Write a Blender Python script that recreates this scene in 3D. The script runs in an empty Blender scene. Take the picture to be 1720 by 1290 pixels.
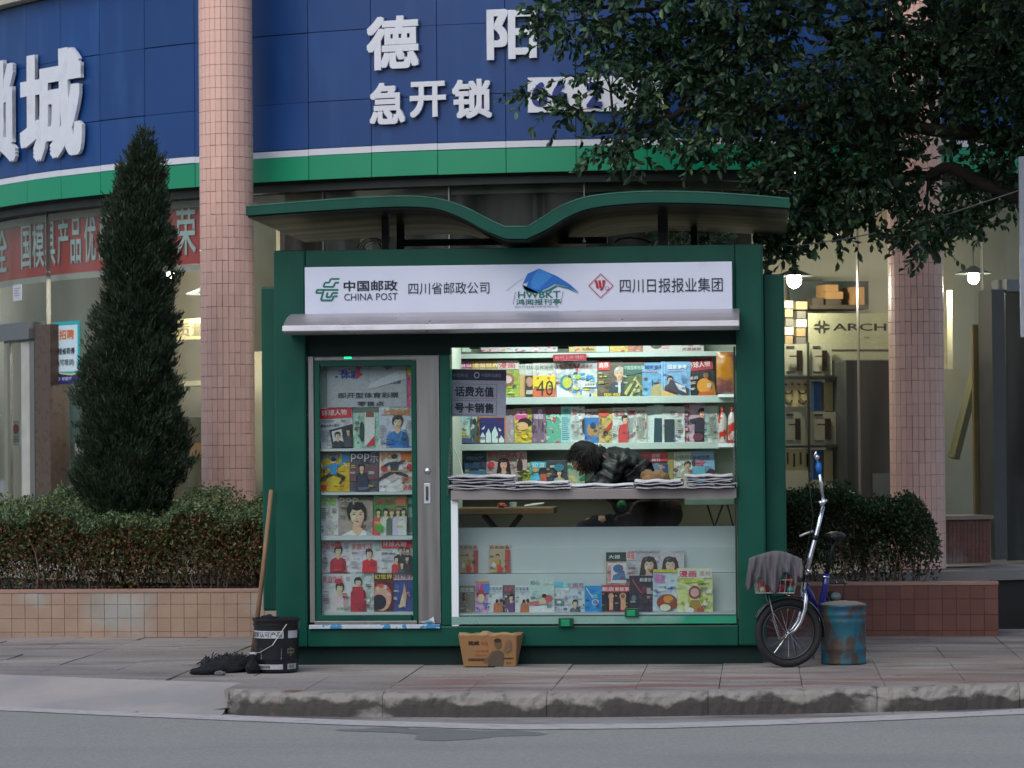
import bpy, bmesh, math, random
import numpy as np
from mathutils import Vector, Matrix
rnd = random.Random(7)
SC = bpy.context.scene
COL = SC.collection

# ------------------------------------------------------------ camera, world, sun, exposure
CAM = Vector((1.6, -20.0, 1.5)); FPX = 5040.0
_y, _p, _r = (math.radians(a) for a in (4.71, 1.08, 0.5))
FW = Vector((-math.sin(_y)*math.cos(_p), math.cos(_y)*math.cos(_p), math.sin(_p)))
_r0 = Vector((math.cos(_y), math.sin(_y), 0)); _u0 = _r0.cross(FW)
RT = _r0*math.cos(_r) - _u0*math.sin(_r); UP = _u0*math.cos(_r) + _r0*math.sin(_r)
cam = bpy.data.cameras.new('camera'); camo = bpy.data.objects.new('camera', cam); COL.objects.link(camo)
camo.matrix_world = Matrix(((RT.x, UP.x, -FW.x, CAM.x), (RT.y, UP.y, -FW.y, CAM.y), (RT.z, UP.z, -FW.z, CAM.z), (0, 0, 0, 1)))
cam.sensor_width = 36; cam.lens = FPX/1720*36; cam.clip_end = 500; cam.clip_start = .1
cam.dof.use_dof = True; cam.dof.focus_distance = 20.0; cam.dof.aperture_fstop = 5.6
SC.camera = camo
world = bpy.data.worlds.new('World'); SC.world = world; world.use_nodes = True
SUN_EL, SUN_ROT = 46, 200
nt = world.node_tree; bg = nt.nodes['Background']
sky = nt.nodes.new('ShaderNodeTexSky'); sky.sky_type = 'NISHITA'; sky.sun_disc = False
sky.sun_elevation = math.radians(SUN_EL); sky.sun_rotation = math.radians(SUN_ROT)
sky.air_density = 1.1; sky.dust_density = 2.5; sky.ozone_density = 2.4
nt.links.new(sky.outputs[0], bg.inputs[0]); bg.inputs[1].default_value = 0.10
sl = bpy.data.lights.new('sun', 'SUN'); sl.energy = 0.5; sl.angle = math.radians(60); sl.color = (1, .97, .93)
so = bpy.data.objects.new('sun', sl); COL.objects.link(so)
_e, _a = math.radians(SUN_EL), math.radians(SUN_ROT)
sd = Vector((math.sin(_a)*math.cos(_e), math.cos(_a)*math.cos(_e), math.sin(_e)))
so.rotation_euler = sd.to_track_quat('Z', 'Y').to_euler(); so.location = (0, -10, 12)
SC.view_settings.view_transform = 'Standard'; SC.view_settings.look = 'None'
SC.view_settings.exposure = 0.74; SC.view_settings.gamma = 1.0; SC.view_settings.use_curve_mapping = False
SC.cycles.max_bounces = 7; SC.cycles.transparent_max_bounces = 24; SC.cycles.use_denoising = True
SC.cycles.caustics_reflective = False; SC.cycles.caustics_refractive = False

# ------------------------------------------------------------ geometry helpers
def ray(u, v):
    return FW + RT*((u-860)/FPX) + UP*((645-v)/FPX)
def W(u, v, Y):                       # point of the plane y = Y seen at (u, v)
    d = ray(u, v); return CAM + d*((Y-CAM.y)/d.y)
def G(u, v, Z=0.0):                   # point of the horizontal plane z = Z
    d = ray(u, v); return CAM + d*((Z-CAM.z)/d.z)
BX, BY = 0.336, 11.8                  # centre of the curved shop front
def U(u, v, R):                       # point of the building cylinder of radius R
    d = ray(u, v); ox, oy = CAM.x-BX, CAM.y-BY
    a = d.x*d.x+d.y*d.y; b = 2*(ox*d.x+oy*d.y); c = ox*ox+oy*oy-R*R
    t = (-b-math.sqrt(max(0, b*b-4*a*c)))/(2*a); return CAM + d*t
def TH(p): return math.atan2(p.x-BX, BY-p.y)
def B(th, R, z): return Vector((BX+R*math.sin(th), BY-R*math.cos(th), z))
def hexc(s):
    r = [int(s[i:i+2], 16)/255 for i in (0, 2, 4)]
    return tuple((c/12.92 if c <= .04045 else ((c+.055)/1.055)**2.4) for c in r)

MATS = {}
def M(name, col='808080', rough=.6, metal=0, var=.12, scale=6, stretch=(1, 1, 1), bump=0, col2=None, fac=(.45, .65), spec=.5, emit=0, attr=False, objrand=0, transl=0, coat=0, grime=None, gfac=(.55, .75), gscale=1.5, gstretch=(1, 1, 1)):
    if name in MATS: return MATS[name]
    m = bpy.data.materials.new(name); m.use_nodes = True; MATS[name] = m
    n = m.node_tree.nodes; l = m.node_tree.links; b = n['Principled BSDF']
    if isinstance(col, str): col = hexc(col)
    b.inputs['Roughness'].default_value = rough; b.inputs['Metallic'].default_value = metal
    b.inputs['Specular IOR Level'].default_value = spec; b.inputs['Coat Weight'].default_value = coat
    g = n.new('ShaderNodeNewGeometry')
    def noise(sc, st, det=5):
        mp = n.new('ShaderNodeMapping'); mp.inputs['Scale'].default_value = st
        l.new(g.outputs['Position'], mp.inputs[0])
        t = n.new('ShaderNodeTexNoise'); t.inputs['Scale'].default_value = sc; t.inputs['Detail'].default_value = det
        l.new(mp.outputs[0], t.inputs[0]); return t
    if attr:
        a = n.new('ShaderNodeAttribute'); a.attribute_name = 'Col'; src = a.outputs['Color']
    else:
        rgb = n.new('ShaderNodeRGB'); rgb.outputs[0].default_value = (*col, 1); src = rgb.outputs[0]
    t = noise(scale, stretch)
    def mix(f, A, Bc):
        x = n.new('ShaderNodeMix'); x.data_type = 'RGBA'
        if hasattr(f, 'is_output'): l.new(f, x.inputs['Factor'])
        else: x.inputs['Factor'].default_value = f
        l.new(A, x.inputs['A'])
        if hasattr(Bc, 'is_output'): l.new(Bc, x.inputs['B'])
        else: x.inputs['B'].default_value = (*Bc, 1)
        return x.outputs['Result']
    def ramp(s, a_, b_):
        r = n.new('ShaderNodeMapRange'); r.inputs[1].default_value = a_; r.inputs[2].default_value = b_
        l.new(s, r.inputs[0]); return r.outputs[0]
    if col2: src = mix(ramp(t.outputs[0], *fac), src, hexc(col2))
    if grime: src = mix(ramp(noise(gscale, gstretch, 8).outputs[0], *gfac), src, hexc(grime))
    if var or objrand:
        h = n.new('ShaderNodeHueSaturation'); l.new(src, h.inputs['Color'])
        mr = n.new('ShaderNodeMapRange'); mr.inputs[1].default_value = .3; mr.inputs[2].default_value = .7
        mr.inputs[3].default_value = 1-var; mr.inputs[4].default_value = 1+var; l.new(t.outputs[0], mr.inputs[0])
        out = mr.outputs[0]
        if objrand:
            oi = n.new('ShaderNodeObjectInfo'); m2 = n.new('ShaderNodeMapRange')
            m2.inputs[3].default_value = 1-objrand; m2.inputs[4].default_value = 1+objrand; l.new(oi.outputs['Random'], m2.inputs[0])
            mu = n.new('ShaderNodeMath'); mu.operation = 'MULTIPLY'; l.new(out, mu.inputs[0]); l.new(m2.outputs[0], mu.inputs[1]); out = mu.outputs[0]
        l.new(out, h.inputs['Value']); src = h.outputs[0]
    l.new(src, b.inputs['Base Color'])
    rr = n.new('ShaderNodeMapRange'); rr.inputs[1].default_value = .3; rr.inputs[2].default_value = .7
    rr.inputs[3].default_value = max(.03, rough-.08); rr.inputs[4].default_value = min(1, rough+.1); l.new(t.outputs[0], rr.inputs[0]); l.new(rr.outputs[0], b.inputs['Roughness'])
    if bump:
        t2 = noise(scale*6, stretch); bp = n.new('ShaderNodeBump'); bp.inputs['Distance'].default_value = bump; bp.inputs['Strength'].default_value = 1
        l.new(t2.outputs[0], bp.inputs['Height']); l.new(bp.outputs[0], b.inputs['Normal'])
    if emit:
        l.new(src, b.inputs['Emission Color']); b.inputs['Emission Strength'].default_value = emit
    if transl:
        tr = n.new('ShaderNodeBsdfTranslucent'); l.new(src, tr.inputs[0]); ms = n.new('ShaderNodeMixShader'); ms.inputs[0].default_value = transl
        l.new(b.outputs[0], ms.inputs[1]); l.new(tr.outputs[0], ms.inputs[2]); l.new(ms.outputs[0], n['Material Output'].inputs[0])
    return m
def glass_mat(name, tint=(.85, .95, .92), refl=1.0, dirt_haze=.05):
    m = bpy.data.materials.new(name); m.use_nodes = True; MATS[name] = m
    n = m.node_tree.nodes; l = m.node_tree.links; n.remove(n['Principled BSDF'])
    tr = n.new('ShaderNodeBsdfTransparent'); tr.inputs[0].default_value = (*tint, 1)
    gl = n.new('ShaderNodeBsdfGlossy'); gl.inputs['Roughness'].default_value = .03
    fr = n.new('ShaderNodeFresnel'); fr.inputs[0].default_value = 1.5
    mu = n.new('ShaderNodeMath'); mu.operation = 'MULTIPLY'; mu.inputs[1].default_value = refl; l.new(fr.outputs[0], mu.inputs[0])
    ms = n.new('ShaderNodeMixShader'); l.new(mu.outputs[0], ms.inputs[0]); l.new(tr.outputs[0], ms.inputs[1]); l.new(gl.outputs[0], ms.inputs[2])
    df = n.new('ShaderNodeBsdfDiffuse'); df.inputs[0].default_value = (.5, .52, .5, 1)
    g = n.new('ShaderNodeNewGeometry'); mp = n.new('ShaderNodeMapping'); mp.inputs['Scale'].default_value = (3, 3, .35)
    nz = n.new('ShaderNodeTexNoise'); nz.inputs['Scale'].default_value = 1.5; nz.inputs['Detail'].default_value = 6
    l.new(g.outputs['Position'], mp.inputs[0]); l.new(mp.outputs[0], nz.inputs[0])
    mr = n.new('ShaderNodeMapRange'); mr.inputs[1].default_value = .4; mr.inputs[2].default_value = .75; mr.inputs[4].default_value = dirt_haze; l.new(nz.outputs[0], mr.inputs[0])
    m2 = n.new('ShaderNodeMixShader'); l.new(mr.outputs[0], m2.inputs[0]); l.new(ms.outputs[0], m2.inputs[1]); l.new(df.outputs[0], m2.inputs[2])
    l.new(m2.outputs[0], n['Material Output'].inputs[0]); return m

def top_of(o):
    while o.parent: o = o.parent
    return o
def setp(o, label=None, cat=None, group=None, kind=None):
    for k, v in (('label', label), ('category', cat), ('group', group), ('kind', kind)):
        if v: o[k] = v
    return o
def empty(name, loc, label, cat, group=None):
    o = bpy.data.objects.new(name, None); COL.objects.link(o); o.location = loc; o.empty_display_size = .1
    return setp(o, label, cat, group)

class MB:
    def __init__(s): s.v = []; s.f = []; s.c = []
    def add(s, vs, fs, col=(.5, .5, .5)):
        n = len(s.v); s.v += [tuple(p) for p in vs]; s.f += [tuple(i+n for i in f) for f in fs]; s.c += [col]*len(fs); return s
    def box(s, x0, x1, y0, y1, z0, z1, col=(.5, .5, .5)):
        vs = [(x, y, z) for x in (x0, x1) for y in (y0, y1) for z in (z0, z1)]
        return s.add(vs, [(0, 1, 3, 2), (4, 6, 7, 5), (0, 4, 5, 1), (2, 3, 7, 6), (0, 2, 6, 4), (1, 5, 7, 3)], col)
    def obox(s, c, ax, ay, az, col=(.5, .5, .5)):       # centre and three half-axis vectors
        c = Vector(c); vs = [c+ax*i+ay*j+az*k for i in (-1, 1) for j in (-1, 1) for k in (-1, 1)]
        return s.add(vs, [(0, 1, 3, 2), (4, 6, 7, 5), (0, 4, 5, 1), (2, 3, 7, 6), (0, 2, 6, 4), (1, 5, 7, 3)], col)
    def pbox(s, u0, v0, u1, v1, Ya, Yb, col=(.5, .5, .5)):
        um, vm = (u0+u1)/2, (v0+v1)/2
        return s.box(W(u0, vm, Ya).x, W(u1, vm, Ya).x, Ya, Yb, W(um, v1, Ya).z, W(um, v0, Ya).z, col)
    def abox(s, u0, v0, u1, v1, R, dep, col=(.5, .5, .5)):   # box standing tangent to the shop-front curve
        um, vm = (u0+u1)/2, (v0+v1)/2; a, b = U(u0, vm, R), U(u1, vm, R); ta, tb = TH(a), TH(b); tm = (ta+tb)/2
        z1, z0 = U(um, v0, R).z, U(um, v1, R).z
        rad = Vector((math.sin(tm), -math.cos(tm), 0)); tan = Vector((math.cos(tm), math.sin(tm), 0))
        c = B(tm, R-dep/2, (z0+z1)/2)
        return s.obox(c, tan*(R*abs(tb-ta)/2), rad*(dep/2), Vector((0, 0, (z1-z0)/2)), col)
    def tube(s, pts, r, n=8, col=(.5, .5, .5), caps=True):
        pts = [Vector(p) for p in pts]; k = len(pts); rr = r if isinstance(r, (list, tuple)) else [r]*k
        vs = []; prev = None
        for i, p in enumerate(pts):
            d = (pts[min(i+1, k-1)]-pts[max(i-1, 0)]).normalized()
            if prev is None:
                a = d.cross(Vector((0, 0, 1)) if abs(d.z) < .9 else Vector((1, 0, 0))).normalized()
            else:
                a = (prev-d*prev.dot(d)).normalized()
            prev = a; b = d.cross(a)
            vs += [p+(a*math.cos(2*math.pi*j/n)+b*math.sin(2*math.pi*j/n))*rr[i] for j in range(n)]
        fs = [(i*n+j, i*n+(j+1) % n, (i+1)*n+(j+1) % n, (i+1)*n+j) for i in range(k-1) for j in range(n)]
        if caps: fs += [tuple(range(n-1, -1, -1)), tuple((k-1)*n+j for j in range(n))]
        return s.add(vs, fs, col)
    def lathe(s, prof, c, n=32, col=(.5, .5, .5), axis='z'):
        c = Vector(c); vs = []; k = len(prof)
        for r, h in prof:
            for j in range(n):
                a = 2*math.pi*j/n; vs.append(c+Vector((r*math.cos(a), r*math.sin(a), h)))
        fs = [(i*n+j, i*n+(j+1) % n, (i+1)*n+(j+1) % n, (i+1)*n+j) for i in range(k-1) for j in range(n)]
        return s.add(vs, fs, col)
    def ell(s, c, rx, ry, rz, nu=14, nv=9, col=(.5, .5, .5), noise=0, seed=1):
        q = random.Random(seed); vs = []
        for i in range(nv+1):
            p = math.pi*i/nv
            for j in range(nu):
                a = 2*math.pi*j/nu; k = 1+q.uniform(-noise, noise)
                vs.append((c[0]+rx*k*math.sin(p)*math.cos(a), c[1]+ry*k*math.sin(p)*math.sin(a), c[2]+rz*k*math.cos(p)))
        fs = [(i*nu+j, (i+1)*nu+j, (i+1)*nu+(j+1) % nu, i*nu+(j+1) % nu) for i in range(nv) for j in range(nu)]
        return s.add(vs, fs, col)
    def torus(s, c, ax, ay, R, r, n=40, m=8, col=(.5, .5, .5), a0=0, a1=2*math.pi):
        c = Vector(c); full = abs(a1-a0-2*math.pi) < 1e-6; k = n if full else n+1; az = ax.cross(ay); vs = []
        for i in range(k):
            a = a0+(a1-a0)*i/n; d = ax*math.cos(a)+ay*math.sin(a)
            for j in range(m):
                b = 2*math.pi*j/m; vs.append(c+d*(R+r*math.cos(b))+az*(r*math.sin(b)))
        fs = [(i*m+j, ((i+1) % k)*m+j, ((i+1) % k)*m+(j+1) % m, i*m+(j+1) % m) for i in range(n) for j in range(m)]
        return s.add(vs, fs, col)
    def build(s, name, mat, parent=None, origin=None, smooth=False, bevel=0, kind=None, local=False):
        if local: o0 = Vector((0, 0, 0))
        elif parent is not None: o0 = top_of(parent).location
        else: o0 = Vector(origin) if origin is not None else Vector((0, 0, 0))
        me = bpy.data.meshes.new(name); me.from_pydata([tuple(Vector(p)-o0) for p in s.v], [], s.f)
        me.materials.append(mat)
        ca = me.color_attributes.new('Col', 'FLOAT_COLOR', 'CORNER')
        buf = np.empty((len(me.loops), 4), np.float32); i = 0
        for f, c in zip(s.f, s.c):
            buf[i:i+len(f)] = (*c[:3], 1); i += len(f)
        ca.data.foreach_set('color', buf.ravel())
        if smooth: me.shade_smooth() if hasattr(me, 'shade_smooth') else None
        me.update()
        o = bpy.data.objects.new(name, me); COL.objects.link(o)
        if parent is not None: o.parent = parent
        elif not local: o.location = o0
        if bevel:
            b = o.modifiers.new('bevel', 'BEVEL'); b.width = bevel; b.segments = 2; b.limit_method = 'ANGLE'
        if kind: o['kind'] = kind
        return o

# ------------------------------------------------------------ text and flat print
_tc = {}
def text_mesh(s, bold=0.0, res=2):
    k = (s, bold, res)
    if k in _tc: return _tc[k]
    if bold > .005:                   # heavier strokes: the glyphs repeated a hair apart
        raw, fs0 = _raw_text(s, res); n = len(raw); r = bold*.62; vs = []; fs = []
        dirs = [(0, 0)]+[(math.cos(a*math.pi/3)*r, math.sin(a*math.pi/3)*r) for a in range(6)] if bold >= .03 else [(0, 0), (r, r), (-r, -r), (r, -r), (-r, r)]
        for i, (dx, dy) in enumerate(dirs):
            vs.append(raw+np.array([dx, dy])); fs += [tuple(a+i*n for a in f) for f in fs0]
        vs = np.concatenate(vs); mn, mx = vs.min(0), vs.max(0); _tc[k] = ((vs-mn)/np.maximum(mx-mn, 1e-6), fs); return _tc[k]
    raw, fs = _raw_text(s, res); mn, mx = raw.min(0), raw.max(0); _tc[k] = ((raw-mn)/np.maximum(mx-mn, 1e-6), fs); return _tc[k]
def _raw_text(s, res):
    bold = 0
    cu = bpy.data.curves.new('t', 'FONT'); cu.body = s; cu.resolution_u = res; cu.offset = bold; cu.fill_mode = 'FRONT'
    o = bpy.data.objects.new('t', cu); COL.objects.link(o)
    dg = bpy.context.evaluated_depsgraph_get(); me = o.evaluated_get(dg).to_mesh()
    vs = np.array([(v.co.x, v.co.y) for v in me.vertices]); fs = [tuple(p.vertices) for p in me.polygons]
    o.evaluated_get(dg).to_mesh_clear(); bpy.data.objects.remove(o); bpy.data.curves.remove(cu)
    return vs, fs
def clip(poly):
    for ax, lim, sg in ((0, 0, 1), (0, 1, -1), (1, 0, 1), (1, 1, -1)):
        out = []
        for i in range(len(poly)):
            a, b = poly[i-1], poly[i]; da, db = (a[ax]-lim)*sg, (b[ax]-lim)*sg
            if (da >= 0) != (db >= 0):
                t = da/(da-db); out.append((a[0]+(b[0]-a[0])*t, a[1]+(b[1]-a[1])*t))
            if db >= 0: out.append(b)
        poly = out
        if not poly: return []
    return poly
def ellp(cx, cy, rx, ry, n=16): return [(cx+rx*math.cos(2*math.pi*i/n), cy+ry*math.sin(2*math.pi*i/n)) for i in range(n)]
def limb(p, q, w0, w1, asp):            # tapered strip, in page-height units
    (x0, y0), (x1, y1) = p, q; dx, dy = (x1-x0)*asp, y1-y0; L = math.hypot(dx, dy) or 1; nx, ny = -dy/L, dx/L
    return [(x0+nx*w0/asp, y0+ny*w0), (x1+nx*w1/asp, y1+ny*w1), (x1-nx*w1/asp, y1-ny*w1), (x0-nx*w0/asp, y0-ny*w0)]
SK, HR, BK, WH, RD = 'd8a78a', '1d1614', '17171a', 'dcdce0', 'c01c2c'
def print_layers(shapes, asp):
    """yields (polygon in page units with y down, colour), in paint order"""
    out = []
    def P(poly, col):
        c = hexc(col) if isinstance(col, str) else col
        out.append(([list(poly)], c))
    for s in shapes:
        k = s[0]
        if k == 'r': P([(s[1], s[2]), (s[3], s[2]), (s[3], s[4]), (s[1], s[4])], s[5])
        elif k == 'e': P(ellp(*s[1:5]), s[5])
        elif k == 'g': P(s[1], s[2])
        elif k == 't':
            vs, fs = text_mesh(s[1], s[7] if len(s) > 7 else .02)
            x0, y0, x1, y1 = s[2:6]; pts = [(x0+(x1-x0)*a, y1-(y1-y0)*b) for a, b in vs]
            out.append(([[pts[i] for i in f] for f in fs], hexc(s[6])))
        elif k == 'l':
            x0, y0, x1, y1, n, col = s[1:7]; st = (y1-y0)/n; q = random.Random(int(x0*991+y0*77+n))
            out.append(([[(x0, y0+i*st), (x0+(x1-x0)*q.uniform(.6, 1), y0+i*st), (x0+(x1-x0)*q.uniform(.6, 1), y0+(i+.5)*st), (x0, y0+(i+.5)*st)] for i in range(n)], hexc(col)))
        elif k == 'm':                   # head and shoulders
            cx, cy, h, skin, hair, cloth = s[1:7]; lng = s[7] if len(s) > 7 else 0; h = h*1.22; cy = cy+.04*h; w = h/asp
            q = random.Random(int(cx*1e4+cy*1e3+h*1e4)); tl = q.uniform(-.12, .12)
            sk = Vector(hexc(skin)); dk = tuple(sk*.62); md = tuple(sk*.82); hl = tuple(min(.9, c*1.12+.02) for c in sk)
            cl_ = Vector(hexc(cloth)); cd, cl2 = tuple(cl_*.6), tuple(min(.85, c*1.35+.02) for c in cl_); hr_ = Vector(hexc(hair)); h2 = tuple(min(.6, c*2.2+.012) for c in hr_)
            if lng: P([(cx-.7*w, cy-.3*h), (cx-.5*w, cy-.7*h), (cx+.5*w, cy-.72*h), (cx+.75*w, cy-.2*h), (cx+.95*w, cy+1.3*h), (cx-.95*w, cy+1.35*h)], hair)
            P([(cx-1.25*w, 1.1), (cx-1.2*w, cy+1.7*h), (cx-.95*w, cy+1.3*h), (cx-.4*w, cy+1.02*h), (cx+.4*w, cy+1.0*h), (cx+1.0*w, cy+1.28*h), (cx+1.25*w, cy+1.7*h), (cx+1.35*w, 1.1)], cloth)
            P([(cx+.55*w, cy+1.1*h), (cx+1.0*w, cy+1.28*h), (cx+1.25*w, cy+1.7*h), (cx+1.35*w, 1.1), (cx+.7*w, 1.1)], cd)
            for i in range(4):
                fx = cx+q.uniform(-1, .5)*w; P([(fx, cy+1.35*h), (fx+.08*w, cy+1.4*h), (fx+q.uniform(-.2, .2)*w, cy+2.4*h)], cl2 if i % 2 else cd)
            P([(cx-.24*w, cy+.45*h), (cx+.24*w, cy+.45*h), (cx+.34*w, cy+1.04*h), (cx+.05*w, cy+1.4*h), (cx-.3*w, cy+1.06*h)], md)
            P([(cx-.24*w, cy+.62*h), (cx+.24*w, cy+.5*h), (cx+.28*w, cy+.85*h)], dk)
            P([(cx+(x_+tl*(.3-y_))*w, cy+y_*h) for x_, y_ in ((-.6, .1), (-.62, -.35), (-.4, -.7), (0, -.8), (.42, -.7), (.64, -.3), (.6, .2), (.5, .4), (-.5, .35))], hair)
            P([(cx+(x_+tl*(.3-y_))*w, cy+y_*h) for x_, y_ in ((-.44, -.15), (-.3, -.42), (.3, -.42), (.46, -.12), (.43, .3), (.24, .64), (.04, .74), (-.16, .68), (-.38, .38))], skin)
            P([(cx+(x_+tl*(.3-y_))*w, cy+y_*h) for x_, y_ in ((.3, -.4), (.46, -.12), (.43, .3), (.24, .64), (.04, .74), (.2, .3), (.24, -.1))], md)
            P(ellp(cx-.2*w+tl*.1*w, cy+.2*h, .12*w, .13*h, 8), hl)
            P([(cx+(x_+tl*(.3-y_))*w, cy+y_*h) for x_, y_ in ((-.56, .3), (-.52, -.4), (-.1, -.62), (.5, -.5), (.56, .25), (.44, -.06), (.3, -.28), (.0, -.2), (-.25, -.3), (-.4, -.05))], hair)
            P([(cx-.35*w, cy-.6*h), (cx-.05*w, cy-.7*h), (cx-.15*w, cy-.42*h), (cx-.38*w, cy-.35*h)], h2)
            for qq in (-.2, .2): P(ellp(cx+qq*w, cy+.03*h, .09*w, .035*h, 8), '241714'); P([(cx+(qq-.12)*w, cy-.08*h), (cx+(qq+.12)*w, cy-.1*h), (cx+(qq+.1)*w, cy-.06*h)], '3a2822')
            P([(cx-.02*w, cy+.05*h), (cx+.08*w, cy+.3*h), (cx-.07*w, cy+.3*h)], md); P(ellp(cx, cy+.46*h, .14*w, .045*h, 8), 'a0443c')
        elif k == 'f':                   # whole figure in motion
            cx, cy, h, top, leg, q0 = s[1:7]; q = random.Random(q0); w = h/asp
            def pt(a, b): return (cx+a*w, cy+b*h)
            sw = q.uniform(.1, .3)
            P(limb(pt(-.05, .5), pt(-.3-sw, .72), .07*h, .05*h, asp), leg); P(limb(pt(-.3-sw, .72), pt(-.5-sw, .95), .05*h, .035*h, asp), leg)
            P(limb(pt(.06, .5), pt(.3+sw, .66), .07*h, .05*h, asp), leg); P(limb(pt(.3+sw, .66), pt(.1+sw, .92), .05*h, .035*h, asp), leg)
            P([pt(-.17, .14), pt(.17, .12), pt(.12, .55), pt(-.12, .55)], top)
            P(limb(pt(-.15, .18), pt(-.42, .3), .05*h, .035*h, asp), top); P(limb(pt(-.42, .3), pt(-.5, .1), .035*h, .03*h, asp), SK)
            P(limb(pt(.15, .18), pt(.42, .08), .05*h, .035*h, asp), top); P(limb(pt(.42, .08), pt(.55, .25), .035*h, .03*h, asp), SK)
            P(ellp(cx, cy, .1*w, .12*h), SK); P(ellp(cx, cy-.06*h, .11*w, .09*h), HR)
        elif k == 'n':                   # picture clutter
            q = random.Random(s[1]); x0, y0, x1, y1 = s[2:6]
            for i in range(s[7]):
                c = q.choice(s[6]); cx, cy = q.uniform(x0, x1), q.uniform(y0, y1); a, b = q.uniform(.04, .2)*(x1-x0), q.uniform(.03, .14)*(y1-y0)
                ro = q.uniform(0, 3); n = q.choice((4, 5, 7, 12))
                pl = [(cx+a*math.cos(ro+2*math.pi*i_/n)*q.uniform(.6, 1.2), cy+b*math.sin(ro+2*math.pi*i_/n)*q.uniform(.6, 1.2)) for i_ in range(n)]
                P([(min(max(px, x0), x1), min(max(py, y0), y1)) for px, py in pl], c)
    return out
def put_print(mb, shapes, mapf, asp, step=.00035, start=1):
    k = start
    for polys, col in print_layers(shapes, asp):
        for pi, p in enumerate(polys):
            p = clip([tuple(a) for a in p])
            if len(p) >= 3:
                ar = sum(p[i-1][0]*p[i][1]-p[i][0]*p[i-1][1] for i in range(len(p)))
                if abs(ar) < 1e-7: continue
                if ar > 0: p = p[::-1]
                mb.add([mapf(a, b, k*step+(pi*7919 % 97)*step*.004 if len(polys) > 1 else k*step) for a, b in p], [tuple(range(len(p)))], col)
        k += 1
    return k
PRINT = M('printed_paper', attr=True, rough=.38, var=.11, scale=75, spec=.45, bump=.00015)
def magazine(name, u0, v0, u1, v1, Y, tilt, base, shapes, label, cat='magazine', group=None, th=.005, lean=6, boost=None):
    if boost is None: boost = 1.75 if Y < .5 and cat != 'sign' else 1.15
    vm, um = (v0+v1)/2, (u0+u1)/2
    a, b = W(u0, vm, Y), W(u1, vm, Y); w = b.x-a.x; z1, z0 = W(um, v0, Y).z, W(um, v1, Y).z; h = z1-z0
    mb = MB(); bc = hexc(base)
    mb.box(-w/2, w/2, 0, th, 0, h, bc)
    mb.box(-w/2+.002, w/2-.002, .0007, th-.0007, -.0009, h+.0009, hexc('c8c6bd'))
    q = random.Random(label); cv = q.uniform(.0, .006)
    q = random.Random(label+'x'); shapes = list(shapes)
    if len(shapes) > 2 and cat == 'magazine':
        bc_ = Vector(hexc(base)); pal = [tuple(min(.85, c*k*(1+q.uniform(-.1, .1))) for c in bc_) for k in (.72, .82, .9, 1.08, 1.18)]
        shapes.insert(0, ('n', q.randint(0, 9999), 0, .1, 1, 1, pal, 26))
        bl = sum(hexc(base)) > .6
        for _ in range(4):
            x0 = q.choice((.04, .06, .66, .7)); y0 = q.uniform(.3, .85); shapes.append(('l', x0, y0, x0+q.uniform(.16, .28), y0+q.uniform(.03, .09), q.randint(2, 4), q.choice(('2c2c34', '7a2030', '38506a') if bl else ('c8c8c0', 'b8a84a', 'c08a8a'))))
    put_print(mb, shapes, lambda x, y, o: (-w/2+x*w, -o-.0004, h*(1-y)), w/h)
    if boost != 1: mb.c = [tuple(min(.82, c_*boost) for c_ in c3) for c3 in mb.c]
    cv = 0
    o = mb.build(name, PRINT, local=True)
    o.location = Vector(((a.x+b.x)/2, Y, z0+.0012)); o.rotation_euler = (-math.radians(lean), math.radians(-tilt), 0)
    return setp(o, label, cat, group)

# ------------------------------------------------------------ materials
KG = M('kiosk_green_paint', '024a3b', rough=.4, var=.06, scale=3, spec=.3, grime='043b31', gfac=(.5, .8), gscale=2.5, gstretch=(1, 1, .4), bump=.0006)
KGD = M('plinth_and_shade_green', '02231f', rough=.6, spec=.3, var=.1, scale=3)
STEEL = M('brushed_steel', '8a8986', rough=.38, metal=.75, var=.06, scale=30, stretch=(1, 1, .05))
ALU = M('awning_aluminium', 'b9b4b8', rough=.33, metal=.65, var=.04, scale=4)
CHROME = M('chrome', 'd6d8dc', rough=.16, metal=1, var=.03)
BLACKM = M('black_painted_metal', '0d0f10', rough=.45, var=.1)
WPAN = M('white_panel', 'dfe7e9', rough=.5, var=.03, scale=2, grime='c4d0d2', gfac=(.5, .8))
IWALL = M('kiosk_inner_wall', 'a8b0a2', rough=.6, var=.06, scale=2)
BEIGE = M('beige_wall', '8f886e', rough=.8, var=.08)
WOOD = M('bench_wood', '6b5136', rough=.6, var=.2, scale=3, stretch=(1, 1, 12))
PINK = M('pink_mosaic_tile', 'e0b6a6', rough=.42, var=.05, scale=3, objrand=.06, grime='c09c92', gfac=(.55, .8), gscale=1.4, gstretch=(1, 1, .3))
GROUT = M('tile_grout', 'a68c82', rough=.9, var=.1)
PTILE = M('planter_tile', '9c8371', rough=.55, var=.08, scale=5, objrand=.05, grime='9a9a94', gfac=(.56, .66), gscale=1.3, bump=.001)
PTILE2 = M('planter_tile_red', '6c443a', rough=.55, var=.12, scale=5, objrand=.12, grime='8a8580', gfac=(.6, .7), gscale=1.6, bump=.001)
GLASS = glass_mat('shop_glass', (.94, .98, .96), .9, .12)  # streaked diffuse veil also imitates pale reflections in the panes
KGLASS = glass_mat('kiosk_glass', (.93, .97, .96), .6, .012)
DARKI = M('dark_void', '121411', rough=.9)

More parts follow.
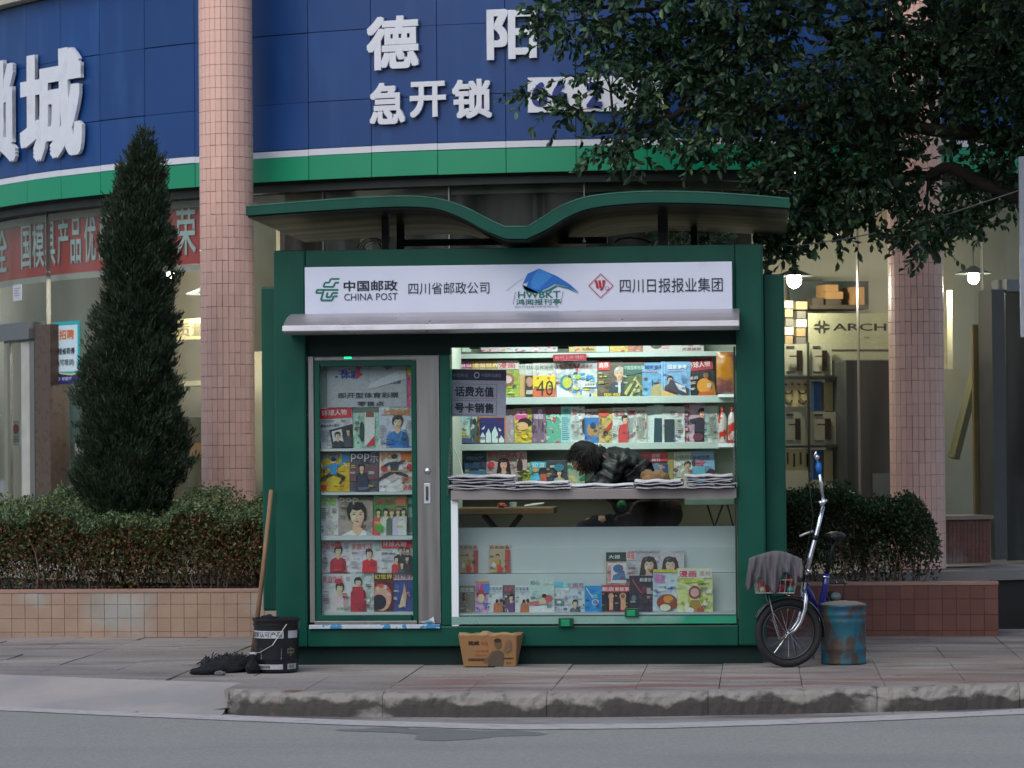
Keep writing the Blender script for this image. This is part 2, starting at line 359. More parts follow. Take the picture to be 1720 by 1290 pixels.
# ------------------------------------------------------------ ground, road, kerb, pavement
road = MB()
kb = [G(u, v, -.14) for u, v in ((-60, 1184), (0, 1187), (180, 1195), (370, 1202), (560, 1205), (760, 1206), (1000, 1206), (1200, 1203), (1400, 1199), (1600, 1194), (1800, 1188))]
kx = [p.x for p in kb]; ky = [p.y for p in kb]
def kerb_y(x):
    if x < kx[0]: return ky[0]+(kx[0]-x)*.9+(kx[0]-x)**2*.1
    if x > kx[-1]: return ky[-1]+(x-kx[-1])*.35+(x-kx[-1])**2*.06
    return float(np.interp(x, kx, ky))
road.add([(-90, -60, -.14), (90, -60, -.14), (90, 90, -.14), (-90, 90, -.14)], [(0, 1, 2, 3)])
ASP = M('road_asphalt', '8f8e88', rough=.88, var=.2, scale=55, bump=.002, grime='807f7e', gfac=(.5, .75), gscale=.7, gstretch=(.35, 1.2, 1))
road.build('road', ASP, kind='structure')
def xs(a, b, n): return [a+(b-a)*i/n for i in range(n+1)]
line = MB(); L = [G(u, v, -.136) for u, v in ((-80, 1184), (0, 1189), (200, 1198), (400, 1206), (600, 1214), (860, 1221), (1100, 1219), (1300, 1213), (1500, 1205), (1720, 1195), (1800, 1191))]
lx, ly = [p.x for p in L], [p.y for p in L]
X = xs(lx[0], lx[-1], 60); q = random.Random(3); vs = []
for x in X:
    y = float(np.interp(x, lx, ly)); wv = .3+q.uniform(-.012, .012); vs += [(x, y-wv/2, -.136), (x, y+wv/2, -.136)]
line.add(vs, [(2*i, 2*i+2, 2*i+3, 2*i+1) for i in range(60)])
gt = MB(); vs = []
for x in X: vs += [(x, float(np.interp(x, lx, ly)), -.1368), (x, kerb_y(x)+.06, -.1368)]
gt.add(vs, [(2*i, 2*i+2, 2*i+3, 2*i+1) for i in range(60)]); gt.build('gutter', M('gutter_concrete', '8b8885', rough=.88, var=.12, scale=6, bump=.003, grime='66635f', gfac=(.5, .66), gscale=2.5, gstretch=(.5, 1.5, 1)), kind='structure')
line.build('road_edge_line', M('worn_white_paint', 'b4b0ae', rough=.8, var=.1, scale=9, col2='96938f', fac=(.5, .68)), kind='structure')
st = MB(); 
def blot(cu, cv, ru, rv, seed, z=-.138):
    q = random.Random(seed); pts = []
    for i in range(28):
        a = 2*math.pi*i/28; k = 1+.3*math.sin(3*a+seed)+q.uniform(-.12, .12); pts.append(G(cu+ru*k*math.cos(a), cv+rv*k*math.sin(a), z))
    c = G(cu, cv, z); st.add([c]+pts, [(0, i+1, (i+1) % 28+1) for i in range(28)])
blot(775, 1233, 105, 9, 2); blot(640, 1226, 60, 4, 5, -.1378); blot(900, 1221, 40, 1.5, 7, -.137)
st.build('damp_patch', M('damp_asphalt', '727270', rough=.6, var=.08, bump=.002), kind='structure')
# soil under everything behind the kerb
gb = MB(); X = xs(-12, 12, 60)
vs = []
for x in X: vs += [(x, kerb_y(x)+.08, -.1 if x > -1.9 else -.145), (x, 30, -.1)]
gb.add(vs, [(2*i, 2*i+2, 2*i+3, 2*i+1) for i in range(60)])
gb.build('pavement_bed', M('mortar_bed', '5e5a55', rough=.95, var=.15), kind='structure')
pave = bpy.data.objects.new('pavement', None); COL.objects.link(pave); pave['kind'] = 'structure'
SL_G = M('paving_grey', '807d7b', rough=.85, var=.09, scale=4, bump=.002, objrand=.05, grime='8c857c', gfac=(.5, .62), gscale=1.1, gstretch=(.6, 1, 1))
SL_R = M('paving_red', '7c6663', rough=.85, var=.1, scale=4, bump=.002, objrand=.05, grime='7a726c', gfac=(.48, .62), gscale=1.6, gstretch=(.5, 1, 1))
def pave_mat():
    m = bpy.data.materials.new('worn_paving'); m.use_nodes = True; n = m.node_tree.nodes; l = m.node_tree.links; b = n['Principled BSDF']
    g = n.new('ShaderNodeNewGeometry'); sp = n.new('ShaderNodeSeparateXYZ'); l.new(g.outputs['Position'], sp.inputs[0])
    def nz(sc, st, d=6):
        mp = n.new('ShaderNodeMapping'); mp.inputs['Scale'].default_value = st; l.new(g.outputs['Position'], mp.inputs[0]); t = n.new('ShaderNodeTexNoise'); t.inputs['Scale'].default_value = sc; t.inputs['Detail'].default_value = d; l.new(mp.outputs[0], t.inputs[0]); return t.outputs[0]
    def mr(s_, a, b_, c=0, d=1):
        r = n.new('ShaderNodeMapRange'); r.inputs[1].default_value = a; r.inputs[2].default_value = b_; r.inputs[3].default_value = c; r.inputs[4].default_value = d; l.new(s_, r.inputs[0]); return r.outputs[0]
    def mul(a, b_, op='MULTIPLY'):
        x = n.new('ShaderNodeMath'); x.operation = op
        for i, q_ in enumerate((a, b_)):
            if isinstance(q_, float): x.inputs[i].default_value = q_
            else: l.new(q_, x.inputs[i])
        return x.outputs[0]
    def mix(f, A, Bc):
        x = n.new('ShaderNodeMix'); x.data_type = 'RGBA'; l.new(f, x.inputs['Factor'])
        if isinstance(A, str): x.inputs['A'].default_value = (*hexc(A), 1)
        else: l.new(A, x.inputs['A'])
        x.inputs['B'].default_value = (*hexc(Bc), 1); return x.outputs['Result']
    c = mix(mr(nz(.9, (.5, 1.4, 1)), .42, .6), '867f7a', '99928c')
    c = mix(mr(nz(2.3, (.5, 1.6, 1)), .5, .68), c, '6f6a66')
    band = mul(mr(sp.outputs['Y'], -.45, -1.1), mr(sp.outputs['X'], -.9, -.3)); r_ = mul(band, mr(nz(2.0, (.45, 2.2, 1)), .44, .56)); c = mix(mul(r_, .8), c, '7c5551')
    wr = mul(mr(sp.outputs['X'], 1.6, 2.6), mr(nz(1.4, (.6, 1.6, 1)), .42, .6)); c = mix(mul(wr, .6), c, '66544b')
    c = mix(mul(mr(sp.outputs['Z'], .02, .05), .0), c, '808080')
    oi = n.new('ShaderNodeObjectInfo'); h = n.new('ShaderNodeHueSaturation'); l.new(c, h.inputs['Color']); l.new(mul(mr(oi.outputs['Random'], 0, 1, .93, 1.06), mr(nz(34, (1, 1, 1)), .3, .7, .86, 1.14)), h.inputs['Value']); l.new(h.outputs[0], b.inputs['Base Color'])
    b.inputs['Roughness'].default_value = .85; bp = n.new('ShaderNodeBump'); bp.inputs['Distance'].default_value = .004; l.new(nz(40, (1, 1, 1)), bp.inputs['Height']); l.new(bp.outputs[0], b.inputs['Normal']); return m
def kerb_mat():
    m = bpy.data.materials.new('mottled_kerb_concrete'); m.use_nodes = True; n = m.node_tree.nodes; l = m.node_tree.links; b = n['Principled BSDF']
    g = n.new('ShaderNodeNewGeometry'); sp = n.new('ShaderNodeSeparateXYZ'); l.new(g.outputs['Position'], sp.inputs[0])
    def nz(sc, st, d=7):
        mp = n.new('ShaderNodeMapping'); mp.inputs['Scale'].default_value = st; l.new(g.outputs['Position'], mp.inputs[0]); t = n.new('ShaderNodeTexNoise'); t.inputs['Scale'].default_value = sc; t.inputs['Detail'].default_value = d; l.new(mp.outputs[0], t.inputs[0]); return t.outputs[0]
    def mr(s_, a, b_, c=0, d=1):
        r = n.new('ShaderNodeMapRange'); r.inputs[1].default_value = a; r.inputs[2].default_value = b_; r.inputs[3].default_value = c; r.inputs[4].default_value = d; l.new(s_, r.inputs[0]); return r.outputs[0]
    def mix(f, A, Bc):
        x = n.new('ShaderNodeMix'); x.data_type = 'RGBA'; l.new(f, x.inputs['Factor'])
        if isinstance(A, str): x.inputs['A'].default_value = (*hexc(A), 1)
        else: l.new(A, x.inputs['A'])
        x.inputs['B'].default_value = (*hexc(Bc), 1); return x.outputs['Result']
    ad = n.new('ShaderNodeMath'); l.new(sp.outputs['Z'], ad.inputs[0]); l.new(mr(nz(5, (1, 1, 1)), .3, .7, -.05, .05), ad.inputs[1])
    c = mix(mr(ad.outputs[0], -.06, -.036), '484541', '8c8780')               # darker down the face, lighter along the rim, edge broken by noise
    c = mix(mr(nz(1.6, (1, 1, 2)), .6, .66), c, '8f8b86'); c = mix(mr(nz(2.7, (1, 1, 1.5), 3), .66, .7), c, '6d5048'); c = mix(mr(nz(9, (1, 1, 1)), .55, .75), c, '3e3b37')
    l.new(c, b.inputs['Base Color']); b.inputs['Roughness'].default_value = .92; bp = n.new('ShaderNodeBump'); bp.inputs['Distance'].default_value = .009; l.new(nz(22, (1, 1, 1)), bp.inputs['Height']); l.new(bp.outputs[0], b.inputs['Normal']); return m
SLAB = pave_mat(); XR = -1.66   # where the kerb ends and the dropped ramp begins
q = random.Random(11)
step = .5; colx = [XR+step*i for i in range(-7, 17)]
rows = [-1.9+.5*i for i in range(13)]
for i, xa in enumerate(colx):
    xb = xa+step
    off = q.uniform(-.02, .02)
    fa, fb = kerb_y(xa)+.17, kerb_y(xb)+.17
    if xb <= XR+.01: fa += .5; fb += .5
    ys = [None]+[r+off for r in rows if r > max(fa, fb)+.16]
    for j in range(len(ys)-1):
        if ys[j] is None: a0, a1 = fa, fb
        else: a0 = a1 = ys[j]
        b0 = b1 = ys[j+1]
        if b0 > 3.9: break
        if -1.55 < xa and xb < 1.55 and a0 > .25 and b0 < 1.7: continue
        g = .0008+q.random()*.0022; z = q.uniform(-.004, .004); t1, t2 = q.uniform(-.004, .004), q.uniform(-.004, .004)
        if ys[j] is None and xb <= XR+.01: z -= .0
        m = MB(); P = [(xa+g, a0+g, z), (xb-g, a1+g, z+t1), (xb-g, b1-g, z+t2), (xa+g, b0-g, z)]
        vs = P+[(x, y, zz-.05) for x, y, zz in P]
        m.add(vs, [(0, 1, 2, 3), (4, 7, 6, 5), (0, 4, 5, 1), (1, 5, 6, 2), (2, 6, 7, 3), (3, 7, 4, 0)])
        ym = (a0+b0)/2; red = (xa > -.7 and ym < -.65) or (xa > 2.0 and ym < .3)
        o = m.build('paving_slab', SLAB); o.parent = pave
# dropped ramp at the left
KERB = M('kerb_concrete', '7b7976', rough=.9, var=.16, scale=7, bump=.009, grime='4c4a48', gfac=(.47, .6), gscale=3.2, gstretch=(.5, 1, 2))
RAMP = M('ramp_concrete', 'a09993', rough=.88, var=.06, scale=3, bump=.002, grime='8d8a88', gfac=(.5, .65), gscale=1.5)
rp = MB(); n = 24; X = xs(-5.5, XR+.02, n); vs = []
for x in X:
    y = kerb_y(x); k = min(1, max(0, (XR+.02-x)/.35)); vs += [(x, y-.03, -.137), (x, y+.66, .004), (x, y+.66, -.2), (x, y-.03, -.2)]
rp.add(vs, [(4*i, 4*i+4, 4*i+5, 4*i+1) for i in range(n)]+[(4*n+3, 4*n, 4*n+1, 4*n+2), (0, 3, 2, 1)])
rp.build('kerb_ramp', RAMP, kind='structure')
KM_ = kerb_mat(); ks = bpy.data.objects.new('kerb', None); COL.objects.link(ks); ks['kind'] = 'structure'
x = XR+.03; q = random.Random(5); ki = 0
while x < 7:
    Lk = q.uniform(.85, 1.05); m = MB(); n = 26; X = xs(x+.0015, x+Lk-.0015, n); vs = []
    prof = [(0, -.16), (0, -.06), (.008, -.02), (.03, .004), (.08, .01), (.165, .006), (.165, -.16)]
    for i, xx in enumerate(X):
        e = .0 if 0 < i < n else .012
        if ki == 0 and i < 3: e += .03*(3-i)
        for dy, dz in prof:
            ch = q.uniform(0, .016) if dz > -.05 and dy < .05 else q.uniform(0, .01)
            vs.append((xx, kerb_y(xx)+dy+ch+(e if dy < .1 else 0), dz-(ch*.5 if dy < .1 else 0)-(e*.6 if dz > -.05 and dy < .1 else 0)))
    k = len(prof); fs = [(i*k+j, (i+1)*k+j, (i+1)*k+j+1, i*k+j+1) for i in range(n) for j in range(k-1)]
    fs += [tuple(range(k)), tuple(n*k+j for j in range(k-1, -1, -1))]
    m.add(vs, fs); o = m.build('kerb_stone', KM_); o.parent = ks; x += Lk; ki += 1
# litter specks in the gutter
lm = MB(); q = random.Random(9)
for i in range(190):
    xx = q.uniform(-3.2, 3.9); yy = kerb_y(xx)-abs(q.gauss(.02, .12)) if q.random() < .6 else kerb_y(xx)+q.uniform(.2, 2.3)
    if -2 < xx < 2 and yy > -.1: continue
    z = -.134 if yy < kerb_y(xx) else .007
    s = q.uniform(.004, .016); lm.add([(xx-s, yy-s, z), (xx+s, yy-s*.5, z+s*.4), (xx+s*.3, yy+s, z+s*.2)], [(0, 1, 2)], q.choice((hexc('b0b0aa'), hexc('504a40'), hexc('6d5a3d'))))
lm.build('gutter_litter', M('litter', attr=True, rough=.8), kind='stuff')

# ------------------------------------------------------------ the far side of the street (unseen building added behind the camera to darken reflections)
ob = empty('unseen_opposite_building', (0, -44, -.14), 'unseen plain building across the street, added to darken reflections', 'building')
OPW = M('opposite_wall', '2e302c', rough=.9, var=.12, scale=.4)
MB().box(-42, 42, -52, -44, -.14, 8.6).build('wall', OPW, ob)
_w = None
for i in range(22):
    for j in range(2):
        if _w is None: _w = MB().box(-.8, .8, -.0, .06, 0, 1.8).build('window', M('opposite_window', '14181c', rough=.15), local=True); o = _w
        else: o = _w.copy(); COL.objects.link(o)
        o.parent = ob; o.location = (-39+i*3.6, .002, 2.0+j*3.5)
# ------------------------------------------------------------ building
bld = empty('shop_building', B(0, 7.3, .42), 'curved corner shop building with blue fascia above its glass front', 'building')
ZF = [3.70, 3.905, 3.962, 4.355, 4.94, 5.52]
th0 = TH(U(850, 270, 7.3)); dth = TH(U(850, 270, 7.3))-TH(U(735, 270, 7.3))
BLUE = M('blue_composite_panel', '173f78', rough=.4, var=.09, scale=1.2, objrand=.08, spec=.4, grime='264f86', gfac=(.55, .8), gscale=2.5, gstretch=(2, 2, .4))
GREEN = M('green_composite_panel', '0a8a62', rough=.38, var=.05, scale=1.2, objrand=.04)
WHITE = M('white_composite_strip', 'cfd2da', rough=.45, var=.04)
CREAM = M('cream_cladding', 'b3ae9c', rough=.6, var=.06, grime='8d897b', gscale=2, gstretch=(1, 1, .4))
R7 = 7.3
def arc_panel_mesh(h, half, R, dep=.03, seg=3):
    m = MB(); vs = []
    for i in range(seg+1):
        a = -half+2*half*i/seg
        for r_, z in ((R, 0), (R, h), (R-dep, h), (R-dep, 0)): vs.append((r_*math.sin(a), -r_*math.cos(a), z))
    fs = []
    for i in range(seg):
        for j in range(4): fs.append((4*i+j, 4*i+4+j, 4*i+4+(j+1) % 4, 4*i+(j+1) % 4))
    fs += [(0, 1, 2, 3), (4*seg+3, 4*seg+2, 4*seg+1, 4*seg)]
    m.add(vs, fs); return m
def arc_row(name, z0, z1, mat, i0, i1, R=R7, gap=.003, parent=bld, dep=.03, step=None, base=None):
    s_ = step or dth; b_ = th0 if base is None else base
    first = None
    for i in range(i0, i1):
        if first is None:
            first = arc_panel_mesh(z1-z0-2*gap, s_/2-gap/R, R, dep).build(name, mat, local=True); o = first
        else:
            o = first.copy(); COL.objects.link(o)
        o.parent = parent; top = top_of(parent).location
        o.location = Vector((BX, BY, z0+gap))-top; o.rotation_euler = (rnd.uniform(-.0003, .0003), rnd.uniform(-.0002, .0002), b_+(i+.5)*s_)
i0, i1 = -16, 9
arc_row('green_panel', ZF[0], ZF[1], GREEN, i0, i1)
arc_row('white_strip', ZF[1], ZF[2], WHITE, i0, i1, gap=.002)
for k in range(2, 5): arc_row('blue_panel', ZF[k], ZF[k+1], BLUE, i0, i1)
arc_row('cornice_block', 5.53, 5.75, CREAM, i0, i1, R=7.42, dep=.2)
def arc_solid(name, z0, z1, Ra, Rb, mat, a0=-1.35, a1=.85, n=60, parent=bld, flat=False):
    m = MB(); vs = []
    for i in range(n+1):
        a = a0+(a1-a0)*i/n
        for r_, z in ((Ra, z0), (Ra, z1), (Rb, z1), (Rb, z0)): vs.append(B(a, r_, z))
    fs = [(4*i+j, 4*i+4+j, 4*i+4+(j+1) % 4, 4*i+(j+1) % 4) for i in range(n) for j in range(4)]+[(0, 1, 2, 3), (4*n+3, 4*n+2, 4*n+1, 4*n)]
    m.add(vs, fs); return m.build(name, mat, parent)
arc_solid('fascia_backing', 3.69, 5.53, 7.262, 7.0, M('fascia_shadow_gap', '15181c', rough=.9))
arc_solid('upper_wall', 5.755, 11, 7.25, 7.05, CREAM)
arc_solid('ceiling', 3.56, 3.68, 6.99, .3, M('shop_ceiling', '8a8a7c', rough=.9))
arc_solid('back_wall', .42, 3.56, 5.25, 5.1, M('shop_wall_cream', 'a19f8e', rough=.85, var=.1, scale=1, grime='989278', gfac=(.45, .7), gscale=.9), a0=-.6)
m = MB(); p = B(-.6, 5.24, 0); m.add([(p.x, p.y, .42), (p.x, p.y, 3.56), (-7.5, 13, 3.56), (-7.5, 13, .42), (p.x+.1, p.y+.1, .42), (p.x+.1, p.y+.1, 3.56), (-7.4, 13.1, 3.56), (-7.4, 13.1, .42)], [(0, 1, 2, 3), (7, 6, 5, 4)]); m.build('side_wall', MATS['shop_wall_cream'], bld)
STEP = M('step_stone', '8a8580', rough=.7, var=.12, scale=4, bump=.001)
arc_solid('floor_slab', .34, .42, 8.0, .3, STEP)
arc_solid('plinth_wall', -.09, .34, 7.96, 5, M('plinth_dark', '2b2b29', rough=.8))
arc_solid('lower_step', -.09, .2, 8.36, 7.97, STEP, a0=.46, a1=.85, n=14)
PW = math.radians(9.2)
base_p = TH(U(1441, 450, 7.1)) - PW*round(TH(U(1441, 450, 7.1))/PW)
for i in range(-9, 6):
    a0, a1 = base_p+i*PW, base_p+(i+1)*PW
    m = MB(); vs = []
    for j in range(7):
        a = a0+.0008+(a1-a0-.0016)*j/6; vs += [B(a, 7.10, .45), B(a, 7.10, 3.67)]
    m.add(vs, [(2*j, 2*j+2, 2*j+3, 2*j+1) for j in range(6)])
    m.build('glass_pane', GLASS, bld, smooth=True)
    m = MB(); tg = Vector((math.cos(a0), math.sin(a0), 0)); rd = Vector((math.sin(a0), -math.cos(a0), 0))
    m.obox(B(a0, 7.09, 2.06), tg*.0045, rd*.022, Vector((0, 0, 1.61))); m.build('mullion', STEEL, bld)
arc_solid('window_head', 3.62, 3.688, 7.2, 7.02, M('head_trim', '2a312e', rough=.6))
# dark streaked sheet, dark reflections painted in its colour, inside the top glass
def arc_px(name, u0, v0, u1, v1, R, dep, mat, parent=bld, n=14):
    vm = (v0+v1)/2; a0, a1 = TH(U(u0, vm, R)), TH(U(u1, vm, R)); um = (u0+u1)/2
    return arc_solid(name, U(um, v1, R).z, U(um, v0, R).z, R, R-dep, mat, a0, a1, n, parent)
DARK_REFL = M('painted_glass_reflection', '2c302b', rough=.8, var=.3, scale=2.2, stretch=(2.5, 2.5, .25), col2='171b18', fac=(.4, .6), grime='6f726b', gfac=(.62, .72), gscale=1.8, gstretch=(3, 3, .2))
arc_px('dark_reflection_sheet', 470, 291, 1262, 450, 6.9, .02, DARK_REFL, n=30)
arc_px('curtain_liner', 426, 305, 462, 590, 6.9, .02, M('cream_curtain', '9b9a80', rough=.8, var=.1), n=3)

# big letters on the fascia
def letter(ch, u0, v0, u1, v1, bold=.055, R=7.3, off=.03, dep=.035, mat=None, name='sign_character', parent=bld):
    cu = bpy.data.curves.new('t', 'FONT'); cu.body = ch; cu.resolution_u = 4; cu.extrude = .5; cu.fill_mode = 'BOTH'
    o = bpy.data.objects.new('t', cu); COL.objects.link(o); dg = bpy.context.evaluated_depsgraph_get()
    me = bpy.data.meshes.new_from_object(o.evaluated_get(dg)); bpy.data.objects.remove(o); bpy.data.curves.remove(cu)
    co = np.array([v.co[:] for v in me.vertices]); fcs = [tuple(p.vertices) for p in me.polygons]
    if bold > .005:
        n_ = len(co); r_ = bold*.62; dirs = [(0, 0)]+[(dx_*r_, dy_*r_) for dx_ in (-.85, 0, .85) for dy_ in (-.85, 0, .85) if dx_ or dy_]
        co = np.concatenate([co*np.array([1, 1, 1+.03*i])+np.array([dx, dy, 0]) for i, (dx, dy) in enumerate(dirs)]); fcs = [tuple(a+i*n_ for a in f) for i in range(9) for f in fcs]
        me = bpy.data.meshes.new(name); me.from_pydata([tuple(c) for c in co], [], fcs); me.update()
    mn, mx = co.min(0), co.max(0); co = (co-mn)/(mx-mn)
    um, vm = (u0+u1)/2, (v0+v1)/2; p0, p1 = U(u0, vm, R+off), U(u1, vm, R+off); ta, tb = TH(p0), TH(p1); tm = (ta+tb)/2
    zt, zb = U(um, v0, R+off).z, U(um, v1, R+off).z; wd = (R+off)*(tb-ta); t0 = top_of(parent).location
    tg = Vector((math.cos(tm), math.sin(tm), 0)); rd = Vector((math.sin(tm), -math.cos(tm), 0)); c = B(tm, R+off, zb)-t0
    for v, (a, b, e) in zip(me.vertices, co):
        v.co = c+tg*((a-.5)*wd)+Vector((0, 0, 1))*(b*(zt-zb))+rd*((e-.5)*dep)
    me.materials.clear(); me.materials.append(mat or MATS['sign_letter_white']); me.name = name
    ob = bpy.data.objects.new(name, me); COL.objects.link(ob); ob.parent = parent; return ob
M('sign_letter_white', 'd8dbe2', rough=.4, var=.05, scale=4, grime='b8bcc4', gfac=(.55, .8), gscale=4)
letter('锁', -46, 105, 32, 278, bold=.065); letter('城', 38, 84, 143, 268, bold=.065)
letter('德', 617, 27, 704, 117); letter('阳', 818, 15, 902, 100)
letter('急', 622, 139, 681, 209); letter('开', 689, 137, 750, 197); letter('锁', 760, 133, 827, 199)
nb = MB(); nb.abox(887, 128, 1115, 187, 7.322, .02); nb.build('number_board', M('number_board_white', 'dcdfe6', rough=.4, var=.04), bld)
NUM = M('number_blue', '1d2f7c', rough=.4, var=.04)
for ch, u in (('6', 893), ('6', 927), ('2', 985), ('9', 1070)):
    letter(ch, u, 138, u+26, 179, bold=.05, off=.035, dep=.02, mat=NUM, name='number_digit')

# banner inside the glass, top left
ban = arc_px('banner', -30, 334, 345, 455, 6.93, .01, M('red_banner', 'c03a3e', rough=.6, var=.12, scale=1.5), n=16)
arc_px('banner_hem', -30, 456, 345, 466, 6.935, .012, M('banner_hem_white', 'b8bdb6', rough=.6), n=16)
BT = M('banner_text', 'c4dedd', rough=.6)
zt, zb = 3.575, 3.15
for ch, u0, u1 in (('全', -4, 12), ('国', 36, 52), ('模', 55, 74), ('具', 76, 93), ('产', 97, 115), ('品', 119, 136), ('优', 142, 161), ('质', 166, 188), ('荣', 296, 329)):
    um = (u0+u1)/2; d = 6.965; va = vb = 0
    pa = U(um, 400, d); sc_ = FPX/((pa-CAM).dot(FW)); v_of = lambda z: 400-(z-pa.z)*sc_
    letter(ch, u0, v_of(zt), u1, v_of(zb), bold=.02, R=6.94, off=.006, dep=.006, mat=BT, name='banner_character')

# tiled columns
def column(u, v, depth, label, bulge=None):
    c0 = CAM+FW*0; d = ray(u, v); p = CAM+d*(depth/d.dot(FW)); p.z = .42
    t = empty('tiled_column', p, label, 'column', 'pink tiled columns in front of the shop')
    m = MB(); m.lathe([(.208, 0), (.208, 5.4)], p, 40); m.build('column_core', GROUT, t, smooth=True)
    n = 28; hw = math.pi*.22/n-.0016; rowh = .0955; hh = rowh/2-.0017
    tile = MB(); tile.box(-hw, hw, -.222, -.2, -hh, hh)
    dirc = math.atan2(CAM.x-p.x, -(CAM.y-p.y)); cells = []
    nr = int(5.35/rowh)
    for j in range(nr):
        for i in range(n):
            a = 2*math.pi*(i+.5)/n; da = math.atan2(math.sin(a-dirc), math.cos(a-dirc)); z = (j+.5)*rowh+.01
            cells.append((abs(da)+.0*z+(10 if z > 3.95 or z < .5 else 0), a, z))
    cells.sort(); rest = MB(); first = None
    for k, (_, a, z) in enumerate(cells):
        if k < 300:
            if first is None: first = tile.build('tile', PINK, local=True); o = first
            else: o = first.copy(); COL.objects.link(o)
            o.parent = t; o.location = (0, 0, z); o.rotation_euler = (rnd.uniform(-.006, .006), 0, a+rnd.uniform(-.006, .006))
        else:
            cs, sn = math.cos(a), math.sin(a); pts = [(x*cs-y*sn+p.x, x*sn+y*cs+p.y, zz+z+p.z) for x in (-hw, hw) for y in (-.222, -.2) for zz in (-hh, hh)]
            rest.add(pts, [(0, 1, 3, 2), (4, 6, 7, 5), (0, 4, 5, 1), (2, 3, 7, 6), (0, 2, 6, 4), (1, 5, 7, 3)])
    rest.build('tile_cladding', PINK, t, kind='stuff')
column(381, 400, 25.0, 'pink tiled column rising between the cypress and the kiosk')
column(1538, 500, 24.5, 'pink tiled column right of the kiosk partly under the leafy tree')

# ------------------------------------------------------------ shop front: doorways, pier, lamps, stock
GREYF = M('grey_door_frame', '6d7174', rough=.4, metal=.4, var=.05); GRAN = M('brown_granite', '4f4038', rough=.3, var=.15, scale=20)
d = empty('shop_door', U(20, 835, 7.2), 'grey framed glass door at the far left of the shop front', 'door')
m = MB(); m.abox(-60, 545, 58, 574, 7.2, .25); m.build('lintel', GREYF, d, bevel=.004)
m = MB(); m.abox(36, 575, 50, 838, 7.2, .08); m.build('door_leaf_edge', M('pale_door_edge', 'a9aaa2', rough=.5), d)
m = MB(); m.abox(51, 575, 58, 838, 7.21, .12); m.build('jamb', STEEL, d)
m = MB(); m.abox(-60, 575, 13, 838, 7.17, .012); m.build('door_glass', GLASS, d)
m = MB(); m.abox(13, 575, 17, 838, 7.18, .03); m.build('handle', STEEL, d)
m = MB(); m.abox(59, 545, 85, 838, 7.22, .2); setp(m.build('granite_pilaster', GRAN, origin=U(72, 838, 7.22), bevel=.004), 'brown granite pilaster beside the grey framed shop door', 'pilaster')
def arc_print(name, u0, v0, u1, v1, R, base, shapes, label, cat, parent=None, dep=.004, mat=PRINT):
    um, vm = (u0+u1)/2, (v0+v1)/2; a, b = U(u0, vm, R), U(u1, vm, R); ta, tb = TH(a), TH(b); tm = (ta+tb)/2
    z1, z0 = U(um, v0, R).z, U(um, v1, R).z; w = R*(tb-ta); h = z1-z0
    rad = Vector((math.sin(tm), -math.cos(tm), 0)); tan = Vector((math.cos(tm), math.sin(tm), 0)); c = B(tm, R, z0)
    m = MB(); m.obox(c-rad*dep/2+Vector((0, 0, h/2)), tan*w/2, rad*dep/2, Vector((0, 0, h/2)), hexc(base))
    put_print(m, shapes, lambda x, y, o: c+tan*((x-.5)*w)+rad*(o+.0006)+Vector((0, 0, h*(1-y))), w/h)
    o = m.build(name, mat, parent, origin=c if parent is None else None)
    return setp(o, label, cat) if parent is None else o
arc_print('recruitment_poster', 91, 540, 134, 645, 7.13, '22a6ad', [('r', .07, .06, .93, .8, 'c6dbe4'), ('r', 0, .86, 1, 1, '2b2a66'), ('g', [(0, .76), (.3, .82), (.7, .84), (1, .8), (1, .9), (0, .9)], 'c9c86a'), ('g', [(0, .79), (.3, .84), (.7, .865), (1, .83), (1, 1), (0, 1)], '2b2a66'),
    ('t', '招聘', .22, .13, .8, .29, 'c96a1a', .05), ('t', '维修师傅', .18, .42, .82, .53, '1d2430', .04), ('t', '(可培训)', .2, .6, .8, .72, '1d2430', .03), ('e', .17, .915, .08, .03, 'b9bcd8'), ('e', .17, .915, .055, .02, '2b2a66'), ('t', '安锁城', .32, .885, .7, .945, 'b9bcd8')], 'turquoise recruitment poster on the shop glass beside the granite pilaster', 'poster')
arc_print('paper_notice', 22, 478, 36, 505, 7.13, 'b9bcc6', [('l', .15, .2, .9, .8, 4, '8a8c96')], 'small white paper stuck on the glass above the left shop door', 'notice')
arc_print('hanging_tag', 20, 706, 34, 748, 7.0, 'b9bcb6', [('e', .5, .35, .35, .2, 'a03a44'), ('l', .1, .65, .9, .9, 3, '6a6c70')], 'small white tag with a round red mark behind the left shop door', 'tag')

def bulb(u, v, R, s, label, cord=1.2, power=14, shade=True):
    p = U(u, v, R); t = empty('pendant_lamp', p, label, 'lamp', 'pendant lamps hanging inside the shop')
    m = MB(); m.tube([p+Vector((0, 0, .07)), Vector((p.x, p.y, 3.55))], .005, 6); m.build('cord', BLACKM, t)
    if shade:
        m = MB(); m.lathe([(.02, .1), (.05, .08), (.16, .035), (.155, .03), (.045, .07)], p, 28); m.build('lamp_shade', M('enamel_shade', '4f5652', rough=.4), t, smooth=True)
    m = MB(); m.ell(p, s, s, s*1.15, 16, 10); m.build('bulb', M('lit_bulb', (1, .93, .74), emit=30, var=0), t, smooth=True)
    l = bpy.data.lights.new('lamp_light', 'POINT'); l.energy = power; l.color = (1, .92, .76); l.shadow_soft_size = s
    o = bpy.data.objects.new('lamp_light', l); COL.objects.link(o); o.parent = t; o.location = (0, 0, -s*1.6)
bulb(286, 461, 6.2, .036, 'bright pendant lamp seen right of the cypress at the banner hem', power=45)
bulb(341, 500, 5.9, .025, 'pendant lamp half hidden by the left pink column', power=30)
bulb(1334, 470, 6.5, .062, 'glaring pendant lamp just right of the kiosk', power=24)
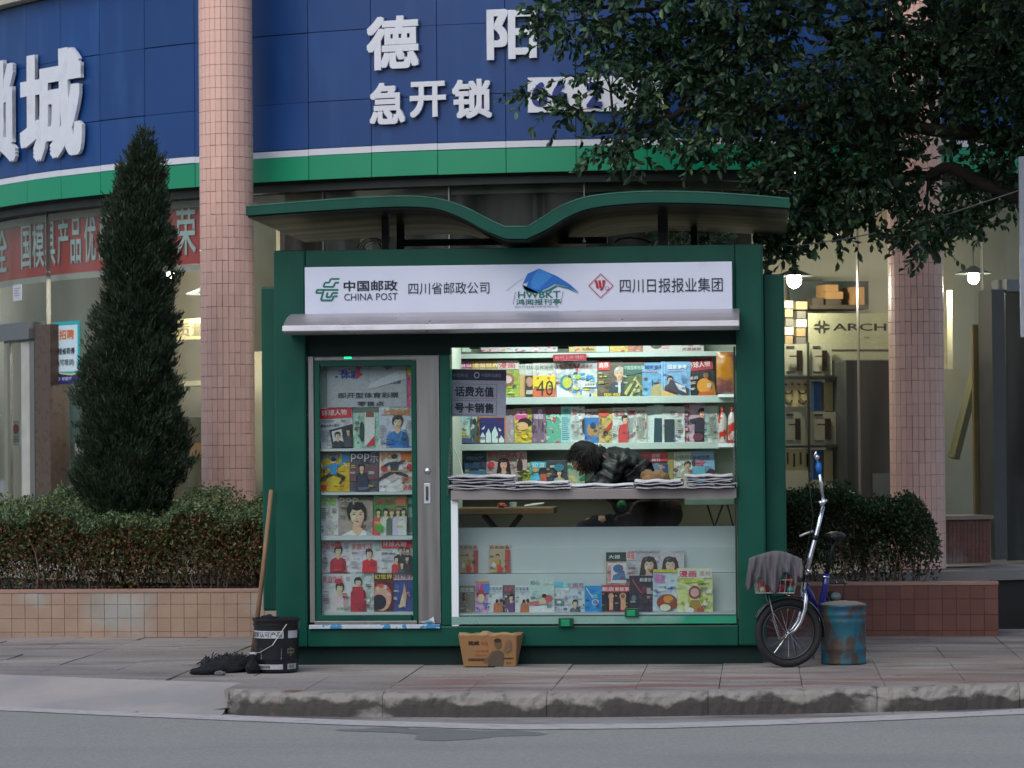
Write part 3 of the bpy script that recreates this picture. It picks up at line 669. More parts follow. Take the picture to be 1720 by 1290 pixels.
bulb(1635, 466, 6.5, .05, 'glaring pendant lamp right of the right pink column', power=20)
bulb(905, 520, 6.0, .03, 'pendant lamp in the shop behind the kiosk', power=10)
SPOT = M('lit_downlight', (1, .95, .85), emit=9, var=0)
for u, v, w, lab in ((1332, 288, 14, 'bright small downlight under the green fascia above the kiosk right end'), (1632, 291, 6, 'tiny downlight under the green fascia right of the right column'), (782, 297, 5, 'tiny downlight under the green fascia above the kiosk middle'), (816, 296, 5, 'second tiny downlight under the green fascia, right of the middle one')):
    m = MB(); p = U(u, v, 7.18); p.z = 3.685; m.lathe([(.0, -.012), (w*.0022, -.011), (w*.0026, -.004), (w*.003, .0)], p, 12)
    setp(m.build('downlight', SPOT, origin=p), lab, 'light')

# stock, right-hand bay
CARD = M('carton_brown', 'a07a4c', rough=.8, var=.12); CARDD = M('carton_dark', '4a4234', rough=.8, var=.2)
def abox_thing(name, u0, v0, u1, v1, R, dep, mat, label, cat, group=None, bevel=0):
    m = MB(); m.abox(u0, v0, u1, v1, R, dep); return setp(m.build(name, mat, origin=U((u0+u1)/2, v1, R), bevel=bevel), label, cat, group)
sh = empty('wall_shelf', U(1390, 524, 6.0), 'dark wall shelf carrying cartons above the board in the right bay', 'shelf')
m = MB(); m.abox(1325, 512, 1458, 519, 6.0, .4); m.build('shelf_board', CARDD, sh)
m = MB(); m.abox(1325, 472, 1458, 512, 5.62, .02); m.build('shelf_back', M('shelf_back_dark', '3c4440', rough=.8), sh)
for i, (u0, v0, u1, v1, mt, lab) in enumerate(((1387, 490, 1416, 502, CARD, 'wide brown carton in the middle of the dark wall shelf'), (1387, 478, 1408, 489.6, CARD, 'small brown carton stacked on the wide one on the wall shelf'), (1432, 482, 1452, 511.7, CARD, 'tall brown carton at the right end of the wall shelf'), (1388, 502.3, 1412, 511.7, CARDD, 'flat dark carton under the brown ones on the wall shelf'), (1365, 500, 1383, 511.7, CARDD, 'dark carton left of the brown ones on the wall shelf'))):
    abox_thing('carton', u0, v0, u1, v1, 5.98, .25, mt, lab, 'carton', 'cartons on the wall shelf')
arc_print('brand_board', 1357, 526, 1498, 604, 6.2, '9c9c7e', [('t', 'ARCHIE', .29, .22, 1.12, .38, '2c2c28', .03)] + [('e', .16+dx*.055, .3+dy*.085, .045, .07, '35352f') for dx, dy in ((1, 0), (-1, 0), (0, 1), (0, -1))] + [('r', .145, .1, .175, .5, '9c9c7e'), ('r', .05, .285, .28, .315, '9c9c7e'), ('r', .13, .26, .19, .34, '35352f'), ('t', '五金', .66, .5, .72, .54, '4a4a40'), ('r', .1, .78, 1, .81, '4a4438')], 'pale wall board with a four-petal emblem and dark capital letters', 'sign board')
# stacked boxed locks right beside the kiosk
q = random.Random(21); BOXM = [M('lock_box_white', 'c2bfae', rough=.5), M('lock_box_tan', 'a58e66', rough=.6), M('lock_box_grey', '6f6d62', rough=.6)]
bs = 0
labs = ['topmost', 'second', 'third', 'fourth', 'fifth', 'sixth']
for cidx, (ua, ub, nm) in enumerate(((1318, 1334, 'left'), (1337, 1356, 'right'))):
    for r_ in range(5):
        v0 = 504+r_*15+cidx*2
        abox_thing('lock_box', ua+q.uniform(0, 2), v0+q.uniform(0, 2), ub-q.uniform(0, 3), v0+13.6, 6.1, .16, BOXM[(r_+cidx) % 3], f'{labs[r_]} boxed lock in the {nm} pile beside the kiosk right edge', 'box', 'boxed locks piled beside the kiosk')
# display rack of door handles
GDK = M('rack_dark_green', '1d2822', rough=.5); HND = M('handle_bronze', '3a2c1e', rough=.35, metal=.6)
rk = empty('display_rack', U(1360, 830, 6.25), 'glass display rack full of door handle boards right of the kiosk', 'display rack')
for v in (632, 748): 
    m = MB(); m.abox(1316, v, 1412, v+4, 6.3, .3); m.build('shelf', GDK, rk)
for u in (1358, 1410):
    m = MB(); m.abox(u, 575 if u < 1400 else 636, u+2.5, 832, 6.32, .03); m.build('upright', GDK, rk)
HB = M('handle_board_grey', 'a3a38c', rough=.5); YB = M('handle_board_yellow', 'cfc089', rough=.5, var=.05)
def handle_board(u0, v0, u1, v1, label):
    t = empty('handle_board', U((u0+u1)/2, v1, 6.27), label, 'display board', 'boards showing door handles')
    m = MB(); m.abox(u0, v0, u1, v1, 6.27, .02); m.build('board', HB, t)
    w = u1-u0; m = MB(); m.abox(u0+w*.56, v0+(v1-v0)*.2, u0+w*.8, v0+(v1-v0)*.85, 6.29, .018); m.build('lock_plate', HND, t, bevel=.003)
    m = MB(); m.abox(u0+w*.25, v0+(v1-v0)*.37, u0+w*.62, v0+(v1-v0)*.41, 6.32, .02); m.build('lever', HND, t)
    m = MB(); m.abox(u0+w*.1, v0+(v1-v0)*.06, u0+w*.45, v0+(v1-v0)*.12, 6.276, .004); m.abox(u0+w*.1, v0+(v1-v0)*.88, u0+w*.5, v0+(v1-v0)*.91, 6.276, .004); m.build('print', M('dark_print', '33332e', rough=.6), t)
handle_board(1317, 578, 1356, 630, 'upper left handle board in the display rack beside the kiosk')
handle_board(1362, 578, 1397, 630, 'upper right handle board in the display rack')
handle_board(1317, 692, 1352, 746, 'lower left handle board in the display rack beside the kiosk')
handle_board(1364, 692, 1404, 746, 'lower right handle board in the display rack')
t = empty('hook_board', U(1340, 684, 6.27), 'cream board with rows of curved pull handles in the rack middle tier', 'display board')
m = MB(); m.abox(1317, 639, 1362, 683, 6.27, .02); m.build('board', YB, t)
for i in range(2):
    for j in range(2):
        c = U(1324+i*24, 655+j*17, 6.29); m = MB(); m.torus(c, Vector((1, 0, 0)), Vector((0, 0, -1)), .032, .006, 12, 5, a0=0, a1=math.pi); m.build('pull_handle', HND, t)
for i in range(4):
    m = MB(); m.ell(U(1320+i*11, 645, 6.29), .012, .012, .012, 8, 6); m.build('knob', HND, t)
t = empty('key_board', U(1340, 790, 6.27), 'cream board of hanging keys in the rack bottom tier', 'display board')
m = MB(); m.abox(1317, 754, 1362, 790, 6.27, .02); m.build('board', YB, t)
for i in range(4):
    m = MB(); m.abox(1322+i*11, 760+i % 2*2, 1324.5+i*11, 780+i % 2*4, 6.28, .008); m.build('key_strip', HND, t)
BLU = M('blue_carton', '2f63a5', rough=.5)
abox_thing('blue_packet', 1367, 640, 1380, 690, 6.2, .1, BLU, 'blue packet standing in the rack middle tier', 'packet')
abox_thing('blue_packet', 1366, 756, 1381, 806, 6.2, .1, BLU, 'blue packet standing in the rack bottom tier', 'packet')
abox_thing('cream_packet', 1384, 642, 1399, 690, 6.2, .1, YB, 'tall cream packet beside the blue one in the middle tier', 'packet')
abox_thing('cream_packet', 1384, 756, 1399, 808, 6.2, .1, YB, 'tall cream packet beside the blue one in the bottom tier', 'packet')
ma = empty('grey_cabinet', U(1458, 835, 6.5), 'large dark grey cabinet standing left of the right pink column', 'cabinet')
m = MB(); m.abox(1421, 604, 1498, 838, 6.5, .5); m.build('body', M('cabinet_grey', '3c403c', rough=.5, var=.06), ma, bevel=.012)
m = MB(); m.abox(1466, 795, 1497, 836, 6.512, .006); m.build('notice_sheet', M('sheet_grey_green', '7d8a80', rough=.6), ma)
# right of the right column
PIER = bpy.data.objects.new('tiled_pier', None); COL.objects.link(PIER); PIER.location = B(TH(U(1629, 900, 7.5)), 7.5, .42)
setp(PIER, 'low pink tiled pier with a stone sill right of the right column', 'pier')
m = MB(); m.abox(1587, 873, 1664, 946, 7.48, .3); m.build('pier_core', GROUT, PIER)
first = None
for j in range(6):
    for i in range(12):
        m = MB(); u0 = 1587+i*6.42; v0 = 873+j*12.1; m.abox(u0+.25, v0+.25, u0+6.2, v0+11.9, 7.49, .012); m.build('tile', PTILE2, PIER)
m = MB(); m.abox(1583, 866, 1669, 873, 7.53, .4); m.build('sill', M('pier_sill', '8a7a70', rough=.6), PIER, bevel=.004)
dr = empty('side_doorway', U(1690, 940, 7.2), 'dark open doorway at the right edge of the shop front', 'doorway')
m = MB(); m.abox(1668, 486, 1690, 940, 7.25, .22); m.build('jamb', M('jamb_grey', '4a4c4b', rough=.5), dr, bevel=.005)
m = MB(); m.abox(1690, 470, 1800, 490, 7.25, .22); m.build('lintel', GREYF, dr)
m = MB(); m.abox(1690, 490, 1800, 940, 6.9, .02); m.build('door_leaf', M('dark_brown_door', '1e1611', rough=.5), dr)
m = MB(); m.abox(1636, 545, 1646, 868, 7.0, .03); m.build('inner_frame', M('tan_frame', '8a7238', rough=.5), dr)
m = MB(); m.abox(1591, 488, 1600, 620, 6.3, .1); setp(m.build('lit_shelf_edge', M('key_rack_pale', 'bdb79a', rough=.5), origin=U(1596, 620, 6.3)), 'narrow pale rack glimpsed right of the right column', 'rack')
m = MB(); p, q1 = U(1645, 600, 6.6), U(1602, 770, 6.6); m.tube([p, q1], .05, 4); setp(m.build('diagonal_shade_strip', M('olive_shade', '86835f', rough=.7), origin=q1), 'olive strip in place of diagonal shade behind the glass right of the right column', 'board')  # strip coloured as a diagonal band of shade
# left-hand bay stock
abox_thing('display_counter', 285, 700, 345, 838, 6.5, .5, M('counter_olive', '57523a', rough=.6, var=.2), 'olive display counter behind the glass left of the left column', 'counter', bevel=.006)
abox_thing('wall_ledge', 292, 640, 344, 648, 5.85, .3, M('ledge_white', 'b5b096', rough=.6), 'pale wall ledge behind the glass left of the left column', 'ledge')
arc_print('wall_sign', 285, 535, 360, 570, 5.85, 'a39c76', [('t', '质量', .1, .2, .9, .85, '6b6650', .03)], 'cream wall sign with dull brown characters behind the left column', 'sign')
abox_thing('green_box', 303, 742, 316, 770, 6.55, .15, M('green_box_mat', '3f7a2a', rough=.5), 'small green box on the olive display counter', 'box')
abox_thing('tan_box', 318, 744, 343, 768, 6.55, .2, CARD, 'tan box on the olive display counter beside the column', 'box')
abox_thing('teal_cabinet', 86, 655, 150, 838, 6.4, .5, M('cabinet_teal', '40706a', rough=.3, var=.2, scale=3), 'teal glass cabinet beneath the recruitment poster', 'cabinet', bevel=.006)
abox_thing('packet_row', 90, 648, 150, 663, 6.35, .2, M('foil_packets', '9aa8a4', rough=.4, var=.4, scale=25), 'row of silvery packets on top of the teal cabinet', 'packets')
abox_thing('cash_register', 98, 745, 126, 770, 6.93, .1, M('register_white', 'a6b4bb', rough=.4, var=.3, scale=30), 'small white machine inside the glass by the teal cabinet', 'machine')
# things seen dimly behind the kiosk and in the upper glass
# ------------------------------------------------------------ planters
def planter(x0, x1, y0, y1, h, mat, label, tw=.1045):
    t = empty('tiled_planter', ((x0+x1)/2, y0, 0), label, 'planter', 'low tiled planters in front of the shop')
    m = MB(); m.box(x0+.012, x1-.012, y0+.012, y0+.12, -.05, h-.03); m.box(x1-.12, x1-.0125, y0+.121, y1, -.05, h-.03); m.box(x0+.0125, x0+.12, y0+.121, y1, -.05, h-.03); m.box(x0+.13, x1-.13, y1-.1, y1-.001, -.05, h-.031)
    m.build('wall_core', M('grout_'+mat.name, '9a8272' if mat is PTILE else '664036', rough=.9), t)
    m = MB(); m.box(x0+.121, x1-.121, y0+.1205, y1-.1, -.05, h-.09); m.build('soil', M('planter_soil', '2b221a', rough=1, var=.3, scale=12, bump=.01), t)
    n = round((x1-x0)/tw); tw = (x1-x0)/n; rh = (h-.055)/3
    hs = [(.0, .042)]+[(.045+rh*i, .045+rh*(i+1)-.003) for i in range(3)]
    protos = {}
    for j, (a, b) in enumerate(hs):
        for i in range(n):
            if j not in protos:
                mb = MB(); mb.box(.0016, tw-.0016, 0, .0115, 0, b-a); protos[j] = mb.build('tile', mat, local=True); o = protos[j]
            else: o = protos[j].copy(); COL.objects.link(o)
            o.parent = t; o.location = Vector((x0+i*tw, y0-.0005+rnd.uniform(0, .002), a))-t.location; o.rotation_euler = (0, 0, rnd.uniform(-.006, .006))
        nn = int((y1-y0-.02)/tw)
        for i in range(nn):
            o = protos[j].copy(); COL.objects.link(o); o.parent = t; o.location = Vector((x1, y0+.013+i*tw, a))-t.location; o.rotation_euler = (0, 0, math.pi/2)
    m = MB(); m.box(x0-.004, x1+.004, y0-.006, y0+.125, h-.028, h); m.build('coping', M('coping_'+mat.name, '9a7d70', rough=.7, var=.1), t, bevel=.005)
    return t
planter(-6.2, -.35, 2.98, 4.1, .372, PTILE, 'long pink tiled planter left of and behind the kiosk')
xr = W(1677, 1020, 2.8).x
planter(.55, xr, 2.8, 3.5, .41, PTILE2, 'short red brown tiled planter right of the kiosk with white stains')

# ------------------------------------------------------------ foliage
def leaf_cloud(name, cen, dirs, length, width, cols, mat, parent=None, origin=(0, 0, 0), kind=None, fold=.25, seed=0, bent=True):
    rs = np.random.default_rng(seed); n = len(cen)
    d = dirs/np.linalg.norm(dirs, axis=1, keepdims=True); r = rs.normal(size=(n, 3)); s = np.cross(d, r); s /= np.linalg.norm(s, axis=1, keepdims=True)
    nn = np.cross(d, s); L = length[:, None]; Wd = width[:, None]
    b = cen-np.array(origin)
    if bent:
        v = np.stack([b, b+d*L*.35+s*Wd*.5+nn*Wd*fold, b+d*L*.72+s*Wd*.42+nn*Wd*fold, b+d*L-nn*L*.08, b+d*L*.72-s*Wd*.42+nn*Wd*fold, b+d*L*.35-s*Wd*.5+nn*Wd*fold], 1)
        k = 6; f = np.array([0, 1, 2, 3, 0, 3, 4, 5]); per = 2; fl = 4
    else:
        v = np.stack([b, b+d*L*.5+s*Wd*.5, b+d*L, b+d*L*.5-s*Wd*.5], 1); k = 4; f = np.array([0, 1, 2, 3]); per = 1; fl = 4
    me = bpy.data.meshes.new(name); me.vertices.add(n*k); me.vertices.foreach_set('co', v.reshape(-1).astype(np.float32))
    idx = (f[None, :]+np.arange(n)[:, None]*k).reshape(-1); me.loops.add(len(idx)); me.loops.foreach_set('vertex_index', idx.astype(np.int32))
    me.polygons.add(n*per); me.polygons.foreach_set('loop_start', (np.arange(n*per)*fl).astype(np.int32)); me.polygons.foreach_set('loop_total', np.full(n*per, fl, np.int32))
    me.update(calc_edges=True); me.materials.append(mat)
    ca = me.color_attributes.new('Col', 'FLOAT_COLOR', 'CORNER'); c4 = np.concatenate([cols, np.ones((n, 1))], 1)
    ca.data.foreach_set('color', np.repeat(c4, len(f), axis=0).reshape(-1).astype(np.float32))
    o = bpy.data.objects.new(name, me); COL.objects.link(o)
    if parent is not None: o.parent = parent
    else: o.location = origin
    if kind: o['kind'] = kind
    return o
def pick_cols(rs, n, pal, wts, jit=.25):
    pal = np.array([hexc(p) for p in pal]); i = rs.choice(len(pal), n, p=np.array(wts)/sum(wts)); return pal[i]*rs.uniform(1-jit, 1+jit, (n, 1))
LEAF = M('leaf', attr=True, rough=.42, var=.08, spec=.5, transl=.28)
NEEDLE = M('conifer_spray', attr=True, rough=.65, var=.1, transl=.1)

# clipped hedges
def hedge(x0, x1, y0, y1, zb, hf, hb, label, seed, n, pal, wts, palt, rnd_end=False):
    rs = np.random.default_rng(seed); org = ((x0+x1)/2, y0, zb); t = empty('hedge', org, label, 'hedge')
    x = rs.uniform(x0, x1, n); yy = rs.beta(.9, 1.3, n); y = y0+(y1-y0)*yy
    lump = .05*np.sin(x*5.1+seed)+.035*np.sin(x*11.3+2)+.02*np.sin(x*23)
    top = hf+(hb-hf)*yy+lump+rs.normal(0, .018, n)
    fz = rs.beta(2.0, .9, n); z = zb+.02+(top-zb-.02)*fz
    y += .05*np.sin(x*7+z*6)+.03*np.sin(x*17+z*11)+rs.normal(0, .015, n)
    keep = rs.random(n) < np.clip(.25+fz*1.5, 0, 1)*(.55+.45*(np.sin(x*8+z*9+seed)+np.sin(x*15-z*13) > -.75))
    if rnd_end:
        e = (x-(x1-.35))/.35; keep &= ~((e > 0) & ((z-zb-.25)/(top.mean()-zb-.2) > np.sqrt(np.clip(1.05-e**2, 0, 2))))
    x, y, z, fz, top = x[keep], y[keep], z[keep], fz[keep], top[keep]; k = len(x)
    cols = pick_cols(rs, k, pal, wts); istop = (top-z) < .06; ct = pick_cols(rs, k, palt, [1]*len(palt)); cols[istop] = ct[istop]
    dirs = rs.normal(size=(k, 3)); dirs[:, 2] += .5; dirs[:, 1] -= .5
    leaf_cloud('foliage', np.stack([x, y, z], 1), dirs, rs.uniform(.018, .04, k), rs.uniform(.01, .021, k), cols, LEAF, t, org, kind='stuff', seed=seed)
    q = random.Random(seed); m = MB()
    for i in range(int((x1-x0)*55)):
        xx = q.uniform(x0+.1, x1-.1); y_ = q.uniform(y0+.05, y1-.05); p = Vector((xx, y_, zb)); pts = [p]; h_ = (hf-zb)*q.uniform(.6, .95)
        for s_ in range(4): p = p+Vector((q.uniform(-.06, .06), q.uniform(-.05, .05), h_/4)); pts.append(p)
        m.tube(pts, [.006, .005, .004, .003, .0015], 4, caps=False)
        for b_ in range(3):
            s0 = pts[q.randint(1, 3)]; m.tube([s0, s0+Vector((q.uniform(-.12, .12), q.uniform(-.12, .05), q.uniform(.05, .14)))], [.003, .001], 3, caps=False)
    m.build('stem', M('twig_bark', '75604f', rough=.9, var=.2), t, kind='stuff')
    return t
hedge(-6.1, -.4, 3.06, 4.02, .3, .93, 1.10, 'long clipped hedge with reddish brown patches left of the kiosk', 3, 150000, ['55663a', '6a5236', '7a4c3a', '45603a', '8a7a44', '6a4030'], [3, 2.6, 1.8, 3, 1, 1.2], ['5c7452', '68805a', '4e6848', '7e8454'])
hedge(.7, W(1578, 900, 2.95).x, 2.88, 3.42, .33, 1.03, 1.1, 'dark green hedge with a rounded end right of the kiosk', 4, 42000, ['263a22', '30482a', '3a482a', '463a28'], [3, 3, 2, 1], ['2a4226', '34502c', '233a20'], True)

# cypress
cyp = [(226, 1), (245, 6), (268, 16), (290, 26), (305, 31), (360, 41), (430, 52), (500, 52), (560, 57), (620, 68), (700, 73), (760, 81), (815, 83), (850, 66), (905, 34)]
YC = 3.62; pc = W(222, 850, YC); cb = Vector((pc.x, YC, .3)); ct = empty('cypress_tree', cb, 'tall dark conical cypress rising out of the left hedge', 'tree')
axu = lambda v: 243-(v-205)*.048
rs = np.random.default_rng(12); prof = [(W(axu(v), v, YC).z, W(axu(v), v, YC).x, r_/FPX*23.9) for v, r_ in cyp]
zs = np.array([p[0] for p in prof])[::-1]; xc_ = np.array([p[1] for p in prof])[::-1]; rr_ = np.array([p[2] for p in prof])[::-1]
NS = 5200; cen = []; dr_ = []; ln = []; 
zc = rs.uniform(zs[0], zs[-1], NS*3); rad = np.interp(zc, zs, rr_); keep = rs.random(NS*3) < (rad/rr_.max())**1.1+.03; zc = zc[keep][:NS]; rad = rad[keep][:NS]
an = rs.uniform(0, 2*np.pi, len(zc)); lumps = 1+.17*np.sin(an*3+zc*5)+.13*np.sin(an*5-zc*9+1)+.1*np.sin(zc*21+an*2)+(rs.random(len(zc)) < .06)*rs.uniform(0, .22, len(zc))
fr = rs.beta(3.2, 1.0, len(zc)); R_ = rad*lumps*fr
pos = np.stack([np.interp(zc, zs, xc_)+R_*np.cos(an), YC+R_*np.sin(an), zc], 1)
out = np.stack([np.cos(an), np.sin(an), np.full(len(an), 1.5)], 1)
K = 26; C_ = []; D_ = []; Ls = []
for k in range(K):
    d0 = out+rs.normal(0, .42, out.shape); t_ = rs.uniform(0, .085, (len(an), 1)); on = out/np.linalg.norm(out, axis=1, keepdims=True)
    C_.append(pos+on*t_+rs.normal(0, .014, pos.shape)); D_.append(d0); Ls.append(rs.uniform(.028, .06, len(an)))
C_ = np.concatenate(C_); D_ = np.concatenate(D_); Ls = np.concatenate(Ls)
leaf_cloud('crown', C_, D_, Ls, Ls*.2, pick_cols(rs, len(C_), ['203522', '2a4026', '1a2a1e', '3a4c32', '40382a'], [3, 3, 3, 1.4, .7]), NEEDLE, ct, tuple(cb), kind='stuff', bent=False, seed=5)
m = MB(); zz = [.3, 1, 2, 3, float(zs[-1])-.1]; m.tube([Vector((float(np.interp(z, zs, xc_)), YC, z)) for z in zz], [.05, .045, .032, .018, .004], 8); m.build('trunk', M('cypress_bark', '3b2e24', rough=.9, var=.2), ct)
m = MB(); q = random.Random(4)
for i in range(160):
    z = q.uniform(.6, float(zs[-1])-.3); a = q.uniform(0, 6.28); r_ = float(np.interp(z+.2, zs, rr_))*.8; x0 = float(np.interp(z, zs, xc_))
    m.tube([(x0, YC, z), (x0+.5*r_*math.cos(a), YC+.5*r_*math.sin(a), z+.1), (x0+r_*math.cos(a), YC+r_*math.sin(a), z+.3)], [.008, .006, .003], 4, caps=False)
m.build('branches', MATS['cypress_bark'], ct, kind='stuff')

# broad-leaved tree at the right; its trunk stands just outside the frame
tb = Vector((5.6, 2.3, 0)); ft = empty('leafy_tree', tb, 'big dark broad-leaved tree spreading over the kiosk from the upper right', 'tree')
clumps = [(975, 40, 75, 50, 2.6, .6), (1020, 115, 70, 42, 2.4, .4), (960, 178, 42, 30, 2.3, .5), (900, 150, 22, 14, 2.2, .7), (912, 20, 32, 30, 2.5, .6), (1110, 60, 105, 75, 2.9, 1.2), (1065, 205, 75, 42, 2.5, .6), (1160, 155, 95, 65, 2.7, 1.0),
 (1240, 85, 100, 85, 2.9, 1.3), (1290, 185, 90, 75, 2.5, 1.15), (1195, 240, 75, 28, 2.3, .85), (1040, 258, 50, 22, 2.4, .8), (1335, 270, 75, 60, 2.4, 1.5), (1345, 355, 62, 50, 2.5, 1.4), (1308, 405, 34, 34, 2.6, 1.0), (1180, 385, 60, 22, 2.75, 1.3), (1405, 345, 75, 52, 2.6, 1.3),
 (1455, 250, 80, 80, 2.5, 1.4), (1420, 150, 90, 62, 2.2, 1.3), (1480, 75, 90, 70, 2.6, 1.1), (1325, 30, 60, 40, 3.0, .9), (1525, 300, 45, 50, 2.7, .8), (1555, 385, 55, 34, 2.4, 1.1), (1610, 375, 52, 34, 2.7, 1.0), (1590, 110, 95, 85, 2.6, 1.3),
 (1690, 130, 80, 110, 2.4, 1.4), (1700, 270, 50, 60, 2.7, 1.1), (1655, 320, 50, 40, 2.8, 1.0), (1680, 30, 90, 70, 2.7, 1.4), (1500, 190, 60, 60, 2.9, 1.0), (1620, 215, 30, 40, 2.5, .5),
 (1060, -90, 170, 90, 2.6, .9), (1300, -110, 200, 110, 2.4, 1.1), (1540, -110, 200, 110, 2.4, 1.2), (1780, -80, 180, 130, 2.4, 1.2), (1850, 160, 120, 160, 2.3, 1.2), (1200, -60, 180, 90, 1.2, .7), (1500, -80, 220, 100, 1.0, .9), (1750, -60, 200, 110, 1.0, .9), (1980, 60, 180, 200, 2.0, .9), (1450, -130, 250, 90, .0, .8), (1750, -150, 250, 90, -.2, .8), (1700, -170, 280, 110, -1.6, .7), (2000, 0, 200, 200, .6, .7), (1450, -190, 220, 100, -1.2, .6), (1950, -100, 220, 160, -1.2, .7)]  # last clumps, out of frame, are added to shade the right side
rs = np.random.default_rng(77); q = random.Random(78); cc = []; dd = []; ll = []; tw = MB(); cl_c = []
for (u, v, ru, rv, Y, den) in clumps:
    c = W(u, v, Y); sx, sz = ru/222, rv/222; sy = .32+.25*(sx+sz)/2; cl_c.append((c, sx))
    nt_ = int(den*400*(sx*sz)**.8*(1+sy))
    for i in range(nt_):
        while True:
            a, b, e = (q.uniform(-1, 1) for _ in range(3))
            if a*a+b*b+e*e < 1: break
        p = c+Vector((a*sx, b*sy, e*sz)); d0 = Vector((a*.6+q.gauss(0, .5)-.25, b*.5+q.gauss(0, .4)-.2, -.35+q.gauss(0, .4))).normalized(); Lt = q.uniform(.12, .26)
        nl = q.randint(7, 12); sag = q.uniform(0, .5)
        tw.tube([p, p+d0*Lt*.5-Vector((0, 0, sag*Lt*.1)), p+d0*Lt-Vector((0, 0, sag*Lt*.3))], [.0028, .002, .001], 3, caps=False)
        for j in range(nl):
            t_ = (j+.5)/nl; pp = p+d0*Lt*t_-Vector((0, 0, sag*Lt*.3*t_*t_)); sd_ = Vector((q.gauss(0, 1), q.gauss(0, 1), q.gauss(0, 1))); sd_ = (sd_-d0*sd_.dot(d0)).normalized()
            dl = d0*.7+sd_*.8+Vector((0, 0, -.25)); cc.append(tuple(pp)); dd.append(tuple(dl)); ll.append(q.uniform(.045, .088))
cc = np.array(cc); dd = np.array(dd); ll = np.array(ll)
leaf_cloud('crown', cc, dd, ll, ll*rs.uniform(.42, .58, len(ll)), pick_cols(rs, len(cc), ['2a4630', '375636', '22392a', '527658', '6e8850'], [4, 4, 3, 2.2, .5]), LEAF, ft, tuple(tb), kind='stuff', seed=8)
BARK = M('tree_bark', '2d2620', rough=.9, var=.2, scale=8, bump=.004)
tw.build('twigs', BARK, ft, kind='stuff')
m = MB(); trunk = [tb+Vector((0, 0, -.05)), tb+Vector((-.05, .05, 1)), tb+Vector((-.2, .1, 2)), tb+Vector((-.45, .15, 2.9)), tb+Vector((-.6, .15, 3.8)), tb+Vector((-.6, .1, 5.2))]
m.tube(trunk, [.17, .14, .125, .11, .08, .04], 12); m.build('trunk', BARK, ft, smooth=True)
limbs = [[trunk[3], W(1700, 330, 2.5), W(1600, 285, 2.5), W(1520, 295, 2.6), W(1430, 320, 2.6), W(1350, 350, 2.6)], [trunk[3], W(1720, 235, 2.5), W(1560, 215, 2.5), W(1430, 190, 2.5), W(1290, 180, 2.6), W(1150, 190, 2.6), W(1070, 212, 2.5), W(1000, 225, 2.4)],
         [trunk[4], W(1740, 100, 2.6), W(1600, 60, 2.7), W(1470, 40, 2.8), W(1400, 60, 2.9), W(1330, 10, 2.9), W(1200, -10, 2.9), W(1050, 20, 2.8), W(960, 10, 2.6)], [trunk[4], W(1800, -60, 1.8), W(1600, -80, 1.2), W(1350, -80, 1.2), W(1200, -60, 1.3)]]
allp = []
for L_ in limbs:
    pts = []
    for i in range(len(L_)-1):
        for s_ in range(4): pts.append(L_[i].lerp(L_[i+1], s_/4)+Vector((q.uniform(-.02, .02), q.uniform(-.03, .03), q.uniform(-.025, .025))))
    pts.append(L_[-1]); n_ = len(pts); m = MB(); m.tube(pts, [.055*(1-i/n_)**.8+.007 for i in range(n_)], 8); m.build('limb', BARK, ft, smooth=True); allp += pts
bm_ = MB()
for c, s_ in cl_c:
    near = sorted(allp, key=lambda p: (p-c).length)[:1][0]
    mid = near.lerp(c, .5)+Vector((0, 0, .05)); bm_.tube([near, mid, c], [.014, .01, .006], 6, caps=False)
    for k in range(6):
        e = c+Vector((q.uniform(-1, 1)*s_, q.uniform(-.4, .4), q.uniform(-.7, .6)*s_*.7)); bm_.tube([mid.lerp(c, q.random()), e], [.006, .002], 5, caps=False)
bm_.build('branches', BARK, ft, kind='stuff')

# ------------------------------------------------------------ kiosk
def extra_pl(asp, pts, w, col): return [('g', limb(pts[i], pts[i+1], w, w, asp), col) for i in range(len(pts)-1)]
K = empty('newspaper_kiosk', (0, .9, 0), 'green steel newspaper kiosk with a roof curved like an open book', 'kiosk')
XL, XRt = W(461, 700, 0).x, W(1284, 700, 0).x; ZT = 2.795
def kp(name, u0, v0, u1, v1, Ya, Yb, mat=KG, bevel=.008, parent=None):
    return MB().pbox(u0, v0, u1, v1, Ya, Yb).build(name, mat, parent or K, bevel=bevel)
x514, x740, x756, x1237 = W(515, 800, 0).x, W(739, 800, 0).x, W(757, 800, 0).x, W(1238, 800, 0).x
zh, zs_ = W(860, 594, 0).z, W(860, 1051, 0).z; zb_ = W(860, 1086, 0).z; zo = W(860, 558, 0).z
MB().box(XL, x514, 0, .16, zb_, ZT).build('corner_post', KG, K, bevel=.014)
MB().box(x1237, XRt, 0, .16, zb_, ZT).build('corner_post', KG, K, bevel=.014)
MB().box(x514+.001, x1237-.001, .012, .158, zo, ZT-.003).build('header_panel', KG, K, bevel=.004)
MB().box(x514+.001, x756-.001, .06, .157, zh, zo-.001).build('header_recess', KGD, K); MB().box(x756+.001, x1237-.001, .06, .157, W(1000, 580.5, 0).z, zo-.001).build('header_recess', KGD, K)  # darker green paints the awning lip's shade into the recess
for u_ in (797, 946): MB().pbox(u_-9, 579, u_+9, 586, .13, .15).build('shutter_hook', BLACKM, K, bevel=.006)
MB().box(x740+.002, x756, .004, .155, zs_, zh-.001).build('door_post', KG, K, bevel=.008)
MB().box(x514+.001, x1237-.001, .003, .154, zb_+.001, zs_-.001).build('sill_beam', KG, K, bevel=.008)
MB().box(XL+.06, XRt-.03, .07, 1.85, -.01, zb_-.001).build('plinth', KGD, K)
MB().box(XL+.006, XL+.05, .161, 1.9, zb_, ZT-.01).build('side_wall', KG, K)
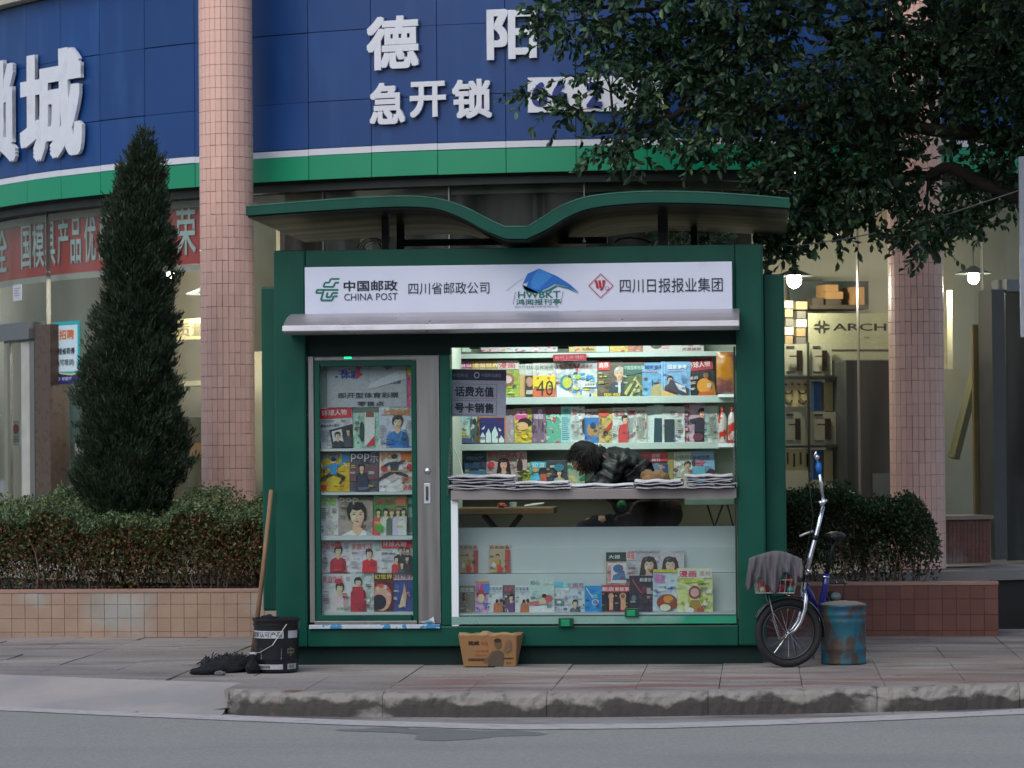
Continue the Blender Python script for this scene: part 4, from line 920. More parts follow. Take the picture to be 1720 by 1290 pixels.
MB().box(XRt-.05, XRt-.006, .161, 1.9, zb_, ZT-.01).build('side_wall', KG, K)
MB().box(XL+.051, XRt-.051, 1.84, 1.899, zb_, ZT-.01).build('rear_wall', KG, K)
MB().box(XL+.052, XRt-.052, .161, 1.838, ZT-.07, ZT-.012).build('top_deck', M('deck_dark', '20322c', rough=.6), K)
MB().box(XL+.052, XRt-.052, .161, 1.62, ZT-.3, ZT-.25).build('ceiling_panel', IWALL, K)
MB().box(XL+.052, XRt-.052, 1.60, 1.66, zb_+.08, ZT-.301).build('back_lining', IWALL, K)
MB().box(XL+.052, XL+.09, .162, 1.598, zb_+.08, ZT-.301).build('side_lining', IWALL, K)
MB().box(XRt-.09, XRt-.052, .162, 1.598, zb_+.08, ZT-.301).build('side_lining', IWALL, K)
MB().box(x740+.02, x740+.05, .16, 1.0, zb_+.08, ZT-.301).build('partition', IWALL, K)
MB().box(XL+.053, XRt-.053, .162, 1.59, zb_+.02, zb_+.078).build('floor_panel', M('kiosk_floor', '5a5a52', rough=.8), K)
for s_, (ua, ub) in enumerate(((440, 461), (1284, 1319))):
    x_in = XL+.004 if s_ == 0 else XRt-.004; x_out = W(440, 750, .16).x if s_ == 0 else W(1319.5, 750, .16).x
    pn = MB().box(min(x_in, x_out), max(x_in, x_out), .162, 1.75, .36, 2.56 if s_ == 0 else 2.60).build('side_light_box', KG, K, bevel=.014)
# roof
def cr(pts, n=6):
    out = []
    for i in range(len(pts)-1):
        p0, p1, p2, p3 = pts[max(i-1, 0)], pts[i], pts[i+1], pts[min(i+2, len(pts)-1)]
        for k in range(n):
            t = k/n; out.append(tuple(.5*((2*p1[j])+(-p0[j]+p2[j])*t+(2*p0[j]-5*p1[j]+4*p2[j]-p3[j])*t*t+(-p0[j]+3*p1[j]-3*p2[j]+p3[j])*t**3) for j in (0, 1)))
    return out+[pts[-1]]
RT_ = [(413, 347), (480, 341), (560, 335), (640, 330.5), (700, 330), (745, 336), (785, 350), (820, 368), (848, 381)]
RT2 = [(848, 381), (886, 380.5)]; RT3 = [(886, 380.5), (915, 363), (945, 345), (985, 331), (1040, 324), (1100, 321.5), (1180, 323), (1260, 328), (1326, 334)]
RB_ = [(413, 362), (480, 357), (560, 352), (640, 347.5), (700, 347), (740, 352), (778, 367), (815, 387), (850, 401)]
RB3 = [(884, 401), (920, 384), (955, 363), (990, 350), (1040, 343), (1100, 340), (1180, 341), (1260, 345), (1326, 349)]
top = cr(RT_)+cr(RT3); bot = cr(RB_)+cr(RB3); YF, YB2 = -.3, 2.3
T3 = [W(u, v, YF) for u, v in top]; B3 = [W(u, v, YF) for u, v in bot]
n = len(T3); m = MB()
ring = [(p.x, p.z) for p in T3]+[(p.x, p.z) for p in reversed(B3)]
def prism_y(ring, n, y0, y1):
    mb = MB(); N = len(ring); vs = [(x, y, z) for y in (y0, y1) for x, z in ring]
    fs = [(i, (i+1) % N, N+(i+1) % N, N+i) for i in range(N)]
    for i in range(n-1):
        fs.append((i, N-1-i, N-2-i, i+1)); fs.append((N+i, N+i+1, N+N-2-i, N+N-1-i))
    return mb.add(vs, fs)
roof = prism_y(ring, n, YF, YB2).build('roof', KG, K)
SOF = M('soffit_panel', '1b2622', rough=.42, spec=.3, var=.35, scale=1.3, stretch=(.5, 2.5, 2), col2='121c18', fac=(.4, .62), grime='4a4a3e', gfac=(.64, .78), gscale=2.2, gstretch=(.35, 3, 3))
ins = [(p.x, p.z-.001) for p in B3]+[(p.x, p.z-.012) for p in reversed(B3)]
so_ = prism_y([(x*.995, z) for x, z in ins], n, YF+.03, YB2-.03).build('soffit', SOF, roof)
tr_ = [(p.x, p.z+.0015) for p in T3]
rim = MB(); N = n; vs = []
for x, z in tr_: vs += [(x, YF-.004, z-.004), (x, YF-.004, z+.004), (x, YF+.02, z+.004)]
rim.add(vs, [(3*i, 3*i+3, 3*i+4, 3*i+1) for i in range(n-1)]+[(3*i+1, 3*i+4, 3*i+5, 3*i+2) for i in range(n-1)])
rim.build('edge_trim', M('trim_grey_green', '3a6a5c', rough=.3, metal=.3), roof)
for ua, ub, Y in ((641, 653, .5), (666, 679, 1.15), (1105, 1122, .5), (1066, 1078, 1.3), (641, 652, 1.75), (1160, 1171, 1.75)):
    if ua == 1066: continue
    ztop = W((ua+ub)/2, 349, YF).z+.0; m = MB().box(W(ua, 390, Y).x, W(ub, 390, Y).x, Y, Y+.05, ZT-.015, ztop+.02); m.build('roof_post', BLACKM, K)
MB().pbox(672, 400, 1020, 411, .9, .94).build('cable_tray', BLACKM, K)
# sign board
SGN = kp('sign_board', 512, 444, 1230, 536, -.035, .011, M('sign_white', 'd6dbec', rough=.35, var=.015), .003)
sx0, sx1 = W(512, 490, -.035).x, W(1230, 490, -.035).x; sz1, sz0 = W(871, 444-5.8+5.8, -.035).z, W(871, 536, -.035).z; sw, shh = sx1-sx0, sz1-sz0
def fu(u, v):
    p = W(u, v, -.036); return ((p.x-sx0)/sw, (sz1-p.z)/shh)
def ft_(s, u0, v0, u1, v1, col, bold=.0):
    a, b = fu(u0, v0), fu(u1, v1); um = (u0+u1)/2; c, d2 = fu(um, v0), fu(um, v1); return ('t', s, a[0], c[1], b[0], d2[1], col, bold)
asp_s = sw/shh; S = []
lo = lambda x, y: fu(530+41*x, 467+39*y-0*x)
for pl in ([(.98, .04), (.62, .04), (.56, .2), (.38, .2), (.32, .38), (.74, .38), (.8, .2), (.96, .2)], [(.94, .51), (.06, .51), (.02, .64), (.34, .64)], [(.92, .64), (.7, .64), (.62, .82), (.44, .82), (.5, .62)], [(.34, .51), (.22, .96), (.68, .96), (.75, .78), (.9, .78)]):
    S += extra_pl(asp_s, [lo(*p) for p in pl], .017, '0a6f5c')
S += [ft_('中国邮政', 577, 471, 668, 489, '1d2230', .03), ft_('CHINA POST', 578, 492.5, 668, 504.5, '3a4048', -.01), ft_('四川省邮政公司', 686, 474, 822, 494, '2c3140', -.005),
      ft_('HWBKT', 870, 489, 941, 500.5, '0d7468', .02), ft_('鸿闻报刊亭', 867, 502, 942, 512, '0d6a60', .02), ft_('四川鸿闻报刊亭有限公司', 865, 513.5, 938, 516.5, '6a7a84', 0), ft_('四川日报报业集团', 1041, 467, 1214, 491, '262a36', -.002)]
S += [('g', [fu(*p) for p in ((906, 451), (936, 464), (958, 478), (973, 492), (952, 481), (932, 477), (919, 484), (905, 490), (892, 489), (884, 481), (888, 473), (878, 477), (886, 460))], '1c6cc0'),
      ('g', [fu(*p) for p in ((906, 451), (920, 457), (928, 464), (915, 476), (904, 486), (894, 484), (892, 474), (897, 462))], '3a8ad6'),
      ('g', [fu(*p) for p in ((973, 494), (955, 483), (934, 479), (921, 486), (906, 492), (890, 492), (880, 486), (877, 478), (884, 488), (903, 493), (925, 488), (936, 481), (954, 485))], '0d7468')]
S += extra_pl(asp_s, [fu(850, 488), fu(868, 474), fu(880, 467)], .004, '9ab4d0')+extra_pl(asp_s, [fu(866, 490), fu(862, 511)], .004, '50606c')+extra_pl(asp_s, [fu(946, 489), fu(942, 511)], .004, '50606c')
S += extra_pl(asp_s, [fu(1009, 460), fu(1030, 480), fu(1009, 500), fu(989, 480), fu(1009, 460)], .007, 'b3303e')
S += [('g', [fu(*p) for p in ((999, 471), (1003, 471), (1006, 484), (1002, 484))], 'b3202e'), ('g', [fu(*p) for p in ((1005, 471), (1009, 471), (1011, 484), (1007, 484))], 'b3202e'), ('g', [fu(*p) for p in ((1012, 470), (1017, 471), (1015, 480), (1012, 487), (1007, 488), (1012, 482))], 'b3202e')]
_c = fu(1020, 484); S += [('e', _c[0], _c[1], .0045, .034, 'b3303e'), ('e', _c[0], _c[1], .0033, .025, 'cdd3e6')]
pm = MB(); put_print(pm, S, lambda x, y, o: (sx0+x*sw, -.0355-o, sz1-y*shh), asp_s, step=.0002); pm.build('lettering', PRINT, SGN)
# awning lip
pr_ = [(-.037, 523), (-.12, 526), (-.2, 530), (-.27, 536), (-.315, 541.5), (-.33, 545), (-.333, 549), (-.325, 553), (-.30, 556.5), (-.22, 558), (.01, 559)]
m = MB(); vs = []
for Y, v in pr_:
    z = W(860, v, Y).z; k = (Y+.037)/-.3; vs += [(W(489-14*min(1, max(0, k)), 540, Y).x, Y, z), (W(1242, 540, -.1).x, Y, z)]
k = len(pr_); m.add(vs, [(2*i, 2*i+1, 2*i+3, 2*i+2) for i in range(k-1)]+[tuple(2*i for i in range(k)), tuple(2*i+1 for i in range(k-1, -1, -1)), (0, 2*k-2, 2*k-1, 1)])
m.build('awning_lip', ALU, K)
m = MB(); z = W(860, 547, -.33).z; m.box(W(474, 547, -.34).x, W(1241, 547, -.34).x, -.3375, -.33, z-.019, z+.017); m.build('awning_strip', M('awning_strip_white', 'dcdbe0', rough=.3), K, bevel=.003)
# door
D = kp('door', 519, 599, 528, 1046, .02, .06, STEEL, .003)
for nm, a in (('stile', (701, 597, 739, 1048, .015, .06)), ('top_rail', (528.2, 599, 700.8, 605, .02, .06)), ('bottom_rail', (528.2, 1043, 700.8, 1049, .02, .06))): kp(nm, *a[:4], a[4], a[5], STEEL, .003, D)
for nm, a in (('inner_frame', (529, 605.5, 538, 1042.5)), ('inner_frame', (692, 605.5, 700.5, 1042.5)), ('inner_frame', (538.2, 605.5, 691.8, 615)), ('inner_frame', (538.2, 1033, 691.8, 1042.5))): kp(nm, *a, .028, .055, KG, .003, D)
kp('door_glass', 538, 615, 692, 1033, .04, .043, KGLASS, 0, D)
m = MB(); c = W(718, 791, .01); m.lathe([(0, .012), (.014, .012), (.02, .004), (.022, 0)], (0, 0, 0), 20); m.v = [(c.x+x, .014-z, c.z+y) for x, y, z in m.v]; m.build('lock', CHROME, D, smooth=True)
m = MB(); m.pbox(712, 812, 723, 846, .008, .0145); m.build('handle_plate', M('handle_plate_pale', 'c6c8cc', rough=.3, metal=.4), D, bevel=.003)
m = MB(); m.pbox(715.2, 817, 719.8, 841, .0075, .0079); m.build('handle_recess', M('recess_dark', '3a3d3f', rough=.6), D)
kp('green_glint', 578, 599.5, 590, 602.5, .012, .0195, M('lit_green', (.0, .9, .3), emit=1.2, var=0), 0, D)  # glowing strip stands for a green reflection on the top rail
th_ = kp('threshold', 519, 1049.3, 739, 1056, -.03, .0025, M('threshold_film', 'b9c4cc', rough=.35, col2='2f7fae', fac=(.58, .6), scale=14, stretch=(1, 1, 1)), .003)
m = MB(); a = W(705, 1046, -.01); m.add([W(704, 1044, -.02), W(722, 1041, -.045), W(731, 1046, -.04), W(722, 1050, -.02)], [(0, 1, 2, 3)], hexc('c6ccd2')); m.add([W(718, 1042, -.03), W(728, 1036, -.035), W(730, 1047, -.04)], [(0, 1, 2)], hexc('c6ccd2')); m.add([W(712, 1046, -.035), W(728, 1044, -.045), W(722, 1049.5, -.03)], [(0, 1, 2)], hexc('3f93c0')); m.build('peeling_film', PRINT, K)
# door display backing and racks
MB().pbox(530, 606, 700, 1045, .185, .195).build('display_back', M('display_back_green_white', 'b4c4bb', rough=.5, var=.1, scale=3), K)
for v0, v1 in ((753, 757.5), (826.5, 831), (900, 907), (1028, 1034)): MB().pbox(535, v0, 695, v1, .085, .184).build('display_ledge', WPAN, K)
# service window: trims, counter, lower display
kp('window_trim', 758, 838, 770, 1052, .0, .03, WPAN, .003); kp('window_trim', 1234, 582, 1237.5, 1050, .02, .04, M('trim_dark', '16332b', rough=.5), 0)
kp('counter', 757, 822, 1237, 838.5, -.03, .46, M('counter_board', '86807e', rough=.5, var=.08, scale=3), .004)
kp('display_glass', 770.5, 839, 1237, 1034, .02, .023, KGLASS, 0)
kp('display_track', 758.5, 1034.5, 1237, 1048, -.004, .05, M('aluminium_track', '8fb8ac', rough=.3, metal=.4, var=.04, col2='2f9a78', fac=(.5, .62), scale=1.3), .002)  # green patches are reflections painted into the track colour
kp('track_lip', 770.5, 1033, 1236, 1034.2, -.008, .02, M('track_lip_green', '2c4a44', rough=.5), 0)  # dark green lip along the top of the track
lb = kp('display_board', 771, 885, 1236, 1034, .34, .36, WPAN, 0)
kp('board_ledge', 771, 920, 1236, 962, .315, .339, WPAN, 0, lb); kp('board_ledge', 771, 963, 1236, 1034, .29, .338, WPAN, 0, lb)
kp('display_floor', 771, 1030, 1236, 1034.1, .03, .289, WPAN, 0)
for u0, v0, u1, v1, nm in ((938, 1038, 963, 1053, 'green clip gripping the bottom track of the display window'), (1049, 1022, 1073, 1036, 'green clip on the display ledge below the black magazine')):
    t = empty('clip', W((u0+u1)/2, v1, -.02), nm, 'clip'); m = MB().pbox(u0, v0, u1, v1, -.03, -.009); m.build('clip_body', M('clip_green', '0a4432', rough=.3), t, bevel=.003); m = MB().pbox(u0+4, v0+3, u1-6, v1-1, -.034, -.0305); m.build('clip_pad', M('clip_light_green', '128a58', rough=.3), t, bevel=.002)
# lamp inside the kiosk
lt = empty('tube_lamp', W(980, 560, .42), 'fluorescent tube under the kiosk ceiling above the service window', 'lamp'); lt.location.z = ZT-.34
p = lt.location; m = MB(); m.tube([p+Vector((-.75, 0, 0)), p+Vector((.75, 0, 0))], .014, 10); m.build('tube', M('lit_tube', (.86, 1, .97), emit=8, var=0), lt)
m = MB(); m.box(p.x-.8, p.x+.8, p.y-.03, p.y+.03, p.z+.016, p.z+.04); m.build('batten', WPAN, lt)
al = bpy.data.lights.new('tube_light', 'AREA'); al.shape = 'RECTANGLE'; al.size = 1.5; al.size_y = .04; al.energy = 15; al.color = (.86, 1, .96)
ao = bpy.data.objects.new('tube_light', al); COL.objects.link(ao); ao.parent = lt; ao.location = (0, 0, -.02); ao.rotation_euler = (math.radians(28), 0, 0)
# shelves at the back
SHF = M('shelf_white', 'b4c2bb', rough=.45, var=.04)
shelf_rows = ((592, 600), (666, 678), (744, 755), (812, 820))
for v0, v1 in shelf_rows: kp('shelf', 752, v0, 1246, v1, 1.33, 1.598, SHF, .002)

# ------------------------------------------------------------ magazines
mg = magazine; GB = 'magazines on the back shelves'; GD = 'magazines in the door display'; GL = 'magazines in the lower window display'
def port(cx=.5, top=.3, h=.17, cloth='b0303c', lng=0, skin=SK, hair=HR): return ('m', cx, top+h, h, skin, hair, cloth, lng)
def txt(x0, y0, x1, y1, n=4, c='8a8a90'): return ('l', x0, y0, x1, y1, n, c)
def row(Y, specs, group, over=.0):
    for i, (u0, v0, u1, v1, tl, base, shp, lab) in enumerate(specs):
        magazine('magazine', u0, v0, u1, v1, Y-(i % 3)*.007, tl, base, shp, lab, 'magazine', group, lean=5)
# door: poster and five rows
arc = magazine('lottery_poster', 549, 616, 683, 684, .15, 0, '9c9ca2', [('n', 5, .1, .05, .42, .3, ['2f4f9a', 'b02a3a', '28306a', '3a5aa0'], 9), ('t', '体彩', .17, .1, .42, .3, '28407e', .05), ('g', [(.36, 0), (.44, 0), (.4, .12), (.46, .2), (.34, .3), (.38, .14)], 'c0303e'), ('t', '中国体育彩票', .62, .34, .93, .44, '3a3a40', .01), ('r', .52, .0, .525, .4, '8a8a90'),
    ('g', [(1, .12), (.9, .1), (.55, .42), (.5, .55), (.62, .52), (1, .3)], 'b4b4b8'), ('t', '即开型体育彩票', .14, .64, .9, .78, '3c3c44', .03), ('t', '零售点', .38, .86, .72, .98, '3c3c44', .03), ('g', [(.7, 0), (.76, .1), (.84, 0)], '6a6a70')], 'large grey white lottery poster at the top of the door display', 'poster', lean=1)
magazine('paper_strip', 684, 616, 691, 684, .14, 0, 'b8587a', [('r', 0, .0, 1, .2, 'c9b23c'), ('n', 3, 0, .2, 1, 1, ['a03a5c', 'd08aa0', 'c04050'], 8)], 'narrow pink and yellow printed strip right of the lottery poster', 'paper', lean=0)
row(.15, [
 (539, 684, 594, 752, 3, 'b4b4ba', [('r', .02, .02, .98, .27, RD), ('t', '环球人物', .08, .06, .85, .21, 'e8e4e0', .03), ('t', '重返世界大舞台', .02, .42, .6, .48, '30303a', .02), txt(.04, .3, .5, .38, 3), txt(.04, .56, .35, .85, 8), ('g', [(.28, .56), (1, .44), (1, .92), (.36, .98)], '22242a'), ('g', [(.35, .6), (.66, .55), (.7, .88), (.4, .92)], 'c9c9c4'), ('m', .53, .7, .1, SK, BK, '2a2c34'), ('m', .86, .6, .08, SK, BK, '3a3c44')], 'tilted white magazine with a red banner and two black-and-white photos'),
 (593, 684, 636, 753, 0, '8fae9c', [('r', 0, 0, 1, .12, '4d5f56'), ('n', 8, .0, .1, .45, .95, ['6f9a86', 'a9c4b4', '40584c'], 9), ('r', .45, .12, .85, .95, 'b9c4b4'), ('r', .5, .12, .82, .25, '7d4a3a'), ('g', [(.5, .95), (.85, .7), (.85, .95)], 'a82832'), ('e', .35, .6, .1, .25, '2a3a34'), ('t', '视野', .1, .14, .42, .26, 'd0dcd4')], 'pale green magazines partly overlapping in the middle of the door display upper row'),
 (636, 676, 693, 753, 0, 'a9aab8', [('g', [(.05, .06), (.5, 0), (.95, .06), (.95, .1), (.5, .04), (.05, .1)], 'b02a3a'), ('t', '上海电视', .08, .14, .92, .28, 'c4762e', .06), ('m', .55, .42, .16, 'd9a88c', '28201e', '2a66a0'), ('n', 6, 0, .8, 1, 1, ['2a66a0', '4a86b8', 'c07a4a', '1f5088'], 9), txt(.02, .5, .25, .8, 5), txt(.85, .4, .98, .6, 4)], 'magazine cover of a smiling woman in blue under an orange title'),
], GD)
row(.145, [
 (538, 758, 587, 826, 0, 'c99a1e', [('r', .0, .0, .7, .03, 'a82a2a'), ('t', 'pop', .04, .06, .66, .24, '2a6a9c', .03), ('r', .72, .04, .98, .27, '2a6a9c'), ('f', .45, .24, .62, '2a7ab0', '2a221e', 3), ('t', '15', .03, .45, .16, .55, '30281a', .02), ('e', .12, .9, .1, .07, 'b82c20'), ('n', 3, .4, .85, 1, .98, ['2a221e', 'b84c1c', 'a87a14'], 6), txt(.06, .6, .22, .75, 4, '6a5420')], 'yellow music magazine with a leaping man in blue'),
 (587, 758, 636, 826, 0, '4a4450', [('t', 'pop', .05, .06, .68, .26, 'c0bcc2', .0), ('t', '乐', .7, .02, .98, .28, 'a8a4aa', 0), ('g', [(0, .4), (1, .3), (1, .7), (0, .75)], '5f4046'), ('m', .42, .4, .1, SK, BK, '2c2e3c'), ('g', [(.3, .6), (.62, .6), (.68, 1), (.28, 1)], '2b2f42'), txt(.3, .9, .7, .97, 3, '6a6a78')], 'dark grey music magazine with a standing man in black'),
 (637, 756, 693, 826, 0, 'bdb6b4', [('r', 0, 0, .65, .04, 'b83a2a'), ('t', 'pop', .04, .08, .56, .26, 'c0702e', .05), ('r', .64, .06, .98, .28, 'b8602a'), ('f', .45, .2, .66, '2a2c32', '2e2c30', 9), ('e', .14, .45, .1, .07, 'a82c2a'), ('e', .92, .42, .1, .08, 'a82c2a'), ('r', .2, .5, .9, .53, '9a7a50'), txt(.68, .65, .98, .8, 4, 'b06a50'), ('t', '再遇', .72, .84, .98, .96, 'b0402a', .03), ('n', 3, 0, .85, .3, .98, ['30303a', 'b83a2a'], 4)], 'white music magazine with a jumping drummer in black and red'),
], GD)
row(.145, [
 (538, 832, 568, 900, 0, 'b9b6b4', [('t', '女报', .0, .06, .9, .26, '7fae3c', .04), txt(.02, .32, .4, .6, 6, '6a6a70'), ('n', 4, .3, .4, 1, .98, ['c8a89a', '8a9a5a', 'a8a4b0', 'b9998a'], 9)], 'white magazine with lime green title at the left of the third door row'),
 (568, 831, 626, 900, 0, '8f8076', [('r', 0, 0, 1, .12, '4a4038'), ('m', .55, .46, .32, 'cfa287', '181314', 'b4b4b4'), ('t', 'pop', .04, .08, .58, .24, 'a09484', .02), txt(.02, .8, .16, .96, 4)], 'big close-up of a dark-haired young man on a brown grey magazine'),
 (627, 831, 684, 900, 0, '4c7a46', [('r', 0, 0, 1, .12, '5c7a50'), ('t', '男孩', .08, .1, .6, .24, '9a3a30', .02), ('r', .66, .04, .96, .28, 'a05a3a'), ('m', .15, .42, .09, SK, BK, 'b04a4a'), ('m', .37, .42, .09, SK, BK, 'b8b8b0'), ('m', .55, .44, .09, SK, '7a3a2a', '4a5a4a'), ('m', .74, .42, .09, SK, BK, 'a8a0b8'), ('m', .9, .42, .09, SK, BK, 'b9bcc8'), ('g', [(.05, .8), (.2, .68), (.35, .82), (.2, .95)], '3a8a2c')], 'green magazine with a row of five young people'),
 (684, 833, 693, 898, 0, '6f8a80', [('r', .0, .2, 1, .3, '3a4a48'), ('r', 0, .55, 1, .95, '4a5a50')], 'narrow grey green magazine edge beside the five young people'),
], GD)
FT = '家庭生活'
row(.155, [
 (540, 909, 588, 962, 0, 'b7b3bb', [('t', FT, .0, .06, .62, .27, 'a82838', .0), txt(.8, .08, .97, .26, 4), txt(.0, .6, .25, .9, 6), ('m', .58, .3, .17, SK, '241a18', 'a0182c'), ('e', .56, .12, .13, .08, 'a8203a'), ('n', 2, .35, .6, .9, 1, ['a81c30', 'b8384a', '8c1024'], 8)], 'white magazine with a woman in red, left of the fourth door row'),
 (588, 909, 640, 962, 0, 'bab6bc', [('t', FT, .04, .08, .72, .27, 'b03040', .0), ('r', .8, .06, .98, .3, '8f9a96'), ('m', .62, .38, .15, SK, '241a18', 'b81f26'), ('r', .42, .62, .86, 1, 'b81f26'), txt(.03, .65, .28, .78, 3)], 'white magazine of a person in a red sleeveless top in the fourth door row'),
 (640, 907, 693, 963, 0, 'b3b4b8', [('r', .02, .0, 1, .25, RD), ('t', '环球人物', .06, .05, .8, .2, 'e8e4e0', .03), ('t', '生于70年代', .02, .38, .46, .45, '26262e', .02), txt(.03, .55, .35, .68, 3), ('m', .62, .3, .1, SK, BK, '2a2c34'), ('m', .85, .32, .1, SK, BK, '30343a'), ('m', .5, .58, .1, SK, BK, 'a82c30'), ('m', .84, .56, .1, SK, BK, '2a2c30'), ('m', .68, .74, .09, SK, BK, '3a4450')], 'magazine with red banner and a group of people, fourth door row right end'),
], GD)
row(.135, [
 (541, 964, 590, 1028, 0, 'b8b4ba', [('t', FT, .02, .06, .7, .24, 'a82838', .0), txt(.82, .08, .98, .2, 3), ('m', .6, .36, .15, SK, '2a1a18', 'c9a8aa'), ('e', .57, .2, .14, .07, 'a0283c'), txt(.0, .55, .3, .8, 6), ('t', '冬季特刊', .5, .88, .98, .96, '3f8f5c', .02)], 'white magazine of a smiling bare-shouldered woman at the left of the bottom door row'),
 (589, 960, 628, 1028, 0, 'a7b0ae', [('t', 'LOVE', .5, .04, .92, .12, '505a60', 0), ('m', .32, .26, .13, SK, BK, '9c1a2c'), ('g', [(.08, .38), (.52, .38), (.6, .8), (.04, .8)], '9c1a2c'), ('n', 4, .5, .2, 1, .9, ['8a9c94', 'b9c2ba', 'a89c90'], 10), ('t', '恋人', .3, .86, .7, .97, '6a2030', 0)], 'magazine with the word LOVE and a woman in a dark red dress'),
 (628, 963, 660, 1028, 0, '5a1414', [('r', 0, 0, 1, .16, '2a1410'), ('t', '幻世界', .03, .03, .97, .16, 'c9a436', .04), ('e', .4, .62, .55, .35, 'b04a3c'), ('e', .42, .68, .48, .3, 'c98a78'), ('e', .28, .75, .38, .2, '0e1420'), ('e', .2, .4, .1, .05, 'a8a8a0'), ('e', .6, .36, .1, .05, 'a8a8a0')], 'science fiction magazine with a black disc on red'),
 (660, 963, 693, 1028, 0, '2f3f7c', [('r', 0, 0, 1, .18, 'b4b0b8'), ('t', '科幻世界', .0, .03, 1.1, .17, 'a02c30', .04), ('g', [(.25, .85), (.5, .55), (.58, .25), (.7, .6), (.62, .9)], 'c98f74'), ('n', 6, 0, .2, 1, 1, ['3a4f94', '26306a', '5a6aa4'], 5), ('g', [(.3, .9), (.5, .5), (.66, .85)], 'd8a488')], 'blue science fiction magazine with a pale flame shape'),
], GD)
# lower window display
row(.305, [
 (771, 915, 803, 962, 0, 'b8a294', [('t', '百家故事', .02, .04, .95, .18, '50424a', .0), ('r', 0, .2, 1, 1, 'a89478'), ('r', .76, .2, 1, 1, 'a04438'), ('m', .42, .42, .08, SK, BK, 'a88a4a'), ('g', [(.4, .7), (.7, .85), (.6, 1), (.4, 1)], 'b03a34'), ('e', .24, .75, .1, .1, 'c8c0b4')], 'small story magazine at the left edge of the upper ledge of the window display'),
 (821, 914, 857, 962, 0, 'b8a294', [('t', '百家故事', .04, .05, .95, .18, '50424a', .0), ('r', 0, .2, 1, 1, 'a89478'), ('r', .76, .2, 1, 1, 'a04438'), ('m', .42, .42, .08, SK, BK, 'a88a4a'), ('g', [(.4, .7), (.7, .85), (.6, 1), (.4, 1)], 'b03a34'), ('e', .24, .75, .1, .1, 'c8c0b4')], 'small story magazine standing alone, second on the upper ledge of the window display'),
], GL)
HA = [('r', 0, 0, .28, .35, 'b8b0b0'), ('t', '幸福', .02, .03, .24, .33, 'b8303c', .03), ('t', 'HAPPINESS', .1, .03, .98, .12, '6f7078', .0)]
row(.26, [
 (1018, 928, 1052, 983, 0, 'a08870', [('r', 0, 0, 1, .26, '24302f'), ('t', '大视', .12, .08, .7, .2, 'c4c8c8', .04), ('r', .08, .32, 1, .95, 'b4bccb'), ('e', .6, .5, .26, .13, '3c5a84'), ('g', [(.35, .7), (.9, .55), (1, .85), (.3, .85)], '48668c'), ('r', .1, .4, .25, .9, 'c07a80')], 'magazine with dark title bar and a blue ink drawing'),
 (1052, 924, 1109, 972, 0, 'a6a2a6', HA+[('m', .66, .5, .3, 'cfa590', '352a28', 'b0aeb0', 1)], 'magazine with a long-haired woman and a red title block, left one of two'),
 (1109, 924, 1149, 972, 0, 'a6a2a6', [('t', 'NESS', .6, .03, .98, .12, '6f7078', .0), ('m', .42, .5, .3, 'cfa590', '352a28', 'b0aeb0', 1)], 'magazine with the same long-haired woman, right one of two'),
], GL)
BJ = [('t', '百家故事', .04, .05, .98, .18, '3a4a66', .0), ('r', 0, .22, 1, .24, '6a9ab8'), ('n', 4, .05, .35, .5, .7, ['7ab4d0', '9cc8dc', 'c0d4dc'], 5), ('g', [(.35, 1), (.4, .7), (.62, .52), (.8, .7), (.95, .55), (1, 1)], '9a5a34'), ('e', .62, .58, .1, .07, HR), ('e', .9, .56, .1, .07, HR)]
